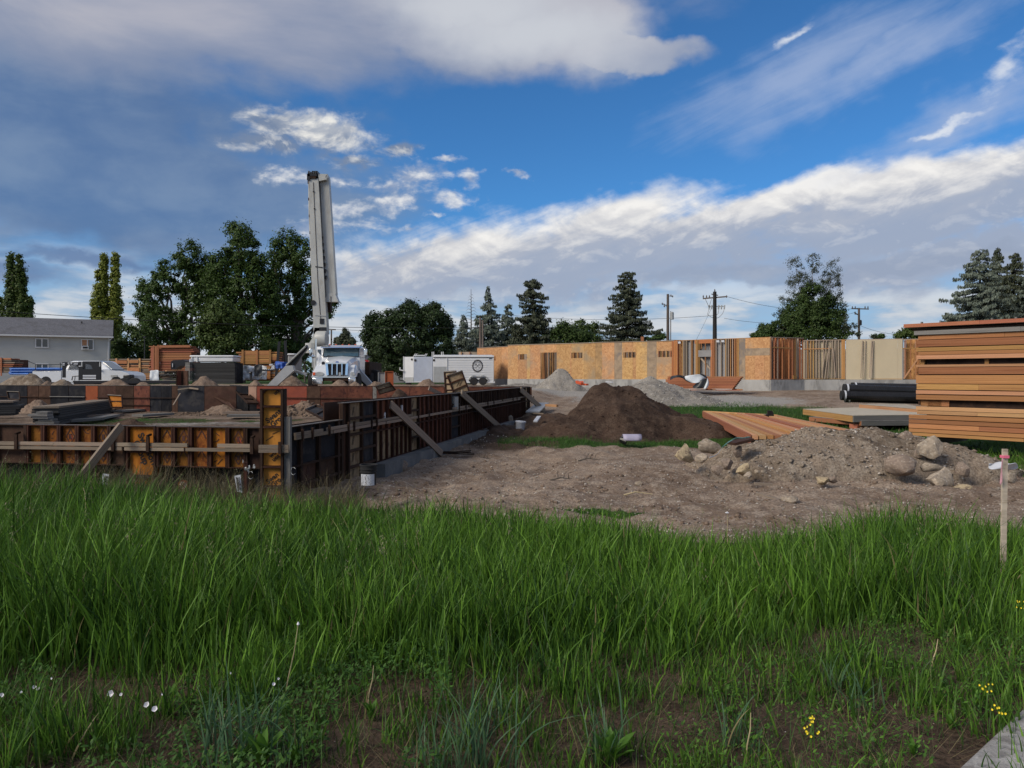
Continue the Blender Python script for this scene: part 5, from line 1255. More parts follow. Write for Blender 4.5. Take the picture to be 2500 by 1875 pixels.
q = MB(); q.box(XD(1010, 63.6), XD(1056.5, 63.6), 63.6, 66, ZD(933, 63.6), ZD(871, 63.6)); bevel(q.build('body', mat('grey_trailer_skin', (.38, .42, .50), .4, .05), t2), .04)
q = MB(); q.prism([R_(983, 871, .5), R_(1010, 871, 0), R_(1010, 931, 0), R_(983, 931, .5)], (0, .8, 0)); q.build('nose', M['white'], t2)
q = MB(); q.prism([R_(986, 921, .40), R_(1009.5, 921, -.015), R_(1009.5, 931, -.015), R_(986, 931, .40)], (0, .02, 0)); q.build('stone_guard', M['galv'], t2)
beam('corner_trim', M['white'], R_(983.5, 870, .46), R_(983.5, 932, .46), .08, .06, t2, up=(0, 1, 0))
beam('bottom_rail', M['white'], R_(990, 932.5, -.04), R_(1056, 932.5, -.04), .05, .08, t2)
q = MB(); q.lathe(R_(1005.5, 877.5, .04), [(.09, 0), (.09, .05)], 12, 'Y'); q.build('vent', M['black'], t2)
q = MB(); q.box(XD(1011.5, 63.6), XD(1016, 63.6), 63.55, 63.6, ZD(882, 63.6), ZD(877, 63.6)); q.build('corner_decal', M['ink'], t2)
for (x0, x1) in ((1008, 1013.5), (1012, 1017.5), (1034, 1039), (1037.5, 1042)): beam('ladder_rack', M['white'], R_(x0, 870, .3), R_(x1, 863, .3), .05, .05, t2)
beam('ladder_rack', M['white'], R_(1011, 867.5, .25), R_(1036, 867.5, .25), .06, .08, t2)
q = MB(); q.tube([R_(985, 930, .3), R_(974, 928, .3), R_(972, 920, .3)], .05, 6); q.build('hitch', M['black'], t2)
q = MB(); q.tube([R_(984, 905, .3), R_(975, 903, .3), R_(976, 897, .3)], .06, 6); q.build('jack_handle', M['white'], t2)
for px in (1030, 1045): wheel(t2, P(px, 930, 64), .33, .22, 'Y', 'galv', .6, -1)

# ---------------------------------------------------------------- pickup
PD = 45.0
pu = thing('pickup_truck', P(200, 940, PD), 'white pickup truck parked facing the lumber stacks behind the black trailer', 'pickup')
def PU(px, py, dy=0.0): return Vector((XD(px, PD), PD + dy, ZD(py, PD)))
Wd = 1.95
def side_body(pts, name, m, dy0=0.0, w=Wd, inset=0.0):
    q = MB(); q.prism([PU(x, y, dy0) for x, y in pts], (0, w, 0)); o = q.build(name, M[m], pu)
    return bevel(o, .05, 3)
arch = lambda cx, r, n=8: [(cx + math.cos(a) * r, 934 - math.sin(a) * r * .98) for a in [math.pi * i / n for i in range(n + 1)]]
body = side_body([(79, 907), (84, 929), (97, 932)] + arch(112, 14)[::-1][0:0] + [(97, 930)] + [(112 + math.cos(a) * 14, 933 - math.sin(a) * 14) for a in [math.pi * (1 - i / 8) for i in range(9)]] + [(150, 933), (268, 933)] + [(284 + math.cos(a) * 14, 933 - math.sin(a) * 14) for a in [math.pi * (1 - i / 8) for i in range(9)]] + [(318, 931), (317, 917), (312, 911), (296, 906), (262, 903.5), (150, 904.5), (150, 906.5)], 'body', 'white_truck')
secs = []
for dy, k in ((.12, 0), (.35, 1.5)): pass
gh = MB(); gh.prism([PU(156, 904, .12), PU(160, 884, .30), PU(170, 880.5, .36), PU(232, 880.5, .36), PU(240, 883, .30), PU(268, 903.5, .12)], (0, 1.7, 0)); bevel(gh.build('cabin', M['white_truck'], pu), .06, 3)
for pts in ([(163, 902), (166, 887), (190, 884.5), (190, 902)], [(193, 902), (193, 884.5), (224, 884.5), (231, 888), (238, 902)]):
    q = MB(); f = lambda x, y: PU(x, y, .12 + .2 * (904 - y) / 22 - .035); q.prism([f(*p) for p in pts], (0, .03, 0)); q.build('side_window', M['pane'], pu)
q = MB(); q.prism([PU(240, 883.5, .5), PU(267, 902.5, .3), PU(267, 902.5, 1.7), PU(240, 883.5, 1.5)], (.03, 0, .03)); q.build('windscreen', M['glass'], pu)
q = MB(); q.box(XD(300, PD), XD(319.5, PD), PD - .03, PD + .5, ZD(931, PD), ZD(914.5, PD)); bevel(q.build('bumper', M['black'], pu), .08)
q = MB(); q.box(XD(271, PD), XD(286, PD), PD - .04, PD + .1, ZD(920, PD), ZD(915.5, PD)); q.build('headlight', M['galv'], pu)
for px in (112, 284): wheel(pu, PU(px, 934, .13), .38, .26, 'Y', 'galv', .6, -1); wheel(pu, PU(px, 934, 1.8), .38, .26, 'Y', 'black', .6, 1)
for px in (150, 193): beam('door_seam', M['black'], PU(px, 905.5, -.004), PU(px, 932, -.004), .01, .03, pu, up=(0, 1, 0))
q = MB(); q.tube([PU(244, 903, -.05), PU(246, 900, -.16)], .05, 6); q.build('mirror', M['black'], pu)
beam('side_step', M['black'], PU(160, 937, -.02), PU(262, 937, -.02), .15, .06, pu)
# rack rails over the bed
for (a, b) in (((79, 890), (152, 890)), ((79, 890), (79, 904)), ((140, 885), (140, 903)), ((79, 889), (62, 882))):
    beam('rack_rail', M['black'], PU(a[0], a[1], .3), PU(b[0], b[1], .3), .03, .03, pu)

# black gooseneck trailer
gt = thing('gooseneck_trailer', P(220, 940, 43.2), 'black flatbed gooseneck trailer with upright front frame beside the white pickup', 'trailer')
GD = 43.2
G_ = lambda px, py, dy=0.0: Vector((XD(px, GD), GD + dy, ZD(py, GD)))
def gbox(x0, x1, y0, y1, m='black', dy=0, th=.12, name='frame_member'):
    q = MB(); q.box(XD(x0, GD), XD(x1, GD), GD + dy, GD + dy + th, ZD(y1, GD), ZD(y0, GD)); return q.build(name, M[m], gt)
gbox(152, 158, 884, 922); gbox(158, 192, 884, 890.5); gbox(191.5, 201.5, 883, 928, th=.3); gbox(201.7, 240, 882, 889.5); gbox(239, 245, 882.5, 928)
gbox(201.7, 239, 901, 928, name='tool_box', th=.3)
q = MB(); q.prism([G_(157.8, 890), G_(166, 890), G_(161, 896), (G_(157.8, 902))], (0, .1, 0)); q.build('gusset', M['black'], gt)
q = MB(); q.prism([G_(191.6, 890), G_(184, 890), G_(190, 897)], (0, .1, 0)); q.build('gusset', M['black'], gt)
q = MB(); q.prism([G_(201.7, 889), G_(201.7, 901), G_(206, 890)], (0, .1, 0)); q.build('gusset', M['black'], gt)
q = MB(); q.prism([G_(239, 889), G_(239, 901), G_(226, 901), G_(222, 892), G_(216, 889)], (0, .1, 0)); q.build('gusset', M['black'], gt)
for y in (917.5, 923.5): beam('reflective_strip', M['plastic'], G_(202.5, y, -.01), G_(234.5, y, -.01), .01, .09, gt)
for (x, y) in ((156, 887.5), (171, 886.5), (183, 888.5), (188, 888.5), (155.5, 891), (195, 894)): q = MB(); q.box(XD(x, GD) - .06, XD(x, GD) + .06, GD - .02, GD, ZD(y, GD) - .025, ZD(y, GD) + .025); q.build('marker_decal', M['plastic'], gt)
q = MB(); q.box(XD(166, GD), XD(176.5, GD), GD - .02, GD, ZD(888.5, GD), ZD(884.8, GD)); q.build('name_decal', M['plastic'], gt)
for px in (200, 244): q = MB(); q.box(XD(px, GD) - .03, XD(px, GD) + .03, GD - .02, GD, ZD(895, GD), ZD(884, GD)); q.build('reflector', M['galv'], gt)
dk = MB(); dk.prism([G_(178, 930.2), G_(430, 928.8), G_(430, 928.8, 2.2), G_(186, 930, 2.2)], (0, 0, -.05)); dk.build('deck', M['deck_top'], gt)
beam('side_rail', M['black'], G_(180, 933, -.05), G_(430, 932.5, -.05), .08, .16, gt)
q = MB(); q.tube([G_(173, 928, .1), G_(175, 919, .1), G_(190, 918, .1)], .03, 6); q.build('step_rail', M['black'], gt)
beam('step_rail', M['black'], G_(180, 929, .1), G_(181, 919, .1), .03, .03, gt, up=(0, 1, 0))
for px in (300, 325): wheel(gt, G_(px, 938, .2), .36, .25, 'Y', 'galv', .6, -1)
q = MB(); q.box(XD(175, GD), XD(182, GD), GD - .1, GD, ZD(939, GD), ZD(934, GD)); q.build('jack_foot', M['plastic'], gt)

# ================================================================ lumber stacks and materials
def crate_stack(name, label, px0, px1, py0, py1, d, m, rows, group, depth=2.0, studsx=(), sgrey=None, ov=6, over=3, seed=1, drop=.0, top_in=0):
    """framed wall panels laid flat in a pile: board edges facing us, loose ends sticking out, uprights across the face"""
    o = thing(name, P((px0 + px1) / 2, py1, d), label, 'lumber stack', group); rr = random.Random(seed)
    z1, z0 = ZD(py0, d), ZD(py1, d); h = (z1 - z0) / rows
    for r in range(rows):
        z = z0 + h * (r + .5); a = px0 + rr.uniform(-ov, over); b = px1 + rr.uniform(-over, ov)
        if top_in and r == rows - 1: a += top_in; b -= top_in
        mm = m if not sgrey or rr.random() < .75 else sgrey
        beam('board', M[mm], Vector((XD(a, d), d + rr.uniform(0, .06), z)), Vector((XD(b, d), d + rr.uniform(0, .06), z)), .09, h * (.62 if rr.random() < .8 else .85), o)
        beam('board', M[mm], Vector((XD(a + rr.uniform(0, 6), d), d + .5, z)), Vector((XD(b, d), d + .5, z)), .8, h * .55, o)
    q = MB(); q.box(XD(px0 + 8, d), XD(px1 - 8, d), d + .95, d + depth, z0, z1 - h * .8); q.build('inner_load', M['ply_brn'], o)
    for (x, y0, y1, w) in studsx:
        beam('upright', M[m], P(x, y1, d - .06), P(x, y0, d - .06), w / F * d, .05, o, up=(0, 1, 0))
    return o
cs = crate_stack('lumber_stack', 'tall reddish lumber stack left of the white tank', 367, 468, 844, 906, 52, 'fir_red', 15, 'lumber stacks across the yard', seed=3)
beam('top_board', M['fir_red'], P(390, 846, 51.9), P(465, 845.5, 51.9), .15, .16, cs)
for (x, y0, y1, w) in ((375.5, 843, 904, 3.2), (386, 842, 904, 3), (372, 848, 904, 5), (381, 846, 904, 5)): beam('upright', M['fir_red'], P(x, y1, 51.85), P(x, y0, 51.85), w / F * 52, .05, cs, up=(0, 1, 0))
c2 = crate_stack('lumber_stack', 'low pale lumber crate stack between the grey house and the tall reddish stack', 270, 366, 875, 931, 54, 'fir_pale', 11, 'lumber stacks across the yard', studsx=((284, 875, 897, 4.5), (313, 875, 930, 4.5), (341, 875, 930, 4.5)), sgrey='grey_wood', seed=5)
for (x0, x1, y0, y1) in ((286, 310, 880, 888), (316, 338, 879, 886), (312, 340, 898, 911), (320, 352, 920, 930)):
    zz0, zz1 = ZD(y1, 53.9), ZD(y0, 53.9); beam('side_board', M['fir'], Vector((XD(x0, 53.9), 53.9, (zz0 + zz1) / 2)), Vector((XD(x1, 53.9), 53.9, (zz0 + zz1) / 2)), .04, zz1 - zz0, c2)
c3 = crate_stack('lumber_stack', 'bright orange lumber crate stack left of the pump truck, above the white tarp', 582, 680, 858, 930, 50, 'fir', 13, 'lumber stacks across the yard', sgrey='grey_wood', seed=8, ov=8)
for (x0, x1, y0, y1) in ((591, 660, 856, 875), (588, 625, 875, 889), (630, 660, 876, 888), (662, 676, 864, 880), (588, 660, 893, 925)):
    zz0, zz1 = ZD(y1, 49.9), ZD(y0, 49.9); n = max(1, round((y1 - y0) / 3.6)); h = (zz1 - zz0) / n
    for k in range(n): beam('side_board', M['fir'], Vector((XD(x0, 49.9), 49.9, zz0 + h * (k + .5))), Vector((XD(x1, 49.9), 49.9, zz0 + h * (k + .5))), .04, h * .93, c3)
for (x, w) in ((592.5, 5), (627.5, 4), (659.5, 5)): beam('upright', M['fir'], P(x, 891, 49.85), P(x, 854, 49.85), w / F * 50, .06, c3, up=(0, 1, 0))
c4 = crate_stack('lumber_stack', 'weathered brown lumber stack at the corner of the house, cut off by the frame', -40, 30, 874, 910, 50, 'fir_red', 8, 'lumber stacks across the yard', studsx=((3, 873, 918, 3),), sgrey='grey_wood', seed=11)
# black arched bin in front of the reddish stack
bb = thing('black_fender_bin', P(440, 905, 49), 'black open bin standing in front of the reddish lumber stack', 'bin')
q = MB(); q.prism([P(x, y, 48.5) for x, y in ((417, 902), (417, 884), (422, 879), (448, 878), (453, 881), (460, 882), (460, 893), (440, 893), (428, 902))], (0, .8, 0)); q.build('shell', M['black'], bb)
q = MB(); q.box(XD(420, 48.4), XD(421.5, 48.4), 48.42, 48.46, ZD(896, 48.4), ZD(887, 48.4)); q.build('reflector', M['plastic'], bb)
# white tank on top of grey timber
DG = 47.5
gs = thing('timber_stack', P(520, 938, DG), 'big dark weathered plank stack under the white box', 'timber stack', 'weathered plank stacks')
rr = random.Random(4); n = 17; z1, z0 = ZD(885, DG), ZD(937, DG); h = (z1 - z0) / n
for k in range(n):
    beam('plank', M['dark_wood'], Vector((XD(472 + rr.uniform(-1, 1), DG), DG + rr.uniform(0, .04), z0 + h * (k + .5))), Vector((XD(575 + rr.uniform(-1, 1), DG), DG + rr.uniform(0, .04), z0 + h * (k + .5))), .3, h * .86, gs)
    if k > 1: beam('plank_end', M['grey_wood2'], Vector((XD(458, DG), DG - .1, z0 + h * (k + .5))), Vector((XD(470.5, DG), DG - .2, z0 + h * (k + .5))), .3, h * .8, gs)
q = MB(); q.box(XD(473, DG), XD(574, DG), DG + .2, DG + 1.4, z0, z1 - .02); q.build('inner_planks', M['ply_navy'], gs)
tk = thing('white_box', P(520, 885, DG), 'long white lidded box lying on the dark plank stack', 'box')
q = MB(); q.box(XD(467, DG), XD(571, DG), DG - .1, DG + 1.2, ZD(884.7, DG) + .03, ZD(872, DG)); bevel(q.build('body', M['white'], tk), .06, 3)
q = MB(); q.box(XD(465, DG), XD(572.5, DG), DG - .16, DG + 1.26, ZD(872, DG), ZD(867.5, DG)); bevel(q.build('lid', M['white'], tk), .08, 3)
for px in (468.5, 481): beam('corner_post', M['white'], P(px, 872, DG - .13), P(px, 884, DG - .13), .07, .05, tk, up=(0, 1, 0))
q = MB(); q.box(XD(465, DG), XD(469, DG), DG - .18, DG - .1, ZD(884, DG), ZD(876, DG)); q.build('side_marker', M['plastic'], tk)
# second pile of mixed dark boards in front of the reddish stack
mp_ = thing('board_pile', P(410, 938, 48), 'jumbled brown and grey board pile behind the upright dark form', 'board pile', 'weathered plank stacks')
for k in range(20):
    x0 = 388 + rr.uniform(0, 14); y = 906 + k * 1.6; L = rr.uniform(22, 46)
    beam('board', M[rr.choice(['grey_wood2', 'grey_wood', 'rust', 'ply_brn'])], P(x0, y, 47.6 + rr.uniform(0, .8)), P(min(x0 + L, 458), y + rr.uniform(-3, 1.5), 48 + rr.uniform(0, .5)), .15, .07, mp_)
beam('top_board', M['fir_pale'], P(405, 905.5, 47.4), P(459, 902, 48.2), .35, .05, mp_)
def cloth(name, label, cat, grid, m, parent=None, thick=.012, sub=2, group=None):
    """grid of world points -> soft sheet"""
    mb = MB(); mb.grid(grid); o = mb.build(name, m, parent, smooth=True)
    s = o.modifiers.new('subsurf', 'SUBSURF'); s.levels = s.render_levels = sub
    k = o.modifiers.new('solidify', 'SOLIDIFY'); k.thickness = thick
    if label: tag(o, label, cat, group)
    return o
rr = random.Random(21)
def wav(x0, x1, y0, y1, d, nx, ny, amp, xs=None):
    g = []
    for j in range(ny + 1):
        row = []
        for i in range(nx + 1):
            u, v = i / nx, j / ny; row.append(P(x0 + (x1 - x0) * u + rr.uniform(-1, 1), y0 + (y1 - y0) * v + (rr.uniform(-1, 1) if 0 < j < ny else rr.uniform(-2, 2)), d + rr.uniform(-amp, amp) - .10 * v))
        g.append(row)
    return g
cloth('white_wrap', 'small white plastic wrap hanging in front of the reddish lumber stack', 'tarp', wav(366, 388, 905, 931, 47.3, 5, 4, .06), M['tarp_w'])
cloth('white_tarp', 'large white tarp draped over the base of the orange lumber crates', 'tarp', wav(576, 652, 893, 927, 49.2, 14, 6, .22), M['tarp_w'])
q = thing('black_drape', P(630, 920, 48.8), 'black plastic hanging over the white tarp by the orange crates', 'tarp')
cloth('sheet', None, None, wav(621, 640, 890, 918, 48.75, 4, 4, .08), M['tarp_k'], q)
po = thing('black_post', P(613, 930, 47.5), 'short black post in front of the white tarp', 'post')
beam('post', M['black'], P(613, 931, 47.5), P(613, 907, 47.5), .12, .12, po, up=(0, 1, 0)); q = MB(); q.tube([P(609, 911, 47.4), P(613, 910, 47.4)], .07, 8); q.build('post_ring', M['black'], po)
cloth('blue_tarp', 'blue tarp heap beside the raised outrigger of the pump truck', 'tarp', wav(672, 702, 884, 900, 46.5, 7, 3, .3), M['tarp_b'])
mr = thing('rack_of_tools', P(665, 915, 48), 'dark toothed rack with white odds and ends under the orange crates', 'rack')
beam('rail', M['black'], P(640, 904, 48), P(692, 902, 48), .15, .12, mr)
for k in range(9): beam('tooth', M['plastic'], P(646 + k * 4.6, 903, 47.9), P(646 + k * 4.6, 900.5, 47.9), .05, .05, mr, up=(0, 1, 0))
for (x0, y0, x1, y1) in ((658, 891, 666, 890), (664, 896, 670, 893), (665, 897, 664, 902), (668, 895, 669, 901)): beam('white_piece', M['plastic'], P(x0, y0, 47.9), P(x1, y1, 47.9), .12, .10, mr)
for (px0, py0, px1, py1, lb) in ((682, 834, 673, 902, 'dark steel post leaning left of the pump truck, nearer the orange crates'), (696, 832, 702, 884, 'dark thin post right of the leaning steel post, left of the truck')):
    p_ = thing('leaning_post', P(px1, 940, 46.8), lb, 'post'); beam('post', M['black'], P(px1 - (px1 - px0) * -.4 * 0, py1 + 30 if px0 == 682 else 925, 46.8), P(px0, py0, 46.8), .13, .13, p_, up=(0, 1, 0))
    beam('cross_arm', M['black'], P(px0 - 2, py0 + 1, 46.8), P(px0 + 4, py0, 46.8), .06, .06, p_)
wv = thing('white_cab', P(710, 900, 58), 'small white vehicle top seen between the posts and the outrigger', 'vehicle')
q = MB(); q.box(XD(702, 58), XD(720, 58), 58, 60, ZD(905, 58), ZD(868, 58)); bevel(q.build('body', M['board_grey'], wv), .1)
q = MB(); q.box(XD(701.5, 58), XD(720, 58), 57.9, 60, ZD(868, 58), ZD(863, 58)); bevel(q.build('roof', M['white'], wv), .1)
# blue pipes bundle
for k, (y, x0, x1) in enumerate(((900, 24, 152), (903.5, 25, 152), (907, 24, 80), (910, 22, 78), (913, 24, 70))):
    o = thing('blue_pipe', P(60, y + 2, 47.2 + .2 * (k % 2)), ['topmost blue pipe in the bundle beside the pickup bed', 'second blue pipe from the top beside the pickup bed', 'middle blue pipe behind the dirt heaps and pickup', 'fourth blue pipe down, just above the dirt heaps', 'lowest blue pipe, partly behind the dirt heaps'][k], 'pipe', 'blue pipes')
    q = MB(); a, b = P(x0, y, 47.2 + .1 * (k % 2)), P(x1, y - .5, 47.2 + .1 * (k % 2)); q.tube([a, b], .045, 10); q.build('tube', M['blue_pipe'], o, smooth=False)

# ---- the big wall-panel stack at the right edge
ls = thing('panel_stack', Vector((11, 18.5, .1)), 'tall stack of prefabricated wall panels in orange brown planks, nearest the street', 'lumber stack', 'lumber stacks on the grass')
LA_ = Vector((10.43, 19.5)); LD_ = Vector((.63, -.77)).normalized(); LN_ = Vector((-LD_.y * -1, -LD_.x)) if False else Vector((-.77, -.63)).normalized()
def lp(a, z, o=0): q = LA_ + LD_ * a + LN_ * o; return Vector((q.x, q.y, z))
def lz(py): return ZD(py, 19.5)
rr = random.Random(9)
rows = [(790.5, 799, 'fir_red', 'top'), (802, 806, 'rust', 'shadow'), (808, 818, 'grey_wood2', 'wide'), (819, 829.5, 'fir', ''), (831, 847, 'fir', ''), (849, 858, 'fir', ''), (859, 866.5, 'fir', ''), (867.5, 877, 'fir_pale', ''), (890.5, 896, 'fir_pale', ''), (897, 913.5, 'fir', ''),  # the shadow row is a dark strip painted in for a shaded gap
        (916, 936, 'fir', ''), (937.5, 950.5, 'fir', ''), (952.5, 961.5, 'fir_pale', ''), (963.5, 975, 'fir', ''), (992, 1001, 'fir_pale', ''), (1002, 1010.5, 'fir_pale', ''), (1012.5, 1022, 'fir', 'l'), (1024, 1033, 'fir', 'l'), (1034.5, 1045, 'fir', 'l'), (1046.5, 1055, 'fir', 'l'), (1056.5, 1063.5, 'fir', 'l')]
for (y0, y1, m, k) in rows:
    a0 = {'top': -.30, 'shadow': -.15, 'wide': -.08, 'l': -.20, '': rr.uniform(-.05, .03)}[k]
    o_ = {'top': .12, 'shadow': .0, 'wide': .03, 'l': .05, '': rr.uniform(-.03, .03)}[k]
    z0, z1 = lz(y1), lz(y0)
    splits = [a0, 2.0 + rr.uniform(-.8, 1.2), 5.2]
    if k in ('', 'l') and rr.random() < .5: splits = [a0, 5.2]
    for s0, s1 in zip(splits[:-1], splits[1:]):
        beam('plank', M[m], lp(s0, (z0 + z1) / 2, o_ - .045), lp(s1 - .004, (z0 + z1) / 2, o_ - .045), .04, z1 - z0, ls)
    beam('panel_sheet', M['grey_wood2' if k != 'l' else 'fir'], lp(a0 + .02, z0 - .004, o_ - 1.3), lp(5.1, z0 - .004, o_ - 1.3), 2.44, .010, ls)
    # studs whose ends show at the far end
for (y0, y1) in ((877, 890), (975, 991)):
    for a in ([0.02, 1.5, 3.0] if y0 < 900 else [.02, .2]): beam('spacer', M['fir'], lp(a, (lz(y0) + lz(y1)) / 2, -.3), lp(a + (.5 if y0 > 900 else .09), (lz(y0) + lz(y1)) / 2, -.3), .3, lz(y0) - lz(y1), ls)
for k in range(9): beam('edge_plank', M['ply_brn'], lp(-.0, lz(830 + k * 22), -.1), lp(-.0, lz(830 + k * 22), -2.4), .03, .10, ls)
q = MB(); q.box(0, 1, 0, 1, 0, 1); q = MB(); q.prism([lp(.15, lz(1063), -.2), lp(5, lz(1063), -.2), lp(5, lz(1063), -2.3), lp(.15, lz(1063), -2.3)], (0, 0, lz(812) - lz(1063))); q.build('gap_shade_core', M['rust'], ls)  # dark core: shade between the planks put into its colour
for k, a in enumerate((.1, .55, 1.1, 1.7, 2.2, 2.7)): beam('nail_block', M['grey_wood2'], lp(a, lz(789), .02), lp(a + .04, lz(789), .02), .06, .05, ls)
for a in (.3, 2.6): beam('bearer', M['grey_wood2'], lp(a, .0, .05), lp(a, .0, -2.3), .1, .22, ls)

# low grey-topped panels on the grass
def flat_panel(label, corners, th, top, edge, name='wall_panel_stack', layers=2, group='wall panels lying on the grass'):
    c = [Vector(p) for p in corners]; o = thing(name, sum(c, Vector()) / 4, label, 'wall panel', group)
    q = MB(); q.prism([p + Zv * .012 for p in c], (0, 0, -.012)); q.build('sheathing', M[top], o)
    for L in range(layers):
        for i in range(4):
            a, b = c[i], c[(i + 1) % 4]; ins = Zv * (-(L + .5) * th / layers); mid = (a + b) / 2
            beam('edge_board', M[edge[i]], a.lerp(b, .004) + ins, b.lerp(a, .004) + ins, .045, th / layers * .93, o)
    q = MB(); cc = sum(c, Vector()) / 4; q.prism([cc + (p - cc) * .97 - Zv * .01 for p in c], (0, 0, -th + .012)); q.build('frame_core', M['ply_brn'], o)
    return o
flat_panel('large grey topped wall panel with orange end boards, lying beside the tall stack', [P(1961, 999, 31), P(2082, 1015, 25.2), P(2270, 1013, 26.0), P(2190, 992, 34)], .22, 'deck_top', ['fir', 'grey_wood2', 'fir', 'fir'], layers=1)
flat_panel('lower grey edged wall panel under the large grey topped one', [P(1976, 1018, 29), P(2103, 1028, 25.2), P(2260, 1027, 25.8), P(2160, 1012, 32)], .16, 'grey_wood2', ['fir_red', 'grey_wood2', 'fir', 'fir'], layers=1)
flat_panel('small grey topped wall panel behind, under the black corrugated pipes', [P(2098, 987, 32), P(2246, 999.5, 27.6), P(2260, 998, 28), P(2200, 984.5, 34)], .22, 'deck_top', ['fir_pale', 'fir', 'fir', 'fir'], layers=1)
bl = thing('support_block', P(2100, 1046, 25.6), 'orange wooden block propping the lower wall panel', 'block'); beam('block', M['fir_red'], P(2083, 1041, 25.4), P(2120, 1043, 25.8), .3, .16, bl)
bl = thing('ground_bearer', P(2180, 1040, 26), 'dark bearer timber under the grey topped wall panels', 'timber'); beam('timber', M['ply_brn'], P(1990, 1027, 28.5), P(2240, 1044, 26.2), .12, .14, bl)

# orange boards laid side by side, fanning away
jb = thing('joist_bundle', P(1920, 1040, 24), 'orange joists laid side by side, low behind the stony soil heap', 'lumber', 'lumber stacks on the grass')
J = [P(1718, 1006, 30.2), P(1900, 1016, 27.6), P(2152, 1067, 18.9), P(1834, 1063, 18.9)]
nj = 17
for k in range(nj):
    t0, t1 = k / nj, (k + 1) / nj; a = J[0].lerp(J[1], (t0 + t1) / 2); b = J[3].lerp(J[2], (t0 + t1) / 2)
    w0 = (J[1] - J[0]).length / nj; z_ = rr.uniform(-.035, .02); e = rr.uniform(-.02, .02)
    beam('joist', M[rr.choice(['fir', 'fir_pale', 'fir_red', 'fir', 'fir_pale'])], a + Vector((0, 0, z_ - .02)) + (a - b) * e, b + Vector((0, 0, z_ - .02)), w0 * rr.uniform(.62, .97), .10, jb)
beam('edge_joist', M['fir_red'], J[0] + Vector((-.03, 0, -.09)), J[3] + Vector((-.03, 0, -.09)), .05, .24, jb)
beam('end_joist', M['fir_pale'], J[0] + Vector((0, .05, .0)), J[1] + Vector((0, .05, .0)), .04, .1, jb)
for t in (.3, .8): beam('bearer', M['ply_brn'], J[0].lerp(J[3], t) + Vector((.1, 0, -.20)), J[1].lerp(J[2], t) + Vector((-.1, 0, -.20)), .12, .16, jb)
bt = thing('grey_bracket', P(1883, 1020, 27.5), 'dark grey metal bracket standing on the fanned orange joists', 'bracket')
q = MB(); q.prism([P(x, y, 26.8) for x, y in ((1875, 1002), (1886, 1003), (1890, 1015), (1889, 1022), (1865, 1013), (1875, 1011))], (0, .1, 0)); q.build('plate', M['black'], bt)

# lumber bundle with its tarp, before the building
lbd = thing('lumber_bundle', P(1720, 952, 45), 'long lumber bundle on the ground under a crumpled black and white tarp', 'lumber stack')
bx0, bx1 = XD(1634, 46.5), XD(1811, 44.5); nrow, ncol = 8, 9
z0, z1 = ZD(949, 45.4), ZD(919, 45.4); hh = (z1 - z0) / nrow
for r in range(nrow):
    u = r / (nrow - 1)
    x0 = XD(1635 + max(0, .45 - u) * 34 + (5 if u > .8 else 0), 46.0); x1 = XD(1790 + 20 * u, 45.0)
    beam('board', M['fir_red'], Vector((x0, 46.0, z0 + hh * (r + .5))), Vector((x1, 45.0, z0 + hh * (r + .5))), .28, hh * .93, lbd)
    for c in range(1, 5): beam('board', M['fir_red'], Vector((x0, 46.0 + .3 * c, z0 + hh * (r + .5))), Vector((x1 + .12 * c, 45.0 + .3 * c, z0 + hh * (r + .5))), .28, hh * .93, lbd)
for px in (1660, 1735, 1800): beam('bearer', M['fir_pale'], P(px - 4, 951, 45.2), P(px + 4, 951, 45.2), 1.5, .08, lbd)
beam('ground_board', M['fir_red'], P(1640, 951.5, 45.0), P(1806, 952.5, 44.4), .12, .05, lbd)
tp = thing('tarp', P(1700, 925, 44.8), 'crumpled black and white tarp thrown over the lumber bundle before the building', 'tarp')
def tarp_piece(poly_rows, m, name, d=44.9):
    rr_ = random.Random(hash(name) % 100 if False else len(name))
    g = [[P(x + rr_.uniform(-.6, .6), y + rr_.uniform(-.6, .6), d + rr_.uniform(-.10, .10) - (.35 if 0 < i < len(r) - 1 else .1)) for i, (x, y) in enumerate(r)] for r in poly_rows]
    return cloth(name, None, None, g, M[m], tp)
tarp_piece([[(1640, 917.5), (1650, 916), (1662, 915.5), (1673, 920)], [(1638, 920), (1652, 918.5), (1664, 920), (1673, 924)], [(1632, 931), (1648, 921), (1663, 922), (1673, 927)]], 'tarp_k', 'black_fold')
tarp_piece([[(1671, 918), (1685, 916), (1698, 914.5), (1710, 914), (1722, 918)], [(1672, 923), (1685, 923), (1699, 921), (1711, 921), (1723, 921)], [(1674, 929), (1686, 930), (1699, 930), (1712, 926), (1723, 922)], [(1682, 932), (1690, 935.5), (1700, 936), (1710, 933), (1720, 926)]], 'tarp_w', 'white_fold', 44.7)
tarp_piece([[(1703, 931), (1713, 928), (1722, 925), (1728, 923)], [(1698, 938), (1710, 937), (1721, 933), (1729, 930)], [(1692, 943), (1704, 945), (1718, 945), (1727, 938)], [(1690, 948), (1700, 949), (1712, 949), (1723, 944)]], 'tarp_k', 'black_hem', 44.6)
tarp_piece([[(1725, 920), (1727, 923), (1730, 928)], [(1727, 928), (1729, 933), (1731, 936)], [(1719, 944), (1725, 943), (1730, 940)], [(1716, 949), (1722, 949), (1727, 948)]], 'tarp_w', 'white_corner', 44.5)
tarp_piece([[(1708, 913), (1714, 912), (1721, 916)], [(1710, 915), (1718, 918), (1727, 922)], [(1716, 918), (1722, 922), (1729, 926)]], 'tarp_k', 'black_knot', 44.4)
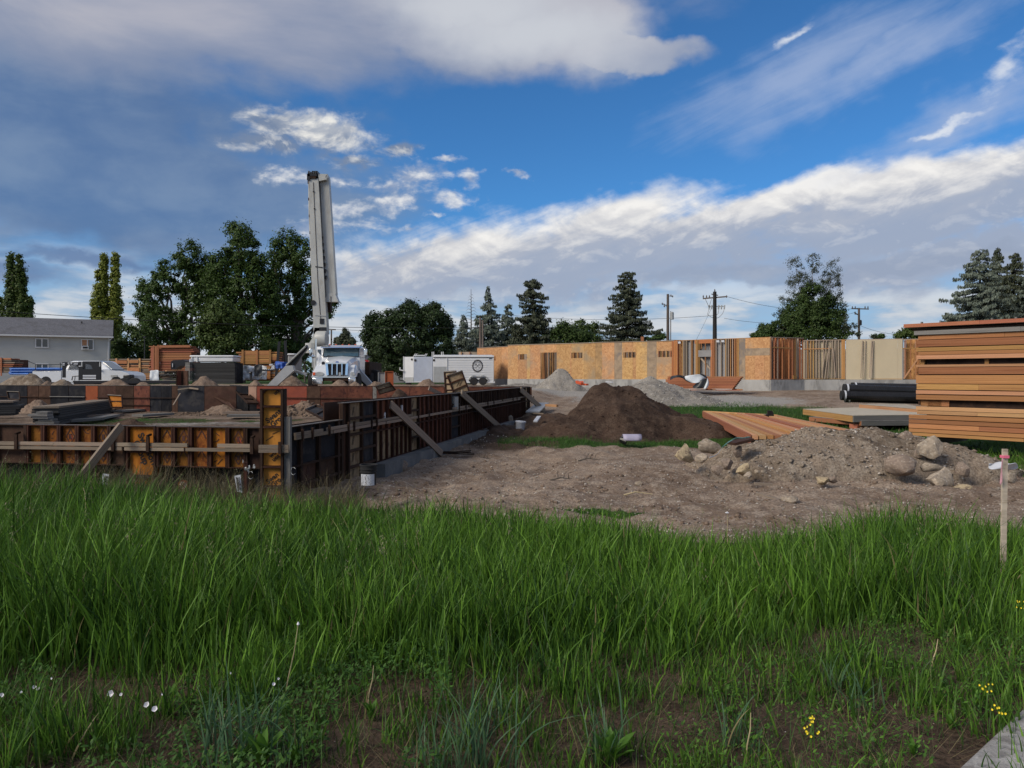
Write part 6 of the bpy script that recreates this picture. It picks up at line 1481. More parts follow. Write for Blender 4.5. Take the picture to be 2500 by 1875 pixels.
tarp_piece([[(1660, 916), (1668, 919), (1676, 924)], [(1664, 921), (1672, 926), (1684, 933)], [(1672, 928), (1684, 935), (1702, 936)]], 'tarp_k', 'black_strap', 44.8)
# white scraps / red scrap by the gravel
sc_ = thing('red_scrap_crate', P(1418, 940, 46), 'small orange red scrap boards on the gravel before the building', 'scrap')
for (x0, y0, x1, y1) in ((1408, 931, 1421, 936), (1409, 934, 1422, 938), (1420, 932, 1421, 939), (1420, 938, 1434, 939)): beam('scrap_board', M['orange'], P(x0, y0, 46), P(x1, y1, 45.6), .2, .10, sc_)
sc_ = thing('white_scrap_board', P(1488, 934, 47), 'thin white board lying on top of the gravel behind the brown dirt heap', 'board'); beam('board', M['plastic'], P(1480, 932, 47), P(1495, 933, 46), .1, .06, sc_)

# corrugated pipes
def corr_pipe(p0, p1, r, label, bell=True):
    o = thing('corrugated_pipe', p0, label, 'drain pipe', 'black corrugated pipes'); p0, p1 = Vector(p0), Vector(p1); L = (p1 - p0).length; n = int(L / .085)
    pts, rad = [], []
    for i in range(n + 1):
        for k, rr_ in ((0, .90), (.45, .92), (.5, 1.0), (.9, 1.0)):
            t = (i + k) / (n + 1); pts.append(p0.lerp(p1, t)); rad.append(r * rr_)
    q = MB(); q.tube(pts, rad, 16); q.build('tube', M['black'], o)
    d = (p1 - p0).normalized()
    q = MB(); q.tube([p0 + d * .10, p0 + d * .17], r * 1.07, 20); q.build('white_band', M['plastic'], o)
    q = MB(); q.tube([p0 - d * .02, p0 + d * .10], r * 1.04, 20); q.build('collar', M['tyre'], o)
    return o
pd = 33.5
for (x, y, lb, dd) in ((2060, 949, 'uppermost front black corrugated pipe beside the lumber stack', 0), (2054, 965, 'lower front black corrugated pipe resting above the grass', -.2), (2080, 945, 'rearmost black corrugated pipe, highest in the pile', .8)):
    a = P(x, y, pd + dd); b = P(x + 260, y + (5 if y < 960 else 6) + (4 if y == 949 else 0), pd + dd - .6); corr_pipe(a, b, .205, lb)
corr_pipe(P(2064, 972, 34.2), P(2320, 978, 33.6), .19, 'black corrugated pipe at the bottom rear of the pile, nearly hidden')

# small things along the long wall
def bucket(loc, r, h, m, label, lid=None, tilt=0.0, lab=False, rings=False, name='bucket'):
    o = thing(name, loc, label, 'bucket'); R = Matrix.Translation(Vector(loc)) @ Matrix.Rotation(tilt, 4, 'Y'); q = MB()
    prof = [(r * .84, 0), (r * .97, h * .80), (r * 1.0, h * .82), (r * 1.0, h * .86), (r * .97, h * .87), (r * 1.0, h), (r * .93, h), (r * .80, .02)]
    if rings: prof = [(r * .86, 0), (r * .94, h * .62), (r * 1.02, h * .63), (r * 1.02, h * .66), (r * .95, h * .67), (r * .96, h * .76), (r * 1.03, h * .77), (r * 1.03, h * .80), (r * .96, h * .81), (r * .98, h * .93), (r * 1.05, h * .94), (r * 1.05, h), (r * .95, h), (r * .82, .02)]
    q.lathe((0, 0, 0), prof, 28); autosmooth(q.build('pail', M[m], o, R), 40)
    if lid: q = MB(); q.lathe((0, 0, h), [(r * 1.08, -.035), (r * 1.09, .0), (r * 1.05, .018), (r * .9, .012)], 28); autosmooth(q.build('lid', M[lid], o, R), 40)
    if lab:
        q = MB(); n = 10
        g = [[Vector((math.sin(a) * r * .955, -math.cos(a) * r * .955, z)) for a in [-.95 + 1.9 * i / n for i in range(n + 1)]] for z in (h * .56, h * .02)]
        q.grid(g); lb_ = q.build('paper_label', M['plastic'], o, R, smooth=True)
        tt = MB()
        for k in range(7): 
            z = h * (.50 - .065 * k); w_ = .5 if k != 1 else .8
            a0, a1 = -.6, -.6 + random.uniform(.7, 1.2); tt.add([Vector((math.sin(a) * r * .962, -math.cos(a) * r * .962, z + s)) for a in (a0, (a0 + a1) / 2, a1) for s in (-.006, .006)], [(0, 2, 3, 1), (2, 4, 5, 3)])
        t_ = tt.build('label_print', M['ink'], lb_, R)
    return o
bucket(P(900, 1184, 11.0), .123, .30, 'tyre', 'black plastic bucket with a white label at the near end of the concrete footing', lab=True, rings=True)
bucket(ground_at(1269, 1053, 15), .165, .33, 'plastic', 'white lidded plastic pail on the brown soil by the long form wall', lid='plastic', tilt=.10)
pc = thing('pipe_cutoff', P(1060, 1113, 18), 'short white plastic pipe lying on the dirt below the nearest brace', 'pipe piece')
q = MB(); q.tube([ground_at(1053, 1114, 12) + Zv * .03, ground_at(1066, 1113, 12) + Zv * .06], .045, 12); q.build('tube', M['plastic'], pc)
pc = thing('paint_can', P(1142, 1078, 20.5), 'small dirty white can lying against the concrete footing', 'can')
q = MB(); q.tube([ground_at(1135, 1078, 12) + Zv * .06, ground_at(1150, 1077, 12) + Zv * .06], .07, 14); q.build('can_body', M['plastic'], pc)
def scrap(label, p0, p1, w, h, m, name='scrap_board', cat='board', group='scrap boards on the dirt', up=(0, 0, 1)):
    o = thing(name, (Vector(p0) + Vector(p1)) / 2, label, cat, group); beam('board', M[m], p0, p1, w, h, o, up); return o
scrap('wide pale blue grey board under the farthest brace', P(1300, 1006, 30), P(1325, 984, 34.5), .55, .05, 'galv')
scrap('long pale board lying right of the farthest brace', P(1333, 989, 32), P(1361, 991, 31.5), .12, .10, 'fir_pale')
scrap('short pale stake end lying on the brown dirt heap edge', P(1307, 1029, 26.2), P(1316, 1017, 27.6), .14, .05, 'plastic')
scrap('grey board lying at the foot of the farthest brace', P(1302, 1009, 29.6), P(1328, 1010, 29.4), .10, .05, 'grey_wood')
# pit contents: low stacks of form boards and long planks
def pit(px, py): d = (CZ + .10) * F / (py - HY); return P(px, py, d)
def pile(label, a, b, w, h, n, m='grey_wood2', seed=2, top='grey_wood', group='weathered plank stacks'):
    """boards stacked along a->b"""
    a, b = Vector(a), Vector(b); o = thing('plank_pile', (a + b) / 2, label, 'plank pile', group); r_ = random.Random(seed); D = (b - a).normalized(); N = Vector((-D.y, D.x, 0))
    hh = h / n
    for k in range(n):
        mm = top if k == n - 1 else m
        e0, e1 = r_.uniform(-.15, .15), r_.uniform(-.15, .15); s = r_.uniform(-.05, .05)
        beam('plank', M[mm], a + D * e0 + N * s + Zv * (hh * (k + .5)), b + D * e1 + N * s + Zv * (hh * (k + .5)), w * r_.uniform(.92, 1.0), hh * .86, o)
    return o
pile('big dark plank pile in the pit behind the orange form wall', P(112, 1038, 26.2), P(252, 1009, 36.0), .85, .66, 8, m='dark_wood', seed=2)
pile('squat end stack of short planks joined to the big dark plank pile', P(88, 1040, 25.6), P(130, 1040, 25.7), .5, .50, 6, m='grey_wood2', seed=5, top='grey_wood2')
pile('dark plank stack at the edge of the frame in the pit', P(-40, 1015, 31), P(47, 1013, 31.5), 1.2, .62, 7, m='dark_wood', seed=7)
for k, (x0, y0, x1, y1, w) in enumerate(((184, 1024, 292, 1017, .5), (158, 1034, 240, 1028, .6), (262, 1006, 333, 996, .4), (282, 1009, 368, 1003, .7), (335, 1020, 413, 1015, .6), (238, 1027, 280, 1019, .4), (404, 992, 462, 997, .5), (404, 994, 480, 994, .35), (552, 1012, 640, 1012, .9), (556, 1020, 636, 1019, .7))):
    a, b = pit(x0, y0), pit(x1, y1)
    o = scrap(['pale long plank lying just over the orange form wall, foremost', 'low pale plank beside the big dark plank pile', 'pale plank on the grass patch in the pit', 'wide grey plank below the small amber form panel', 'bluish grey plank left of the white powder strip', 'short grey plank stub among the long planks', 'pale plank under the leaning dark form sheet', 'thin grey plank under the leaning dark form sheet', 'upper grey plank left of the yellow corner form', 'lower grey plank left of the yellow corner form'][k], a + Zv * .09, b + Zv * .09, w, .09, 'grey_wood' if k in (0, 2, 6, 8) else 'grey_wood2', name='plank', group='planks lying in the pit')
# cable bundle on the ground near first brace
cb = thing('rebar_bundle', P(1110, 1106, 18.6), 'thin dark rebar rods lying at the foot of the nearest long brace', 'rebar')
for k in range(4):
    q = MB(); y = 1102 + k * 1.6; q.tube([P(1068, y, 18.9 - .1 * k), P(1110, y + 1, 18.8 - .1 * k), P(1150 + 8 * (k % 2), y + (3 if k % 2 else -2), 18.9 - .1 * k)], .012, 5); q.build('rod', M['rust'], cb)

# ================================================================ heaps
big = mound('dirt_pile', 3.75, 24.9, 3.65, 2.8, 1.46, M['soil_brown'], 'big dark brown dirt heap beside the long form wall', 'dirt pile', seed=4, rough=.42, n=120, lobes=[(-.18, 0, .72, .98), (.16, .05, .78, .80), (.42, -.1, .60, .42), (-.55, -.2, .5, .32)])
gp1 = mound('gravel_pile', XD(1372, 50), 50, 1.75, 1.5, 1.35, M['gravel'], 'small pointed grey gravel heap before the OSB doorway', 'gravel pile', seed=8, rough=.2, fine=.6)
gp2 = mound('gravel_pile', XD(1590, 39.5), 39.5, 3.5, 3.2, 1.30, M['gravel'], 'wide grey gravel heap behind the big brown dirt heap', 'gravel pile', seed=9, rough=.3, n=90, fine=.7)
gp3 = mound('gravel_pile', XD(1270, 52), 54, 3.0, 2.0, .30, M['gravel'], 'low spread of gravel at the rear wheels of the long white trailer', 'gravel pile', seed=10, rough=.4, fine=.6)
sh = mound('stony_soil_heap', 6.72, 15.3, 3.15, 1.75, .86, M['soil_grey'], 'long stony soil heap with pale boulders, in front of the orange joists', 'dirt pile', seed=15, rough=.32, peak=.62, n=150, fine=.8)
far_heaps = [(45, .9, 918, 1.9, 'soil_grey', 'stony soil heap by the blue pipes over the far wall'), (78, .6, 914, 1.3, 'soil_grey', 'taller grey soil heap left of the white pickup'), (116, 0, 929, .62, 'soil_tan', 'small soil heap in front of the pickup rear wheel'),
             (150, .2, 925, 1.0, 'soil_grey', 'grey soil heap in front of the pickup door'), (283, 0, 926, 1.5, 'soil_tan', 'long low tan soil heap over the brown far form panels'), (350, .3, 932, .8, 'soil_tan', 'faint low tan soil ridge below the white plastic wrap'),
             (498, 0, 919, 1.0, 'soil_tan', 'pointed tan soil heap in front of the dark plank stack'), (625, .2, 928, .7, 'soil_tan', 'little tan soil heap below the white tarp'), (714, 0, 914, 1.05, 'soil_tan', 'tan soil heap between the outrigger and the truck front wheel'),
             (828, 0, 926, 1.0, 'soil_tan', 'tan soil heap under the truck front bumper'), (866, .4, 931, .7, 'soil_tan', 'low soil heap at the foot of the rear outrigger'), (915, 0, 928, .9, 'soil_tan', 'soil heap beside the rust orange upright panel'), (1042, .2, 925, 1.1, 'soil_tan', 'reddish soil heap in front of the grey white trailer')]
for k, (px, dd, py, r, m, lb) in enumerate(far_heaps):
    d = 40.9 + dd if px < 900 else 38.5 + dd
    mound('soil_heap', XD(px, d), d, r, .9, ZD(py, d) - .84, M[m], lb, 'dirt pile', seed=30 + k, rough=.3, n=46, base=.84 if px < 900 else None, group='soil heaps along the far form wall', fine=.5)
mound('soil_heap', XD(92, 36), 36, .95, .7, .62, M['soil_tan'], 'crumbly tan soil heap in the pit below the dark far panels', 'dirt pile', seed=50, rough=.5, n=60, base=-.1, group='soil heaps in the pit')
rub = mound('soil_heap', XD(742, 34), 34.0, 1.45, 1.1, .60, M['soil_tan'], 'rubbly tan soil heap right of the yellow corner form', 'dirt pile', seed=51, rough=.5, n=70, base=-.1, group='soil heaps in the pit')
mound('soil_heap', XD(545, 35.5), 35.5, 1.1, .8, .42, M['soil_tan'], 'broken soil heap under the leaning dark form sheet', 'dirt pile', seed=52, rough=.6, n=60, base=-.1, group='soil heaps in the pit')
mound('soil_heap', XD(315, 26.5), 26.5, .75, .6, .28, M['soil_brown'], 'dark low soil heap just over the orange form wall', 'dirt pile', seed=53, rough=.3, n=46, base=-.1, group='soil heaps in the pit')
mound('soil_heap', XD(735, 21.5), 21.5, .9, 1.3, .42, M['soil_tan'], 'pale soil heap behind the corner of the forms', 'dirt pile', seed=54, rough=.25, n=50, base=-.1, group='soil heaps in the pit')
mound('soil_heap', XD(972, 30.0), 30.0, 1.15, 1.2, 1.20, M['soil_brown'], 'brown soil heap rising behind the long form wall', 'dirt pile', seed=55, rough=.2, n=50, base=-.1, group='soil heaps in the pit')
mound('soil_heap', XD(1225, 24.6), 24.6, .95, 1.3, .30, M['soil_brown'], 'low brown soil spill at the foot of the long form wall, by the white pail', 'dirt pile', seed=56, rough=.4, n=60, group='soil heaps along the long form wall')
mound('soil_heap', XD(1345, 29.0), 29.0, 1.6, 2.2, .36, M['soil_brown'], 'low reddish brown soil tongue left of the big dirt heap', 'dirt pile', seed=57, rough=.4, n=60, group='soil heaps along the long form wall')

# ================================================================ rocks
import bmesh
def rock_mesh(seed, sub=3, flat=.25):
    bm = bmesh.new(); bmesh.ops.create_icosphere(bm, subdivisions=sub, radius=1.0); r_ = random.Random(seed)
    planes = [(Vector((r_.gauss(0, 1), r_.gauss(0, 1), r_.gauss(0, 1))).normalized(), r_.uniform(.45, .78)) for _ in range(13)]
    off = Vector((r_.uniform(0, 50), r_.uniform(0, 50), r_.uniform(0, 50)))
    for v in bm.verts:
        p = v.co.copy()
        for nrm, dd in planes:
            e = p.dot(nrm) - dd
            if e > 0: p -= nrm * e * .96
        p *= 1 + .16 * mnoise.noise(p * 1.6 + off) + .06 * mnoise.noise(p * 5 + off)
        v.co = p
    me = bpy.data.meshes.new('rock_shape'); bm.to_mesh(me); bm.free(); me.materials.append(M['rock'])
    me.polygons.foreach_set('use_smooth', [True] * len(me.polygons)); me.set_sharp_from_angle(angle=math.radians(38)); return me
rmeshes = [rock_mesh(s) for s in range(12)]
M['rock_y'] = mat('yellowish_stone', (0.44, 0.35, 0.22), 0.95, 0.2, 3.0, bump=1, bscale=9, second=(0.22, 0.165, 0.11), sfac=(.48, .62), sscale=2.4)
M['rock_b'] = mat('brown_stone', (0.24, 0.185, 0.145), 0.92, 0.25, 3.0, bump=.8, bscale=9, second=(0.20, 0.15, 0.12), sscale=2.4, third=(.42, .37, .31), tscale=6)
def rock(px, py, wpx, hpx, d, label, m=None, i=0, rz=0.0, depth=.8, group='stones on the soil heap', name='boulder'):
    if group == 'stones on the bare dirt': d = ground_at(px, py + hpx * .42, 9).y
    else: d += .22
    c = P(px, py + hpx * .10, d); w = wpx / F * d / 2; h = hpx / F * d / 2
    me = rmeshes[i % 12]
    if m: me = me.copy(); me.materials.clear(); me.materials.append(M[m])
    o = bpy.data.objects.new(name, me)
    link(o, Matrix.Translation(c) @ Matrix.Rotation(rz, 4, 'Y') @ Matrix.Diagonal((w * 1.22, w * depth * 1.1, h * 1.32, 1)))
    return tag(o, label, 'rock', group)
rock(1670, 1106, 50, 40, 14.3, 'yellowish round boulder at the near end of the stony soil heap', 'rock_y', 0)
rock(1737, 1090, 58, 30, 15.2, 'flat tan boulder behind the yellowish round boulder', 'rock', 1, .25)
rock(1713, 1119, 34, 22, 14.0, 'small pale stone right beside the yellowish round boulder', 'rock', 2)
rock(1752, 1145, 26, 22, 13.6, 'small grey brown stone below the teal strap', 'rock_b', 3)
rock(1800, 1101, 24, 32, 14.3, 'upright tan stone set in the face of the soil heap', 'rock_b', 4)
rock(1776, 1127, 34, 26, 13.8, 'dull grey stone left of the pale angular stone', 'rock_b', 5, -.2)
rock(1817, 1143, 40, 32, 13.4, 'pale angular stone at the foot of the soil heap', 'rock_y', 6)
rock(1826, 1159, 26, 16, 13.2, 'small stone tucked under the pale angular stone', 'rock', 7)
rock(1849, 1151, 13, 13, 13.3, 'pebble sized stone right of the pale angular stone', 'rock', 8); rock(1864, 1149, 15, 11, 13.3, 'second little stone right of the pale angular stone', 'rock', 9)
rock(2200, 1135, 88, 50, 13.4, 'large smooth grey boulder lying in the face of the soil heap', 'rock_b', 10, .12)
rock(2271, 1088, 66, 56, 13.9, 'tall pale boulder on the crest of the soil heap, by the plank stack', 'rock', 11, .4)
rock(2298, 1169, 80, 52, 12.9, 'oval sandy boulder at the foot of the soil heap', 'rock', 0, .25)
rock(2276, 1140, 50, 20, 13.4, 'flat stone wedged between the oval sandy and the tall pale boulder', 'rock', 1)
rock(2246, 1107, 30, 22, 14.0, 'small stone left of the tall pale boulder', 'rock_b', 2)
rock(2210, 1068, 38, 34, 14.8, 'sharp grey stone breaking the crest of the soil heap', 'rock_b', 3, -.5)
rock(1996, 1086, 64, 54, 14.6, 'soil crusted brown boulder in the middle of the heap crest', 'rock_b', 4, .3)
rock(2010, 1170, 40, 18, 13.0, 'low brownish stone at the foot of the heap, left of centre', 'rock_y', 5)
rock(2032, 1169, 26, 16, 13.0, 'small tan stone against the low brownish stone', 'rock_b', 6)
rock(2348, 1190, 62, 16, 12.7, 'flat tan stone right of the oval sandy boulder', 'rock_y', 7)
rock(2350, 1145, 36, 34, 13.6, 'slanted stone slab at the end of the soil heap', 'rock_b', 8, .9)
rock(2468, 1161, 32, 30, 12.8, 'rounded stone right of the survey stake', 'rock', 9)
rock(1930, 1219, 50, 18, 11.5, 'flat whitish stone on the bare dirt before the heap', 'plastic' if False else 'rock', 10, group='stones on the bare dirt')
rock(984, 1136, 28, 30, 12.7, 'grey block of stone beside the black bucket', 'rock_b', 11, group='stones on the bare dirt')
rock(1246, 1025, 16, 20, 24.9, 'light topped stone left of the white pail', 'rock', 2, group='stones on the bare dirt')
rock(1560, 1180, 16, 14, 12.9, 'small tan stone on the bare dirt, right of the green tuft', 'rock', 3, group='stones on the bare dirt')
rock(2120, 1090, 30, 18, 14.6, 'grey stone showing in the soil between the two big boulders', 'rock_b', 5)
rock(1560, 1063, 30, 9, 20.9, 'brown stone behind the white roll at the foot of the dirt heap', 'rock_b', 6, group='stones on the bare dirt')
# cardboard, roll, boards on the dirt
rl = thing('white_roll', P(1545, 1078, 20.2), 'rolled white sheet with a dark open end lying on the green strip', 'roll')
q = MB(); g = []
for j in range(9):
    a = math.pi * 1.25 * j / 8 - .5; g.append([P(1520 + 45 * u, 1074, 20.2) + Vector((0, math.cos(a) * .16, math.sin(a) * .13 + .02)) for u in (0, .5, 1)])
cloth('sheet', None, None, g, mat('lavender_sheet', (.34, .32, .42), .6, .08), rl, .01, 1); q = MB(); q.tube([P(1514, 1072, 20.35), P(1530, 1077, 20.3)], [.07, .13], 10); q.build('dark_end', M['black'], rl)
st_ = thing('teal_strap', P(1780, 1090, 14.4), 'crumpled teal and white strap trailing down the soil heap', 'strap')
def ribbon(pts, w, m, parent, name='strap_band', seed=0):
    r_ = random.Random(seed); g = [[p + Vector((0, 0, -w / 2)) + Vector((0, r_.uniform(-.02, .02), 0)), p + Vector((r_.uniform(-.01, .01), r_.uniform(-.02, .02), w / 2))] for p in pts]
    return cloth(name, None, None, g, m, parent, .003, 2)
ribbon([P(1834, 1068, 14.4), P(1826, 1066, 14.4), P(1815, 1071, 14.3), P(1800, 1067, 14.3), P(1787, 1074, 14.2), P(1770, 1084, 14.1), P(1760, 1096, 14.0)], .022, mat('teal_strap', (.12, .26, .24), .5, .5, 12), st_)
ribbon([P(1760, 1096, 14.0), P(1754, 1108, 13.9), P(1742, 1114, 13.8), P(1730, 1117, 13.7)], .02, M['plastic'], st_, seed=3)
scrap('brown board stuck in the soil heap next to the teal strap', P(1785, 1083, 14.4), P(1830, 1072, 14.5), .30, .05, 'ply_brn')
scrap('thin brown lath lying on the bare dirt before the soil heap', P(1850, 1205, 11.9), P(1902, 1221, 11.5), .06, .03, 'grey_wood')
scrap('short brown stick in front of the teal strap', P(1842, 1180, 12.8), P(1885, 1183, 12.8), .07, .035, 'grey_wood')
for k, (x, y, a) in enumerate(((1440, 1140, .4), (1375, 1172, .1), (1560, 1205, .0), (1180, 1120, .2))):
    o = thing('dead_branch', P(x, y, 1.95 * F / (y - HY)), ['twiggy dead branch on the bare dirt, in the middle', 'bent dark root on the dirt left of the dead branch', 'pale stick on the dirt just over the grass', 'thin dark root near the concrete footing'][k], 'branch', 'dead sticks on the dirt')
    c = P(x, y, 1.95 * F / (y - HY)); c.z = GZ(c.x, c.y) + .02; r_ = random.Random(k); q = MB()
    q.tube([c + Vector((-.25, 0, .0)), c + Vector((-.05, .02, .05)), c + Vector((.22, -.03, .02))], [.016, .013, .006], 6)
    q.build('stem', M['bark' if k != 2 else 'straw'], o)
    if k != 2:
        for t in range(3):
            q = MB(); b = c + Vector((-.1 + t * .1, 0, .04)); q.tube([b, b + Vector((r_.uniform(-.02, .1), r_.uniform(-.08, .08), .10)), b + Vector((r_.uniform(.05, .14), r_.uniform(-.1, .1), .14))], [.008, .006, .003], 5); q.build('twig', M['bark'], o)
# survey stake with ribbon, and things round it
sk = thing('survey_stake', P(2448, 1390, 6.0), 'tall pale wooden survey stake with pink ribbon', 'stake')
ga = GZ(XD(2450, 6.0), 6.0); M['stake'] = wood('stake_wood', (.50, .42, .33), (.30, .24, .18), .05)
q = MB(); q.beam(P(2453.5, 1096, 6.0), Vector((XD(2447, 6.0), 6.0, ga - .15)), .018, .040, up=(1, 0, 0)); q.build('stake_post', M['stake'], sk)
q = MB(); q.box(XD(2445.5, 6), XD(2459.5, 6), 5.975, 6.025, ZD(1118, 6), ZD(1111.5, 6)); q.build('ribbon_knot', M['pink'], sk)
g = [[P(2446 - 6 * t, 1117 + 72 * t, 5.965 - .01 * math.sin(t * 6)), P(2450 - 4 * t - 2 * math.sin(t * 5), 1117 + 62 * t, 5.96)] for t in (0, .25, .5, .75, 1)]
cloth('ribbon_tail', None, None, g, mat('faded_pink_ribbon', (.50, .27, .30), .6, .1), sk, .002, 1)
cloth('plastic_sheet', 'crumpled lavender white plastic on the grass behind the survey stake', 'plastic sheet', [[P(2412 + 70 * i / 6 + 3 * math.sin(i * 2 + j), 1130 + 5 * j + 3 * math.sin(i * 1.7 + j * 2), 13.8 + .1 * math.sin(i + j)) for i in range(7)] for j in range(4)], M['plastic'])

# ================================================================ loose stones and clods scattered on the soil
OCT_V = np.array([(1, 0, 0), (-1, 0, 0), (0, 1, 0), (0, -1, 0), (0, 0, 1), (0, 0, -1)], float)
OCT_F = np.array([(0, 2, 4), (2, 1, 4), (1, 3, 4), (3, 0, 4), (2, 0, 5), (1, 2, 5), (3, 1, 5), (0, 3, 5)])
def scatter(name, xyz, size, m, label=None, cat=None, parent=None, squash=.6, seed=0):
    r = np.random.default_rng(seed); n = len(xyz)
    v = OCT_V[None] * (size[:, None, None] * r.uniform(.55, 1.15, (n, 6, 1)))
    v = v + r.normal(0, .12, (n, 6, 3)) * size[:, None, None]
    a = r.uniform(0, 6.28, n); c, s = np.cos(a)[:, None], np.sin(a)[:, None]
    x, y = v[..., 0] * c - v[..., 1] * s, v[..., 0] * s + v[..., 1] * c
    z = v[..., 2] * squash
    t = r.uniform(-.6, .6, n)[:, None]; x, z = x * np.cos(t) - z * np.sin(t), x * np.sin(t) + z * np.cos(t)
    co = np.stack([x, y, z], -1) + xyz[:, None, :]
    f = (OCT_F[None] + (np.arange(n) * 6)[:, None, None]).reshape(-1, 3)
    me = np_mesh(name, co.reshape(-1, 3), f); me.materials.append(m)
    o = bpy.data.objects.new(name, me); link(o, None, parent); tag(o, label, cat, kind='stuff'); return o
def in_box(x, y): 
    rx, ry = x - FC.x, y - FC.y; s = rx * FU.x + ry * FU.y; t = rx * FT.x + ry * FT.y
    return (s > -.4) & (t > -.4) & (s < S_END + .4)
r = np.random.default_rng(5)
y = 8.3 * (26 / 8.3) ** r.uniform(0, 1, 9000) ; x = r.uniform(-.28, .74, 9000) * y; ok = ~in_box(x, y) & (fbm(x * 1.2, y * 1.2, 61) > .40)
ok &= ~((y > 19.5) & (x > 1)); x, y = x[ok], y[ok]
sz = .006 + .022 * r.uniform(0, 1, len(x)) ** 4 + .0005 * y
scatter('pebbles', np.stack([x, y, gz(x, y) + sz * .3], -1), sz, M['pebble'], seed=1, label='small pale stones strewn over the bare dirt', cat='pebbles')
y = 8.5 * (22 / 8.5) ** r.uniform(0, 1, 6000); x = r.uniform(-.25, .74, 6000) * y; ok = ~in_box(x, y) & (fbm(x * .9, y * .9, 62) > .47); ok &= ~((y > 19.5) & (x > 1)); x, y = x[ok], y[ok]
sz = .015 + .06 * r.uniform(0, 1, len(x)) ** 3
scatter('soil_clods', np.stack([x, y, gz(x, y)], -1), sz, M['soil_tan'], seed=2, label='brown soil clods lying on the bare dirt', cat='soil clods')
def on_mound(o, n, smin, smax, m, name, seed, label, cat, top=.02, power=3, zmin=None):
    r = np.random.default_rng(seed); nv = len(o.data.vertices); c = np.empty(nv * 3, np.float32); o.data.vertices.foreach_get('co', c); c = c.reshape(-1, 3)
    g = gz(c[:, 0], c[:, 1]); c = c[c[:, 2] > g + .01]
    i = r.integers(0, len(c), n); p = c[i].astype(float) + np.concatenate([r.uniform(-.03, .03, (n, 2)), np.zeros((n, 1))], 1)
    sz = smin + (smax - smin) * r.uniform(0, 1, n) ** power; p[:, 2] += sz * top
    return scatter(name, p, sz, M[m], label, cat, seed=seed)
on_mound(sh, 3800, .008, .05, 'pebble', 'stones', 71, 'small stones covering the long soil heap', 'stones', power=5)
on_mound(sh, 900, .02, .09, 'soil_grey', 'heap_clods', 72, 'soil clods on the long stony heap', 'soil clods')
on_mound(big, 1800, .01, .06, 'soil_brown', 'brown_clods', 73, 'dark crumbs on the big brown dirt heap', 'soil clods', power=4)
on_mound(gp1, 500, .02, .07, 'pebble_grey', 'gravel_stones', 74, 'coarse stones on the small pointed gravel heap', 'stones')
on_mound(gp2, 1500, .02, .08, 'pebble_grey', 'coarse_gravel', 75, 'coarse stones on the wide gravel heap', 'stones', power=4)
on_mound(gp3, 500, .02, .08, 'pebble_grey', 'spread_gravel', 76, 'coarse stones behind the trailer wheels', 'stones', power=4)
on_mound(rub, 500, .03, .17, 'soil_tan', 'rubble', 77, 'clods and rubble heaped right of the yellow corner form', 'rubble', power=3)
x = XD(545, 35.5) + r.normal(0, 1.4, 300); y = 35.2 + r.normal(0, .7, 300); sz = .03 + .12 * r.uniform(0, 1, 300) ** 3
scatter('pit_clods', np.stack([x, y, gz(x, y) + .02], -1), sz, M['soil_tan'], seed=9, label='soil clods in the pit below the far form wall', cat='soil clods')

# ================================================================ trees
def quads_mesh(name, pos, nrm, size, m, aspect=1.0, up=None, rs=0):
    """leaf-sized faces: pos (n,3), nrm (n,3), size (n,)"""
    r = np.random.default_rng(rs); n = len(pos)
    nrm = nrm / (np.linalg.norm(nrm, axis=1, keepdims=True) + 1e-9)
    a = r.normal(0, 1, (n, 3)) if up is None else up + r.normal(0, .25, (n, 3))
    t = a - nrm * (a * nrm).sum(1, keepdims=True); t /= np.linalg.norm(t, axis=1, keepdims=True) + 1e-9
    b = np.cross(nrm, t); s = size[:, None]
    v = np.stack([pos - t * s, pos - b * s * aspect * .6 + t * s * .1, pos + t * s, pos + b * s * aspect * .6 + t * s * .1], 1)
    f = np.arange(n * 4).reshape(n, 4)
    me = np_mesh(name, v.reshape(-1, 3), f); me.materials.append(m); return me
def limb(mb, p0, p1, r0, r1, rng, n=5, wob=.06):
    p0, p1 = Vector(p0), Vector(p1); L = (p1 - p0).length
    pts = [p0.lerp(p1, i / n) + Vector((rng.uniform(-1, 1), rng.uniform(-1, 1), 0)) * (L * wob * (0 if i in (0, n) else 1)) for i in range(n + 1)]
    mb.tube(pts, [r0 + (r1 - r0) * i / n for i in range(n + 1)], 7)
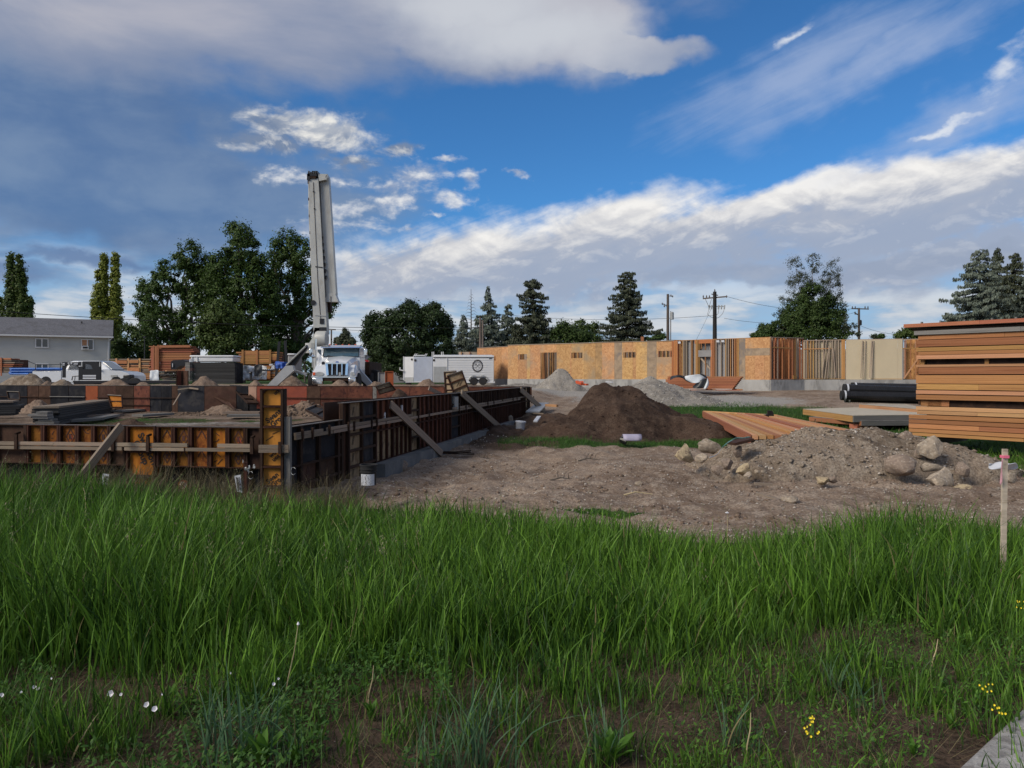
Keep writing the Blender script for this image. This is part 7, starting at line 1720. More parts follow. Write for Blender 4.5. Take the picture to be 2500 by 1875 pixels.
def leafy_tree(label, d, base_px, blobs, leaf, nleaf=9000, ls=.15, name='tree', group=None, trunk_r=.3, clump=.75, dens=None, base_z=.7, limbs=True, gaps=.35, trunk_m='bark', cat='tree', zk=.8, bare=0):
    """blobs: (px, py, rx, ry[, weight]) outline lobes at distance d"""
    r = np.random.default_rng(abs(int(base_px * 7 + d)) + len(blobs)); rr = random.Random(int(base_px) + len(blobs))
    root = thing(name, Vector((XD(base_px, d), d, base_z)), label, cat, group)
    tops = []
    B = []; nleaf = int(nleaf * 3.0)
    for b in blobs:
        px, py, rx, ry = b[:4]; wgt = b[4] if len(b) > 4 else 1.0
        B.append((np.array([XD(px, d), d + r.uniform(-1, 1) * rx / F * d * .35, ZD(py, d)]), np.array([rx, rx * zk, ry]) / F * d, wgt))
    area = np.array([b[1][0] * b[1][2] * b[2] for b in B]); share = area / area.sum()
    pos, nr = [], []
    for (c, R, wgt), sh_ in zip(B, share):
        ncl = max(3, int(nleaf * sh_ / 55)); k = r.normal(0, 1, (ncl, 3)); k /= np.linalg.norm(k, axis=1, keepdims=True)
        rad = r.uniform(.35, 1.0, (ncl, 1)) ** .5
        cc = c + k * rad * (R - np.minimum(R * .30, clump * .28))
        keep = r.uniform(0, 1, ncl) > gaps * .4; cc = cc[keep]; k = k[keep]
        cr = clump * r.uniform(.45, 1.15, (len(cc), 1, 1)) * min(1.0, float(min(R[0], R[2])) / clump / 1.1)
        m_ = 58
        off = r.normal(0, .46, (len(cc), m_, 3)) * cr * np.array([1, 1, .85])
        pos.append((cc[:, None, :] + off).reshape(-1, 3)); nr.append((off / (cr + 1e-6) * .8 + k[:, None, :] * .5 + np.array([0, 0, .5]) + r.normal(0, .5, off.shape)).reshape(-1, 3))
        for q in cc[::max(1, len(cc) // 5)]: tops.append(Vector(q))
    pos = np.concatenate(pos); nr = np.concatenate(nr); size = ls * .90 * r.uniform(.55, 1.35, len(pos))
    me = quads_mesh('crown', pos, nr, size, M[leaf], 1.0, rs=1); crown = bpy.data.objects.new('crown', me); link(crown, None, root)
    mb = MB(); bx = XD(base_px, d); zc = np.mean([b[0][2] for b in B]); xc_ = np.mean([b[0][0] for b in B])
    mid = Vector((bx * .6 + xc_ * .4, d, base_z + (zc - base_z) * .55)); limb(mb, (bx, d, base_z - .3), mid, trunk_r, trunk_r * .7, rr, 5, .03)
    if limbs:
        for b in B: 
            e = Vector(b[0]); limb(mb, mid if rr.random() < .6 else mid.lerp(Vector((bx, d, base_z)), .35), e, trunk_r * .5, trunk_r * .14, rr, 5, .05)
        for t in tops[::3]:
            n_ = min(B, key=lambda q: (Vector(q[0]) - t).length); limb(mb, Vector(n_[0]), t, trunk_r * .14, trunk_r * .04, rr, 3, .08)
    tr = mb.build('trunk', M[trunk_m], root); autosmooth(tr, 60)
    return root
G1 = 'tall cottonwoods behind the yard'
leafy_tree('broad dark cottonwood with ragged left side, leftmost of the tall clump', 97, 440, [(462, 630, 36, 46), (447, 680, 50, 52), (405, 700, 36, 36), (352, 700, 20, 26), (372, 742, 40, 40), (400, 790, 60, 50), (402, 655, 17, 30), (376, 672, 12, 16), (482, 710, 46, 70), (395, 850, 70, 50), (350, 770, 22, 26), (480, 800, 50, 70), (505, 690, 34, 60), (500, 650, 26, 40)], 'leaf_cotton', 15000, .17, group=G1, trunk_r=.45)
leafy_tree('tallest dark cottonwood, in the middle of the clump left of the boom', 93, 590, [(594, 582, 38, 36), (590, 620, 52, 50), (552, 655, 44, 50), (632, 665, 38, 60), (600, 700, 66, 66), (545, 735, 40, 60), (600, 780, 80, 70), (610, 850, 90, 50), (655, 720, 30, 60), (525, 680, 26, 50), (572, 560, 20, 20)], 'leaf_cotton', 16000, .17, group=G1, trunk_r=.5)
leafy_tree('dark cottonwood whose right boughs show behind the raised boom', 98, 712, [(702, 588, 38, 34), (732, 620, 36, 48), (700, 650, 44, 50), (745, 690, 38, 56), (700, 730, 48, 66), (768, 700, 14, 26), (755, 760, 36, 34), (811, 746, 17, 24), (800, 762, 16, 18), (700, 810, 50, 60), (786, 772, 22, 16), (725, 850, 60, 30), (690, 860, 60, 40), (808, 664, 8, 16), (790, 690, 20, 20), (664, 700, 26, 60), (672, 620, 20, 36), (668, 790, 40, 60)], 'leaf_cotton', 14000, .17, group=G1, trunk_r=.45)
leafy_tree('lighter green elm in front of the tall dark cottonwoods', 86, 545, [(540, 770, 46, 44), (520, 815, 40, 42), (572, 800, 42, 48), (545, 845, 60, 40)], 'leaf_elm', 7000, .17, trunk_r=.25)
leafy_tree('shrubby light tree with bare grey stems beside the house', 90, 340, [(318, 808, 22, 24), (345, 822, 28, 24), (300, 850, 26, 30), (330, 865, 50, 30), (365, 850, 26, 30), (372, 790, 16, 30)], 'leaf_bush', 4200, .15, trunk_r=.12, gaps=.8)
leafy_tree('small green tree just right of the grey house', 105, 285, [(280, 850, 22, 22), (300, 860, 20, 20), (285, 890, 30, 24)], 'leaf_elm', 2500, .17, trunk_r=.12)
G2 = 'columnar poplars on the left'
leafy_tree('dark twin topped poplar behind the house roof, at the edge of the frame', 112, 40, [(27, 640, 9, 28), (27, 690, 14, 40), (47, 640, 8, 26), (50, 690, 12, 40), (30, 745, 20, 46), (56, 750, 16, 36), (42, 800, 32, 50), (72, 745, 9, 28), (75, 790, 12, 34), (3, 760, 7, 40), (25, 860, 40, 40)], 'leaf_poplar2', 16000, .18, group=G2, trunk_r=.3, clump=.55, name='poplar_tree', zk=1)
leafy_tree('yellow green twin topped poplar right of the house roof', 110, 262, [(253, 640, 9, 24), (250, 690, 16, 44), (281, 636, 8, 24), (282, 690, 13, 48), (246, 740, 22, 40), (282, 752, 17, 44), (262, 800, 34, 44), (236, 770, 12, 26), (240, 822, 16, 20), (278, 840, 20, 40)], 'leaf_poplar', 17000, .18, group=G2, trunk_r=.3, clump=.5, name='poplar_tree', zk=1, gaps=.5)
leafy_tree('round nearly black maple behind the white trailers', 76, 1000, [(1003, 775, 50, 34), (1060, 780, 40, 34), (1085, 800, 28, 30), (955, 785, 40, 30), (1002, 745, 18, 14), (1060, 752, 20, 18), (1040, 768, 20, 24), (918, 790, 28, 34), (900, 822, 20, 24), (925, 850, 40, 44), (990, 840, 80, 64), (1072, 850, 42, 50), (985, 890, 60, 30), (900, 780, 12, 14)], 'leaf_dark', 19000, .13, trunk_r=.3, clump=.55, gaps=.1)
leafy_tree('little pine like tree between the truck cab and the dark maple', 120, 842, [(842, 815, 13, 14), (833, 835, 18, 14), (852, 838, 20, 16), (843, 858, 26, 16)], 'needle', 2600, .2, trunk_r=.15, clump=.6)
leafy_tree('low tree behind the truck turret', 120, 745, [(748, 825, 14, 12), (735, 845, 22, 16), (760, 850, 18, 18), (720, 868, 30, 16)], 'leaf_dark', 2400, .2, trunk_r=.15, clump=.6)
leafy_tree('green rounded tree above the OSB wall, between the conifers', 98, 1375, [(1375, 800, 20, 18), (1350, 818, 28, 18), (1395, 815, 30, 22), (1420, 822, 30, 20), (1385, 840, 60, 20), (1340, 840, 40, 20)], 'leaf_bush', 6000, .16, trunk_r=.2)
leafy_tree('pale feathery tree behind the rounded green one', 112, 1425, [(1420, 795, 26, 16), (1445, 802, 24, 18), (1452, 825, 22, 16), (1400, 806, 16, 14), (1470, 840, 30, 10)], 'leaf_elm', 2200, .17, trunk_r=.15, gaps=.7)
leafy_tree('tall bushy tree with a thin grey top behind the open stud walls', 92, 1985, [(1990, 790, 72, 40), (1950, 770, 46, 44), (2020, 765, 50, 46), (1985, 730, 48, 40), (1935, 800, 40, 30), (2040, 800, 34, 26), (1985, 820, 90, 22), (1905, 805, 42, 26), (1930, 770, 30, 30), (1880, 818, 30, 14)], 'leaf_bush', 16000, .13, trunk_r=.3, clump=.6)
leafy_tree('thin grey leafed crown rising out of the bushy tree', 92.6, 1985, [(1945, 655, 26, 38), (1985, 640, 22, 30), (1960, 700, 40, 44), (2030, 660, 24, 36), (2028, 705, 34, 48), (1995, 730, 60, 44), (1918, 745, 26, 30), (2050, 745, 20, 36), (1900, 775, 22, 24)], 'leaf_thin', 7000, .085, trunk_r=.16, clump=.5, gaps=.7, zk=.9)
leafy_tree('small round bush left of the bushy tree', 96, 1872, [(1870, 805, 22, 16), (1850, 818, 16, 10), (1885, 818, 24, 14)], 'leaf_bush', 2200, .14, trunk_r=.1, clump=.5)
leafy_tree('sparse straggling twigs right of the bushy tree', 90, 2080, [(2062, 790, 16, 20), (2080, 800, 12, 14), (2098, 814, 36, 8), (2125, 822, 16, 7)], 'leaf_thin', 900, .10, trunk_r=.07, clump=.4, gaps=.8)
leafy_tree('rounded green treetop showing beside the tall panel stack', 88, 2222, [(2222, 808, 18, 10), (2205, 818, 20, 10), (2240, 816, 22, 12)], 'leaf_elm', 1800, .15, trunk_r=.12, clump=.5)
leafy_tree('little treetop peeping over the cream wall', 120, 2145, [(2138, 822, 8, 6), (2152, 820, 10, 7)], 'leaf_bush', 500, .15, trunk_r=.08, clump=.4)
leafy_tree('low bush between the conifer and the first power pole', 120, 1615, [(1612, 822, 18, 8), (1590, 828, 22, 7)], 'leaf_bush', 900, .17, trunk_r=.08, clump=.5)

def spruce(label, d, px, top, base, hw, leaf='needle', lean=0, seed=1, group='spruces along the back of the lot', layers=None, dens=1.0, asym=0, name='spruce_tree', base_z=.75, taper=1.0, top_hw=0):
    root = thing(name, Vector((XD(px, d), d, base_z)), label, 'conifer', group); r = random.Random(seed); rn = np.random.default_rng(seed)
    zt, zb = ZD(top, d), ZD(base, d); x0 = XD(px, d); H = zt - zb; Rw = hw / F * d
    n = layers or int(H / .38); mb = MB(); limb(mb, (x0, d, base_z - .2), (x0 + XD(px + lean, d) - x0, d, zt - .1), .22, .02, r, 6, .0)
    P_, N_ = [], []
    for i in range(n):
        t = (i + .3) / n; z = zb + H * t ** .95; z += r.uniform(-.22, .22); R = (Rw * 1.28 * (1 - t) ** (taper * .88) + .16 + top_hw / F * d * (t > .72)) * r.uniform(.72, 1.08)
        nb = max(5, int(15 * (1 - t * .55))); a0 = r.uniform(0, 6.28)
        for b in range(nb):
            dzb = r.uniform(-.5, .5) * H / n * 1.5; a = a0 + 6.283 * b / nb + r.uniform(-.4, .4); L = R * r.uniform(.55, 1.15)
            if math.cos(a) > .5: L *= (1 + asym)
            elif math.cos(a) < -.5: L *= (1 - asym * .3)
            cx0 = x0 + (XD(px + lean, d) - x0) * t
            e = Vector((cx0 + math.cos(a) * L, d + math.sin(a) * L, z + dzb - L * .20 + L * .10 * r.random()))
            s = Vector((cx0, d, z + dzb + .05)); mid = s.lerp(e, .55) + Vector((0, 0, -L * .10))
            mb.tube([s, mid, e + Vector((0, 0, L * .08))], [.03, .02, .006], 4, cap=False)
            k = max(10, int(L * 62 * dens)); u = rn.uniform(.10, 1.03, k) ** .8
            p = np.outer((1 - u) ** 2, s) + np.outer(2 * u * (1 - u), mid) + np.outer(u ** 2, e + Vector((0, 0, L * .08)))
            wd = .10 + .22 * (1 - u) * L ** .5; perp = np.array([-math.sin(a), math.cos(a), 0])
            p = p + perp[None] * (rn.uniform(-1, 1, (k, 1)) * wd[:, None] * 1.3) - np.array([0, 0, 1])[None] * (rn.uniform(0, 1, (k, 1)) ** 1.2 * (.10 + .16 * u[:, None]))
            P_.append(p); N_.append(np.tile(perp, (k, 1)) * rn.normal(0, 1, (k, 1)) + np.array([math.cos(a), math.sin(a), .5]) + rn.normal(0, .4, (k, 3)))
    pos = np.concatenate(P_); nr = np.concatenate(N_)
    me = quads_mesh('crown', pos, nr, .125 * rn.uniform(.5, 1.5, len(pos)), M[leaf], .6, up=np.array([0, 0, -1.0]), rs=seed); c = bpy.data.objects.new('crown', me); link(c, None, root)
    mb.build('trunk', M['bark'], root); return root
spruce('spruce with drooping split top, tallest of the group behind the OSB wall', 84, 1302, 680, 860, 62, seed=3, asym=-.1, top_hw=10, taper=.85)
spruce('slender blue spruce with a fine tip right of the dead trunk', 88, 1192, 703, 880, 50, 'needle_blue', seed=4)
spruce('short blue spruce between the slender one and the split topped one', 92, 1240, 738, 880, 44, 'needle_blue', seed=5)
spruce('low blue spruce behind the twin utility posts', 82, 1132, 768, 915, 46, 'needle_blue', seed=6)
spruce('low blue spruce at the right end of the long trailer', 80, 1165, 775, 925, 48, 'needle_blue', seed=7)
spruce('dark low spruce filling in under the split topped one', 86, 1262, 790, 900, 50, seed=8)
spruce('lone dark broad spruce rising above the middle of the OSB wall', 86, 1532, 664, 865, 68, seed=9, top_hw=7, taper=.8, dens=1.1)
spruce('big pale blue spruce over the tall panel stack, nearest its left end', 70, 2392, 612, 850, 84, 'needle_blue', seed=10, top_hw=8, taper=.75, dens=1.1)
spruce('darker spruce behind the big blue one', 76, 2436, 604, 850, 60, seed=11)
spruce('brownish spruce second from the edge of the frame', 74, 2478, 614, 850, 48, seed=12, top_hw=6)
spruce('spruce cut off by the edge of the frame', 72, 2525, 608, 850, 58, 'needle_blue', seed=13)
dt = thing('dead_tree', P(1150, 930, 90), 'bare dead conifer trunk with thin twigs among the spruces', 'tree'); q = MB(); q.tube([Vector((XD(1151, 90), 90, .7)), P(1150, 706, 90)], [.16, .02], 7); q.build('trunk', M['bark'], dt)
q = MB(); r_ = random.Random(2)
for k in range(26): 
    z = 720 + k * 4; s = (-1) ** k; L = 5 + k * .8; a = P(1150, z, 90); q.tube([a, P(1150 + s * L * .6, z - 2, 90 + r_.uniform(-.5, .5)), P(1150 + s * L, z + 3, 90)], [.03, .02, .008], 4, cap=False)
o = q.build('twigs', M['bark'], dt); o['kind'] = 'stuff'
# far line of trees along the horizon
r = np.random.default_rng(3); n = 26000; xx = r.uniform(-230, 250, n); hgt = 2.6 + 5.5 * fbm(xx * .05, xx * 0, 5, 4) * (.5 + .8 * fbm(xx * .22, xx * 0 + 3, 6, 3))
zz = .5 + hgt * r.uniform(0, 1, n) ** .7; pos = np.stack([xx, 215 + r.uniform(-4, 4, n), zz], -1)
me = quads_mesh('far_tree_line', pos, r.normal(0, 1, (n, 3)) + np.array([0, -.6, .5]), .55 * r.uniform(.6, 1.4, n), M['leaf_bush'], 1.0, rs=4); ft_ = bpy.data.objects.new('far_tree_line', me); link(ft_); tag(ft_, 'far low line of trees along the horizon', 'trees', kind='stuff')
fh = thing('distant_house', P(905, 925, 100), 'distant pale house half hidden behind the dark maple and the red loader', 'house')
q = MB(); q.box(XD(858, 100), XD(985, 100), 100, 108, .6, ZD(878, 100)); q.build('wall', M['board_grey'], fh)
q = MB(); q.prism([Vector((XD(852, 100), 99.4, ZD(879, 100))), Vector((XD(990, 100), 99.4, ZD(879, 100))), Vector((XD(985, 104), 104, ZD(862, 100))), Vector((XD(862, 104), 104, ZD(862, 100)))], (0, .1, .15)); q.build('roof', M['roof'], fh)
for px in (925, 960): 
    q = MB(); q.box(XD(px, 100), XD(px + 12, 100), 99.9, 99.98, ZD(906, 100), ZD(890, 100)); q.build('window', M['pane'], fh)

# ================================================================ power poles and wires
def upole(label, px, top, d, r, m='pole', name='utility_pole', z0=.6, group='power poles'):
    o = thing(name, Vector((XD(px, d), d, z0)), label, 'utility pole', group); q = MB(); q.tube([Vector((XD(px, d), d, z0 - .3)), Vector((XD(px, d), d, ZD(top, d)))], [r * 1.15, r * .8], 10); q.build('post', M[m], o); return o
PW = 95
p1 = upole('weathered utility pole with a grey transformer above the OSB wall', 1630.5, 718, PW, .19)
q = MB(); q.lathe(P(1640.5, 780, PW), [(.22, 0), (.24, .05), (.24, .85), (.15, .95)], 14); q.build('transformer', M['galv'], p1)
beam('side_conduit', M['pole'], Vector((XD(1637.5, PW), PW, .5)), P(1637.5, 760, PW), .09, .09, p1, up=(0, 1, 0))
for (a, b) in (((1631, 722), (1642, 724)), ((1630, 745), (1618, 744)), ((1630, 750), (1620, 741))): beam('bracket_arm', M['insul'], P(*a, PW), P(*b, PW), .07, .07, p1)
for x, y in ((1638, 722), (1642, 724), (1617, 742), (1622, 748)): q = MB(); q.lathe(P(x, y, PW), [(.05, -.1), (.10, 0), (.05, .15)], 8); q.build('insulator', M['insul'], p1)
p2 = upole('black utility pole with a crossarm and hanging switches', 1745, 712, PW, .27, 'pole_black')
beam('crossarm', M['pole'], P(1716, 729, PW), P(1775, 724, PW), .14, .16, p2); beam('crossarm', M['pole'], P(1737, 718, PW), P(1753, 721, PW), .10, .12, p2); beam('crossarm', M['galv'], P(1729, 749, PW), P(1768, 748, PW), .08, .08, p2)
for x in (1717, 1725, 1774, 1732, 1745): q = MB(); q.lathe(P(x, 726 if x != 1745 else 711, PW), [(.05, -.05), (.09, .1), (.04, .28)], 8); q.build('insulator', M['insul'], p2)
for x in (1731, 1737, 1754, 1761, 1768):
    q = MB(); a = P(x, 752, PW); q.tube([a + Vector((0, 0, -.15)), a + Vector((.05, 0, .35))], .09, 8); q.build('cutout_switch', M['galv'], p2)
for pts in (((1731, 755), (1727, 768), (1736, 774), (1743, 777)), ((1768, 756), (1764, 766), (1755, 775), (1748, 777)), ((1755, 755), (1753, 766), (1748, 770)), ((1722, 730), (1730, 748)), ((1737, 730), (1731, 750))):
    q = MB(); q.tube([P(x, y, PW - .1) for x, y in pts], .028, 5); q.build('jumper_wire', M['insul'], p2)
p3 = upole('shorter utility pole with one crossarm, near the tall panel stack', 2097, 752, 100, .17)
p3.location.x += 0; beam('crossarm', M['pole'], P(2079, 753.5, 100), P(2121, 754.5, 100), .12, .14, p3)
q = MB(); q.lathe(P(2100.5, 794, 99.7), [(.16, 0), (.18, .05), (.18, .6), (.1, .7)], 12); q.build('transformer', M['pole_black'], p3)
for x in (2081, 2088, 2119, 2112): q = MB(); q.lathe(P(x, 752, 100), [(.05, -.05), (.09, .1), (.04, .25)], 8); q.build('insulator', M['insul'], p3)
for pts in (((2088, 765), (2094, 768)), ((2087, 761), (2088, 768))): q = MB(); q.tube([P(x, y, 100) for x, y in pts], .09, 5); q.build('switch', M['insul'], p3)
p4 = upole('thin twin utility posts standing at the end of the long trailer, darker one', 1172.5, 775, 74, .13, name='utility_post', group='twin posts by the trailer')
p5 = upole('thin twin utility posts standing at the end of the long trailer, paler one', 1178.5, 782, 74, .10, name='utility_post', group='twin posts by the trailer')
p6 = upole('distant pole with a crossarm beside the pump truck boom', 809, 804, 130, .16); beam('crossarm', M['pole'], P(800, 805, 130), P(820, 805, 130), .12, .14, p6)
p7 = upole('thin dark green lamp post in front of the cottonwoods', 353, 822, 80, .06, 'tarp_k', 'lamp_post', group=None); q = MB(); q.box(XD(350, 80), XD(356, 80), 79.9, 80.1, ZD(825, 80), ZD(821, 80)); q.build('lamp_head', M['black'], p7)
def wire(label, p0, p1, sag, r=.018, n=24, group='overhead wires'):
    p0, p1 = Vector(p0), Vector(p1); q = MB(); pts = []
    for i in range(n + 1): t = i / n; pts.append(p0.lerp(p1, t) - Vector((0, 0, sag * 4 * t * (1 - t))))
    q.tube(pts, r, 4, cap=False); o = q.build('overhead_wire', M['black']); tag(o, label, 'wire', group); return o
wire('long sagging black wire crossing above the house roof and the poplars', P(-160, 748, 60), P(1180, 800, 74), .55, .022)
for k, (y0, y1, y2, lb) in enumerate(((816, 812, 818, 'upper of the two low wires behind the stud walls'), (821, 820, 826, 'lower of the two low wires behind the stud walls'))):
    wire(lb, P(1180, y0 - 4, PW + 5), P(2440, y2, PW), .9, .03)
wire('wire from the black pole leftwards past the first pole', P(1200, 765, PW + 10), P(1745, 770, PW), .7, .02); wire('wire from the crossarm of the black pole to the bushy tree', P(1775, 724, PW), P(2097, 752, 100), .9, .02)
wire('slack wire joining the black pole to the short pole', P(1768, 777, PW), P(2090, 762, 100), 1.0, .018); wire('guy wire slanting down left from the black pole', P(1738, 750, PW), P(1690, 850, PW), .05, .015); wire('thin wire running right from the short pole to the treetop', P(2100, 795, 100), P(2240, 815, 96), .5, .018)
wire('thin wire from the dark maple to the boom', P(760, 799, 100), P(1180, 801, 74), .4, .02)

# ================================================================ grass
def blades(name, X, Y, H, Wd, tint, lean, curl, rng, label, cat, seg=4, Z=None):
    n = len(X); Z = gz(X, Y) if Z is None else Z
    a = rng.uniform(0, 6.283, n); la = rng.uniform(0, 6.283, n) if np.isscalar(lean) or lean.ndim == 1 else None
    ldir = np.stack([np.cos(la), np.sin(la)], -1); wdir = np.stack([np.cos(a), np.sin(a)], -1)
    co = []; colr = []
    for k in range(seg + 1):
        t = k / seg; hz_ = H * (t - .18 * curl * t ** 3); off = H * (lean * t + curl * t ** 2.4)
        w = Wd * ((1 - t) ** .6 if k < seg else 0) * (1.0 if k else .7)
        c = np.stack([X + ldir[:, 0] * off, Y + ldir[:, 1] * off, Z - .01 + hz_], -1)
        if k < seg:
            co += [c - np.concatenate([wdir * w[:, None] / 2, np.zeros((n, 1))], 1), c + np.concatenate([wdir * w[:, None] / 2, np.zeros((n, 1))], 1)]
            colr += [tint, tint]
        else: co.append(c); colr.append(tint)
    co = np.stack(co, 1); colr = np.stack(colr, 1); m_ = 2 * seg + 1
    f = []
    for k in range(seg - 1): f += [(2 * k, 2 * k + 1, 2 * k + 3), (2 * k, 2 * k + 3, 2 * k + 2)]
    f += [(2 * seg - 2, 2 * seg - 1, 2 * seg)]
    F_ = (np.array(f)[None] + (np.arange(n) * m_)[:, None, None]).reshape(-1, 3)
    me = np_mesh(name, co.reshape(-1, 3), F_)
    ca = me.color_attributes.new('tint', 'FLOAT_COLOR', 'POINT'); cc = np.concatenate([colr.reshape(-1, 3), np.ones((n * m_, 1))], 1).astype(np.float32)
    ca.data.foreach_set('color', cc.ravel()); me.polygons.foreach_set('use_smooth', np.ones(len(me.polygons), bool)); me.materials.append(M['blade'])
    o = bpy.data.objects.new(name, me); link(o); tag(o, label, cat, kind='stuff'); return o
def tints(n, rng, x, y, kind='green'):
    a, b = np.array([.020, .060, .009]), np.array([.155, .310, .034])
    if kind == 'blue': a, b = np.array([.05, .11, .055]), np.array([.11, .20, .095])
    if kind == 'dry': a, b = np.array([.07, .06, .035]), np.array([.20, .17, .10])
    if kind == 'turf': a, b = np.array([.025, .075, .012]), np.array([.07, .16, .025])
    t = np.clip(.05 + .85 * rng.uniform(0, 1, n) ** 1.4 + .5 * (fbm(x * .7, y * .7, 44) - .5), 0, 1)[:, None]
    c = a * (1 - t) + b * t
    s = rng.uniform(0, 1, n) < (.014 if kind != 'dry' else .4); c[s] = np.array([.24, .20, .10]) * rng.uniform(.5, 1.1, (s.sum(), 1)); return c
rg = np.random.default_rng(77)
def ylim(u): return np.interp(u, [-.9, -.36, -.27, -.20, -.05, .1, .22, .30, .36, .48, .58, .7], [9.1, 9.1, 9.3, 8.9, 8.8, 8.4, 7.8, 7.5, 7.7, 8.0, 7.9, 7.5])
def ynear(u): return np.interp(u, [-.9, -.4, -.1, .15, .3, .45, .7], [3.9, 4.0, 4.1, 4.1, 4.35, 4.9, 5.1])
nc = 15000
cy = 2.35 + 7.4 * rg.uniform(0, 1, nc) ** .72; cu = rg.uniform(-.80, .80, nc); cx_ = cu * cy
yl = ylim(cu) + .45 * (fbm(cx_ * 1.1, cu * 3, 40) - .5) * 2; yn = ynear(cu) + .8 * (fbm(cx_ * 1.3, cy * 1.3, 41) - .5) * 2
full = sst(cy, yn - .35, yn + .75); inside_ = cy < yl
hm = np.interp(cu, [-.8, -.5, -.3, 0, .25, .36, .48, .6, .8], [.80, .66, .48, .48, .38, .42, .56, .50, .42])
hm = hm * (.36 + .64 * full) * (1 - .25 * sst(cy, yl - 1.0, yl)) * (1 + .5 * (fbm(cx_ * 1.5, cy * 1.5, 42) - .5))
patch = fbm(cx_ * 1.7, cy * 1.7, 43)
dens = (full * .95 + (1 - full) * np.clip((patch - .50) * 5, 0.03, .60)); keep = inside_ & (rg.uniform(0, 1, nc) < dens * np.clip(cy * .16 + .35, 0, 1.0) * 1.25)
cx_, cy, hm, cu, full = cx_[keep], cy[keep], hm[keep], cu[keep], full[keep]
k = 8; n = len(cx_) * k
sp = .030 + .035 * full; X = np.repeat(cx_, k) + rg.normal(0, 1, n) * np.repeat(sp, k); Y = np.repeat(cy, k) + rg.normal(0, 1, n) * np.repeat(sp, k)
H = np.repeat(hm, k) * np.repeat(rg.uniform(.7, 1.15, len(hm)), k) * rg.uniform(.35, 1.15, n); Wd = (.0055 + .0120 * rg.uniform(0, 1, n) ** 1.5) * (.75 + .35 * np.repeat(full, k)) * (1 + .03 * Y)
blades('tall_grass', X, Y, H, Wd, tints(n, rg, X, Y), np.abs(rg.normal(0, .20, n)) + (rg.uniform(0, 1, n) < .03) * .5, np.abs(rg.normal(0, .24, n)), rg, 'tall bright green grass filling the front of the lot', 'grass', 5)
print('grass blades', n)
# taller seeding stems among the blades
n = 170; y = rg.uniform(4.6, 9.2, n); u = rg.uniform(-.72, -.12, n) + (rg.uniform(0, 1, n) < .25) * .7; x = u * y; hh = np.interp(u, [-.8, -.3, .6], [.98, .70, .62]) * rg.uniform(.8, 1.1, n)
ok = y < ylim(u); x, y, hh = x[ok], y[ok], hh[ok]; n = len(x); tt = np.array([.16, .17, .07]) * rg.uniform(.7, 1.3, (n, 1))
blades('seeding_stems', x, y, hh, np.full(n, .0035), tt, np.abs(rg.normal(0, .14, n)), np.abs(rg.normal(0, .14, n)), rg, 'thin seeding stems rising above the green blades', 'grass', 4)
m_ = 16; X = np.repeat(x, m_) + rg.normal(0, .012, n * m_); Y = np.repeat(y, m_) + rg.normal(0, .012, n * m_); Z = np.repeat(gz(x, y) + hh * .92, m_) + rg.uniform(-.09, .03, n * m_)
me = quads_mesh('seed_heads', np.stack([X, Y, Z], -1), rg.normal(0, 1, (n * m_, 3)), .006 + .006 * rg.uniform(0, 1, n * m_), mat('dull_seed_heads', (.16, .15, .085), .8, .3), .5, up=np.array([0, 0, 1.0]), rs=3); o = bpy.data.objects.new('seed_heads', me); link(o); tag(o, 'pale seed heads on the taller grass stems', 'grass', kind='stuff')
# finer under-layer, short and duller
n = 26000; y = 2.3 + 6.9 * rg.uniform(0, 1, n) ** .75; u = rg.uniform(-.8, .8, n); x = u * y; ok = (y < ylim(u) + .2 * rg.normal(0, 1, n)) & (fbm(x * 1.7, y * 1.7, 43) + .25 * sst(y, ynear(u) - .3, ynear(u) + .6) > .42)
ok &= ~((x - 1.62) * .657 - (y - 2.945) * .754 > -.06)
x, y = x[ok], y[ok]; n = len(x)
blades('short_grass', x, y, rg.uniform(.05, .20, n), .003 + .003 * rg.uniform(0, 1, n), tints(n, rg, x, y, 'turf'), np.abs(rg.normal(0, .35, n)), np.abs(rg.normal(0, .4, n)), rg, 'short thin grass between the bare patches near the sidewalk', 'grass', 3)
# dead straw lying about
n = 16000; y = 2.3 + 3.6 * rg.uniform(0, 1, n); u = rg.uniform(-.8, .8, n); x = u * y; ok = ~((x - 1.62) * .657 - (y - 2.945) * .754 > -.05); x, y = x[ok], y[ok]; n = len(x)
blades('dry_straw', x, y, rg.uniform(.03, .13, n), .0022 + .002 * rg.uniform(0, 1, n), tints(n, rg, x, y, 'dry') * .9, rg.uniform(.8, 3.0, n), rg.uniform(-.3, .3, n), rg, 'dead straw and stalks on the bare brown patches', 'straw', 2)
x = rg.uniform(-3.4, 3.4, 5200); y = rg.uniform(2.4, 5.6, 5200); ok = (abs(x) < y * .76) & ~((x - 1.62) * .657 - (y - 2.945) * .754 > -.03); x, y = x[ok], y[ok]
scatter('soil_crumbs', np.stack([x, y, gz(x, y)], -1), .003 + .013 * rg.uniform(0, 1, len(x)) ** 3, M['soil_brown'], seed=90, label='dark soil crumbs on the bare patches near the sidewalk', cat='soil crumbs')
x = rg.uniform(-3.4, 3.4, 900); y = rg.uniform(2.4, 5.6, 900); ok = (abs(x) < y * .76) & ~((x - 1.62) * .657 - (y - 2.945) * .754 > .1); x, y = x[ok], y[ok]
scatter('small_pebbles', np.stack([x, y, gz(x, y) + .004 + .02 * ((x - 1.62) * .657 - (y - 2.945) * .754 > -.02)], -1), .002 + .007 * rg.uniform(0, 1, len(x)) ** 2, M['pebble'], seed=91, label='tiny pale pebbles in the bare patches near the sidewalk', cat='pebbles')
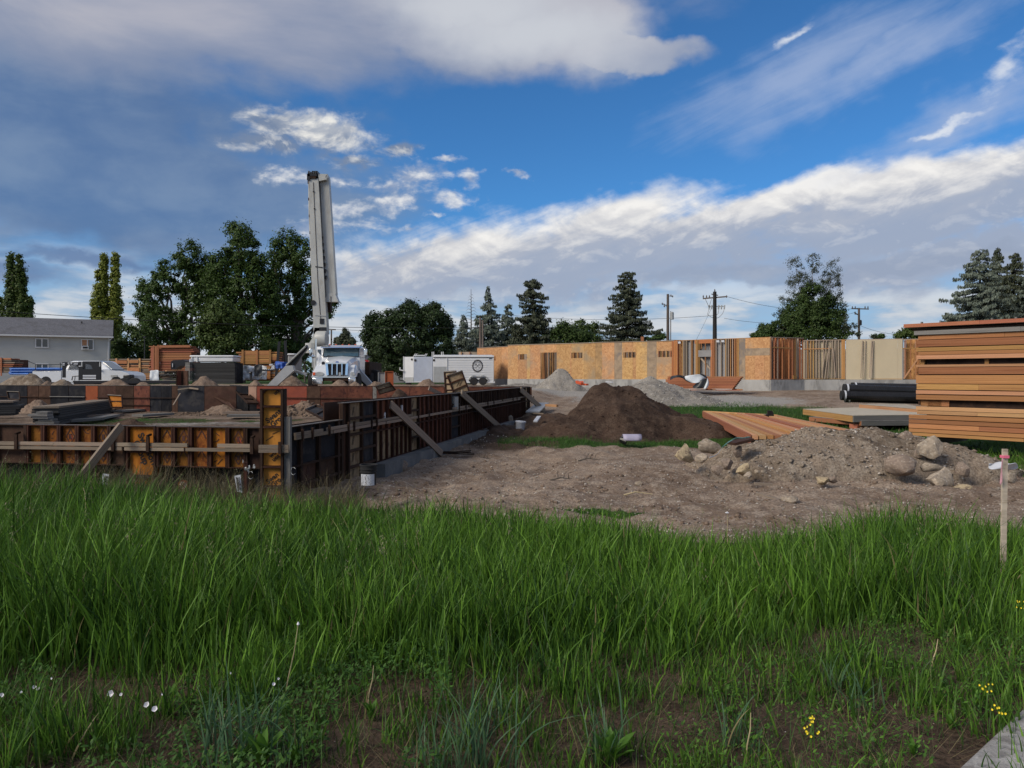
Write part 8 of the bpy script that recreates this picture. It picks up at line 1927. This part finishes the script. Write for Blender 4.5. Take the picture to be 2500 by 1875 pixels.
# bluish coarse tufts
tx = []; 
for (px, py, s) in ((560, 1850, 1.0), (640, 1800, .9), (530, 1790, .8), (700, 1850, .7), (1135, 1800, .8), (1180, 1850, 1.0), (1080, 1860, .9), (1240, 1740, .6), (2090, 1700, .7), (2030, 1650, .6), (1800, 1800, .7), (1470, 1820, .9)):
    d = CZ * F / (py + 20 - HY); m_ = int(34 * s); tx.append(np.stack([XD(px, d) + rg.normal(0, .07 * s, m_), d + rg.normal(0, .06 * s, m_), np.full(m_, s)], -1))
tx = np.concatenate(tx); n = len(tx)
blades('coarse_grass_tufts', tx[:, 0], tx[:, 1], tx[:, 2] * rg.uniform(.18, .42, n), .006 + .006 * rg.uniform(0, 1, n), tints(n, rg, tx[:, 0], tx[:, 1], 'blue'), np.abs(rg.normal(0, .22, n)), np.abs(rg.normal(0, .35, n)), rg, 'bluish coarse grass tufts close to the camera', 'grass', 6)
# dry weeds before the forms
n = 8500; y = rg.uniform(8.7, 11.0, n); u = rg.uniform(-.72, -.20, n); x = u * y; ok = (fbm(x * 1.3, y * 1.3, 47) > .42); x, y = x[ok], y[ok]; n = len(x)
blades('dry_weeds', x, y, rg.uniform(.15, .62, n), .004 + .005 * rg.uniform(0, 1, n), tints(n, rg, x, y, 'dry') * .8, np.abs(rg.normal(0, .25, n)), np.abs(rg.normal(0, .5, n)), rg, 'dry brown weeds standing before the orange form wall', 'weeds', 4)
n = 5000; y = rg.uniform(9.0, 11.0, n); u = rg.uniform(-.72, -.20, n); x = u * y
blades('weed_undergrowth', x, y, rg.uniform(.08, .30, n), .006 + .006 * rg.uniform(0, 1, n), tints(n, rg, x, y, 'turf') * .8, np.abs(rg.normal(0, .35, n)), np.abs(rg.normal(0, .5, n)), rg, 'dull green undergrowth at the foot of the form wall', 'weeds', 3)
# turf strips by the heap and under the lumber, tall tuft right of the stack
def strip(name, n, fx, fy, hmax, label, w=.012, kind='turf', box=None):
    x, y = fx(n), fy(n); ok = np.ones(len(x), bool) if box is None else box(x, y); x, y = x[ok], y[ok]; n = len(x)
    blades(name, x, y, rg.uniform(.3, 1, n) * hmax, np.full(n, w) * rg.uniform(.6, 1.2, n), tints(n, rg, x, y, kind), np.abs(rg.normal(0, .4, n)), np.abs(rg.normal(0, .4, n)), rg, label, 'grass', 2)
strip('heap_edge_grass', 9000, lambda n: rg.uniform(-.4, 6.6, n), lambda n: rg.normal(21.4, .75, n), .17, 'low green grass strip in front of the brown dirt heap', box=lambda x, y: (fbm(x * 1.1, y * 1.4, 48) > .40) & (y > 20.0) & (y < 22.6))
strip('field_grass', 26000, lambda n: rg.uniform(3.5, 22, n), lambda n: rg.uniform(20, 40, n), .20, 'green grass around the lumber in the middle of the lot', w=.022, box=lambda x, y: (np.minimum(np.hypot((x - 9.5) / 6.6, (y - 33.5) / 5), np.minimum(np.hypot((x - 13) / 4.6, (y - 22) / 6.3), np.hypot((x - 16) / 6, (y - 27) / 5.4))) + .5 * (fbm(x * .7, y * .7, 49) - .5) < 1.02))
strip('stack_side_grass', 4200, lambda n: rg.uniform(8.6, 13.4, n), lambda n: rg.uniform(14.2, 18.2, n), .30, 'fresh green grass right of the soil heap, below the tall panel stack', w=.012, kind='green', box=lambda x, y: (x > 9.2 + .5 * (fbm(x, y * .8, 50) - .5)) & (x + y < 29.5 + 1))
strip('pit_grass', 2600, lambda n: rg.uniform(-17.5, -8.6, n), lambda n: rg.uniform(28, 32, n), .12, 'thin green grass growing in the pit', box=lambda x, y: (np.hypot((x + 14.5) / 2.6, (y - 29.6) / 1.8) < 1) | (np.hypot((x + 9.7) / 1.1, (y - 30) / .8) < 1))
strip('dirt_tuft', 240, lambda n: rg.normal(XD(1462, 10.6), .22, n), lambda n: rg.normal(10.6, .10, n), .14, 'little green tuft alone on the bare dirt', w=.012, kind='green')
# broad leaved ground cover
def leaflets(name, x, y, z, s, label, m='weed', seed=0):
    r = np.random.default_rng(seed); n = len(x); pos = np.stack([x, y, z], -1); nr = r.normal(0, .55, (n, 3)) + np.array([0, -.35, 1])
    me = quads_mesh(name, pos, nr, s, M[m], .75, rs=seed); o = bpy.data.objects.new(name, me); link(o); tag(o, label, 'weeds', kind='stuff')
M['weed_shade'] = leafmat('shaded_weed_leaves', (0.025, 0.075, 0.012), (0.075, 0.17, 0.028), trans=.3)  # darker copy of the weed leaves, shade painted into the colour
n = 24000; y = rg.uniform(2.5, 4.8, n); u = rg.uniform(-.75, -.08, n); x = u * y; ok = (fbm(x * 1.6, y * 1.6, 55) > .41) & (fbm(x * 5, y * 5, 56) > .35); x, y = x[ok], y[ok]; n = len(x)
leaflets('ground_cover', x, y, gz(x, y) + rg.uniform(.01, .16, n) * (fbm(x * 2, y * 2, 57) + .3), rg.uniform(.007, .019, n), 'small leaved weeds at lower left, coloured dark as in shade', 'weed_shade', 5)
n = 17000; y = rg.uniform(2.6, 5.4, n); x = rg.uniform(.6, 3.6, n); sd_ = (x - 1.62) * .657 - (y - 2.945) * .754
ok = (sd_ < -.02) & (sd_ > -1.1 - .8 * (fbm(x * 2, y * 2, 58) - .5)) & (fbm(x * 4, y * 4, 59) > .42); x, y = x[ok], y[ok]; n = len(x)
leaflets('verge_weeds', x, y, gz(x, y) + rg.uniform(.01, .20, n) * (fbm(x * 2.5, y * 2.5, 60) + .2), rg.uniform(.005, .015, n), 'bright small leaved weeds along the sidewalk edge', 'weed', 6)
# single weeds with large leaves
lv = []
for j in range(6):
    t = j / 5; w = .5 * math.sin(math.pi * min(1, t * .92 + .08)) ** .8 * (1 if j < 5 else .1)
    lv.append([Vector((-w * .32, t, .28 * t - .30 * t * t + .05 * w)), Vector((0, t, .28 * t - .30 * t * t - .02)), Vector((w * .32, t, .28 * t - .30 * t * t + .05 * w))])
q = MB(); q.grid(lv); _lo = q.build('leaf', M['weed'], None, smooth=True); leaf_me = _lo.data; bpy.data.objects.remove(_lo)
def weed(px, py, L, n, label, seed, spread=.6):
    d = CZ * F / (py - HY); x = XD(px, d); z = GZ(x, d); o = thing('leafy_weed', (x, d, z), label, 'weed', 'large leaved weeds'); r = random.Random(seed)
    for k in range(n):
        a = 2.4 * k + r.uniform(-.3, .3); e = r.uniform(.5, 1.25) if k > n // 3 else r.uniform(1.0, 1.4); s = L * r.uniform(.6, 1.1)
        Mx = Matrix.Translation((x, d, z + r.uniform(0, .02))) @ Matrix.Rotation(a, 4, 'Z') @ Matrix.Rotation(e, 4, 'X') @ Matrix.Diagonal((s * .9, s, s, 1))
        l = bpy.data.objects.new('leaf', leaf_me); link(l, Mx, o)
weed(640, 1868, .17, 13, 'bright large leaved dock at the bottom edge, left of the centre', 1); weed(720, 1862, .13, 10, 'second bright dock, just right of the largest one', 2); weed(585, 1872, .11, 9, 'small dock left of the largest bright dock', 3)
weed(240, 1800, .09, 9, 'small thistle like weed between the white flowers and the bottom edge', 4); weed(690, 1740, .10, 8, 'yellow green weed on the brown patch under the tall pale stalk', 5); weed(905, 1750, .10, 9, 'yellow green weed clump on the brown patch right of the stalk', 6)
weed(1490, 1860, .17, 14, 'upright narrow leaved plant on the dark patch at the bottom, right of the centre', 7); weed(1780, 1745, .08, 8, 'small weed in the sparse grass near the middle right', 8); weed(2320, 1770, .08, 9, 'bright green weed beside the sidewalk corner', 9); weed(2385, 1700, .09, 9, 'weed by the sidewalk under the yellow flowers', 10); weed(2230, 1840, .08, 9, 'bright weed left of the sidewalk at the bottom', 11)
weed(110, 1860, .08, 9, 'pale green weed in the lower corner of the lot', 12); weed(420, 1700, .08, 8, 'dark leafy weed right of the white flowers', 13); weed(1590, 1290, .16, 12, 'leafy weed standing at the far edge of the grass before the dirt', 14)
# flowers
def flower(px, py, d, label, m, r0=.016, name='white_flower', cat='flower', group='white bindweed flowers', n=1, spread=.03):
    c = P(px, py, d); o = thing(name, (c.x, c.y, GZ(c.x, c.y)), label, cat, group); r = random.Random(int(px))
    q = MB(); q.tube([Vector((c.x + .02, c.y + .02, GZ(c.x, c.y))), c + Vector((0, 0, -.005))], .0018, 4); q.build('stem', M['weed'], o)
    for k in range(n):
        e = c + Vector((r.uniform(-spread, spread), r.uniform(-spread, spread), r.uniform(-spread, spread))) * (1 if n > 1 else 0); q = MB()
        ax = Vector((r.uniform(-.4, .4), -1, r.uniform(.1, .8))).normalized(); u_ = ax.cross(Zv).normalized(); v_ = ax.cross(u_)
        ring = [e + ax * .012 * (r0 / .016) + (u_ * math.cos(t) + v_ * math.sin(t)) * r0 * .62 * (1 + .12 * (i % 2)) for i, t in enumerate([i * math.pi / 5 for i in range(10)])]
        q.add([e] + ring, [(0, 1 + i, 1 + (i + 1) % 10) for i in range(10)]); q.build('petals', m, o)
for k, (x, y) in enumerate(((85, 1676), (96, 1682), (128, 1655), (275, 1692), (298, 1696), (361, 1722), (380, 1732), (398, 1695), (53, 1690), (5, 1698), (565, 1643), (680, 1657), (668, 1670))):
    d = CZ * F / (y + 55 - HY); flower(x, y, d, ['left of a close pair of white flowers in the lower left weeds', 'right of a close pair of white flowers in the lower left weeds', 'lone white flower above the close pair', 'biggest white flower, left of its little neighbour', 'small white flower right of the biggest one', 'left of the two lowest white flowers', 'right of the two lowest white flowers', 'white bud above the two lowest flowers', 'white bud left of the close pair', 'white flower at the very edge of the frame', 'tiny white bud left of the tall pale stalk foot', 'white bud at the foot of the tall pale stalk', 'white bud below the stalk foot'][k], M['petal_w'], [.014, .014, .009, .024, .012, .020, .020, .009, .009, .016, .009, .009, .012][k])
for k, (x, y, lb) in enumerate(((1985, 1762, 'yellow flower spray in the grass at the bottom, right of centre'), (1978, 1785, 'lower yellow flowers under the spray'), (2408, 1676, 'yellow flowers by the sidewalk edge'), (2495, 1478, 'yellow flower at the frame edge above the sidewalk'), (2440, 1735, 'low yellow flowers touching the sidewalk'))):
    flower(x, y, CZ * F / (y + 110 - HY), lb, M['petal_y'], .0075, 'yellow_flower', 'flower', 'yellow mustard flowers', 8, .024)
for k, (x0, y0, x1, y1, lb) in enumerate(((376, 1442, 350, 1545, 'pale dead stalk standing in the dark grass on the left'), (728, 1524, 697, 1690, 'tall pale stalk with a white tip over the brown patch'), (912, 1625, 898, 1710, 'short pale stalk on the brown patch'), (2290, 1560, 2272, 1630, 'dry curved stalk near the sidewalk'), (1833, 1740, 1822, 1840, 'dry bent stalk at the bottom right of the centre'), (1590, 1270, 1582, 1300, 'white tipped dandelion stalk at the far edge of the grass'), (1775, 1252, 1776, 1285, 'dandelion clock standing before the bare dirt'), (203, 1190, 210, 1225, 'curled pale seed head on the left'))):
    d = CZ * F / (max(y1 + 12, 1500 if y1 > 1400 else 1130) - HY) if y1 > 1400 else 7.4
    o = thing('dry_stalk', P(x1, y1, d), lb, 'stalk', 'pale dead stalks'); q = MB(); a, b = P(x1, y1, d), P(x0, y0, d); g0 = Vector((a.x - (b.x - a.x) * .15, a.y, GZ(a.x, a.y) - .02))
    q.tube([g0, a.lerp(b, .2), a.lerp(b, .6) + Vector((.006, 0, 0)), b], [.0035, .003, .0028, .0018], 5); q.build('stem', M['straw'], o)
    if k in (0, 1, 5, 6): q = MB(); q.lathe(b, [(.002, -.008), (.008 if k != 6 else .02, 0), (.002, .012)], 8); q.build('seed_head', M['petal_w'], o)

# ================================================================ litter before the orange wall
lab = thing('torn_label', P(581, 1182, 9.9), 'tall white scrap printed SureBuilt vertically, left of the wrapped brown post', 'label')
q = MB(); q.prism([P(x, y, 9.9) for x, y in ((572, 1162), (587, 1159), (591, 1203), (579, 1200))], (0, .01, 0)); q.build('sheet', M['plastic'], lab)
lettering(lab, 'SureBuilt', P(583.5, 1181, 9.885), .056, Vector((1, 0, 0)), Vector((0, -1, 0)), math.radians(-82), M['ink'], .82)
ln_ = MB()
for k in (575.5, 577): ln_.beam(P(k, 1164, 9.893), P(k + 4.5, 1198, 9.893), .002, .004)
lno = ln_.build('printed_lines', M['ink'], lab); lno['kind'] = 'stuff'
lab = thing('torn_label', P(257, 1170, 10.0), 'short white printed scrap in the weeds below the orange wall', 'label')
q = MB(); q.prism([P(x, y, 10) for x, y in ((251, 1156.5), (266, 1158), (262, 1183), (248.5, 1183))], (0, .01, 0)); q.build('sheet', M['plastic'], lab)
lettering(lab, 'Built', P(259, 1170, 9.985), .06, Vector((1, 0, 0)), Vector((0, -1, 0)), math.radians(-97), M['ink'], .8)
wd_ = thing('round_form_cap', P(447, 1184, 10.2), 'round pinkish white cap with a red rim and three spokes in the weeds', 'cap')
c = P(447.5, 1184.5, 10.2); q = MB(); q.lathe(c, [(.0, -.012), (.058, -.012), (.058, .012), (0, .012)], 24, 'Y'); q.build('disc', mat('cap_face', (.60, .46, .40), .6, .1), wd_)
q = MB(); n = 24
for i in range(n):
    a, b = 2 * math.pi * i / n, 2 * math.pi * (i + 1) / n; f_ = lambda t, r: c + Vector((math.cos(t) * r, -.015, math.sin(t) * r)); q.prism([f_(a, .054), f_(b, .054), f_(b, .068), f_(a, .068)], (0, .03, 0))
q.build('rim', M['ink_red'], wd_)
for a in (math.pi, math.pi * .30, -math.pi * .28): beam('spoke', M['ink_red'], c + Vector((0, -.018, 0)), c + Vector((math.cos(a) * .058, -.018, math.sin(a) * .058)), .008, .010, wd_)
wp_ = thing('wrapped_post', P(600, 1180, 9.9), 'dark red brown post with torn white wrapping on its top, left of the corner form', 'post')
beam('post', M['rust2'], Vector((XD(601, 9.9), 9.9, -.25)), P(600, 1128, 9.9), .045, .045, wp_, up=(0, 1, 0))
rr_ = random.Random(4)
for k, (x, y) in enumerate(((592, 1132), (597, 1150), (606, 1146), (618, 1144), (604, 1152))):
    g = [[P(x + i * 2.2 + rr_.uniform(-1, 1), y - j * 5 + rr_.uniform(-1, 1), 9.86 + rr_.uniform(-.02, .02)) for i in range(3 if k else 2)] for j in range(3)]; cloth('torn_wrap', None, None, g, M['galv'], wp_, .002, 1)
for (x, y, lb) in ((716, 1150, 'torn white plastic ring caught on weeds right of the corner form'), (612, 1160, 'torn clear plastic loop on weeds by the wrapped post')):
    o = thing('torn_plastic', P(x, y, 10.2), lb, 'plastic scrap', 'torn plastic on the weeds'); n = 9
    g = [[P(x + math.cos(t) * (6 + w), y + math.sin(t) * (9 + w * 1.2), 10.2 + .03 * math.sin(3 * t)) for w in (0, 1.0 + .8 * math.sin(5 * t))] for t in [i * 5.2 / n + .6 for i in range(n + 1)]]
    cloth('loop', None, None, g, M['galv'], o, .002, 1)
q = None
# keep rendering quick: nothing hidden, nothing outside the scene
for o in list(bpy.data.objects):
    if o.users_collection == (): bpy.data.objects.remove(o)
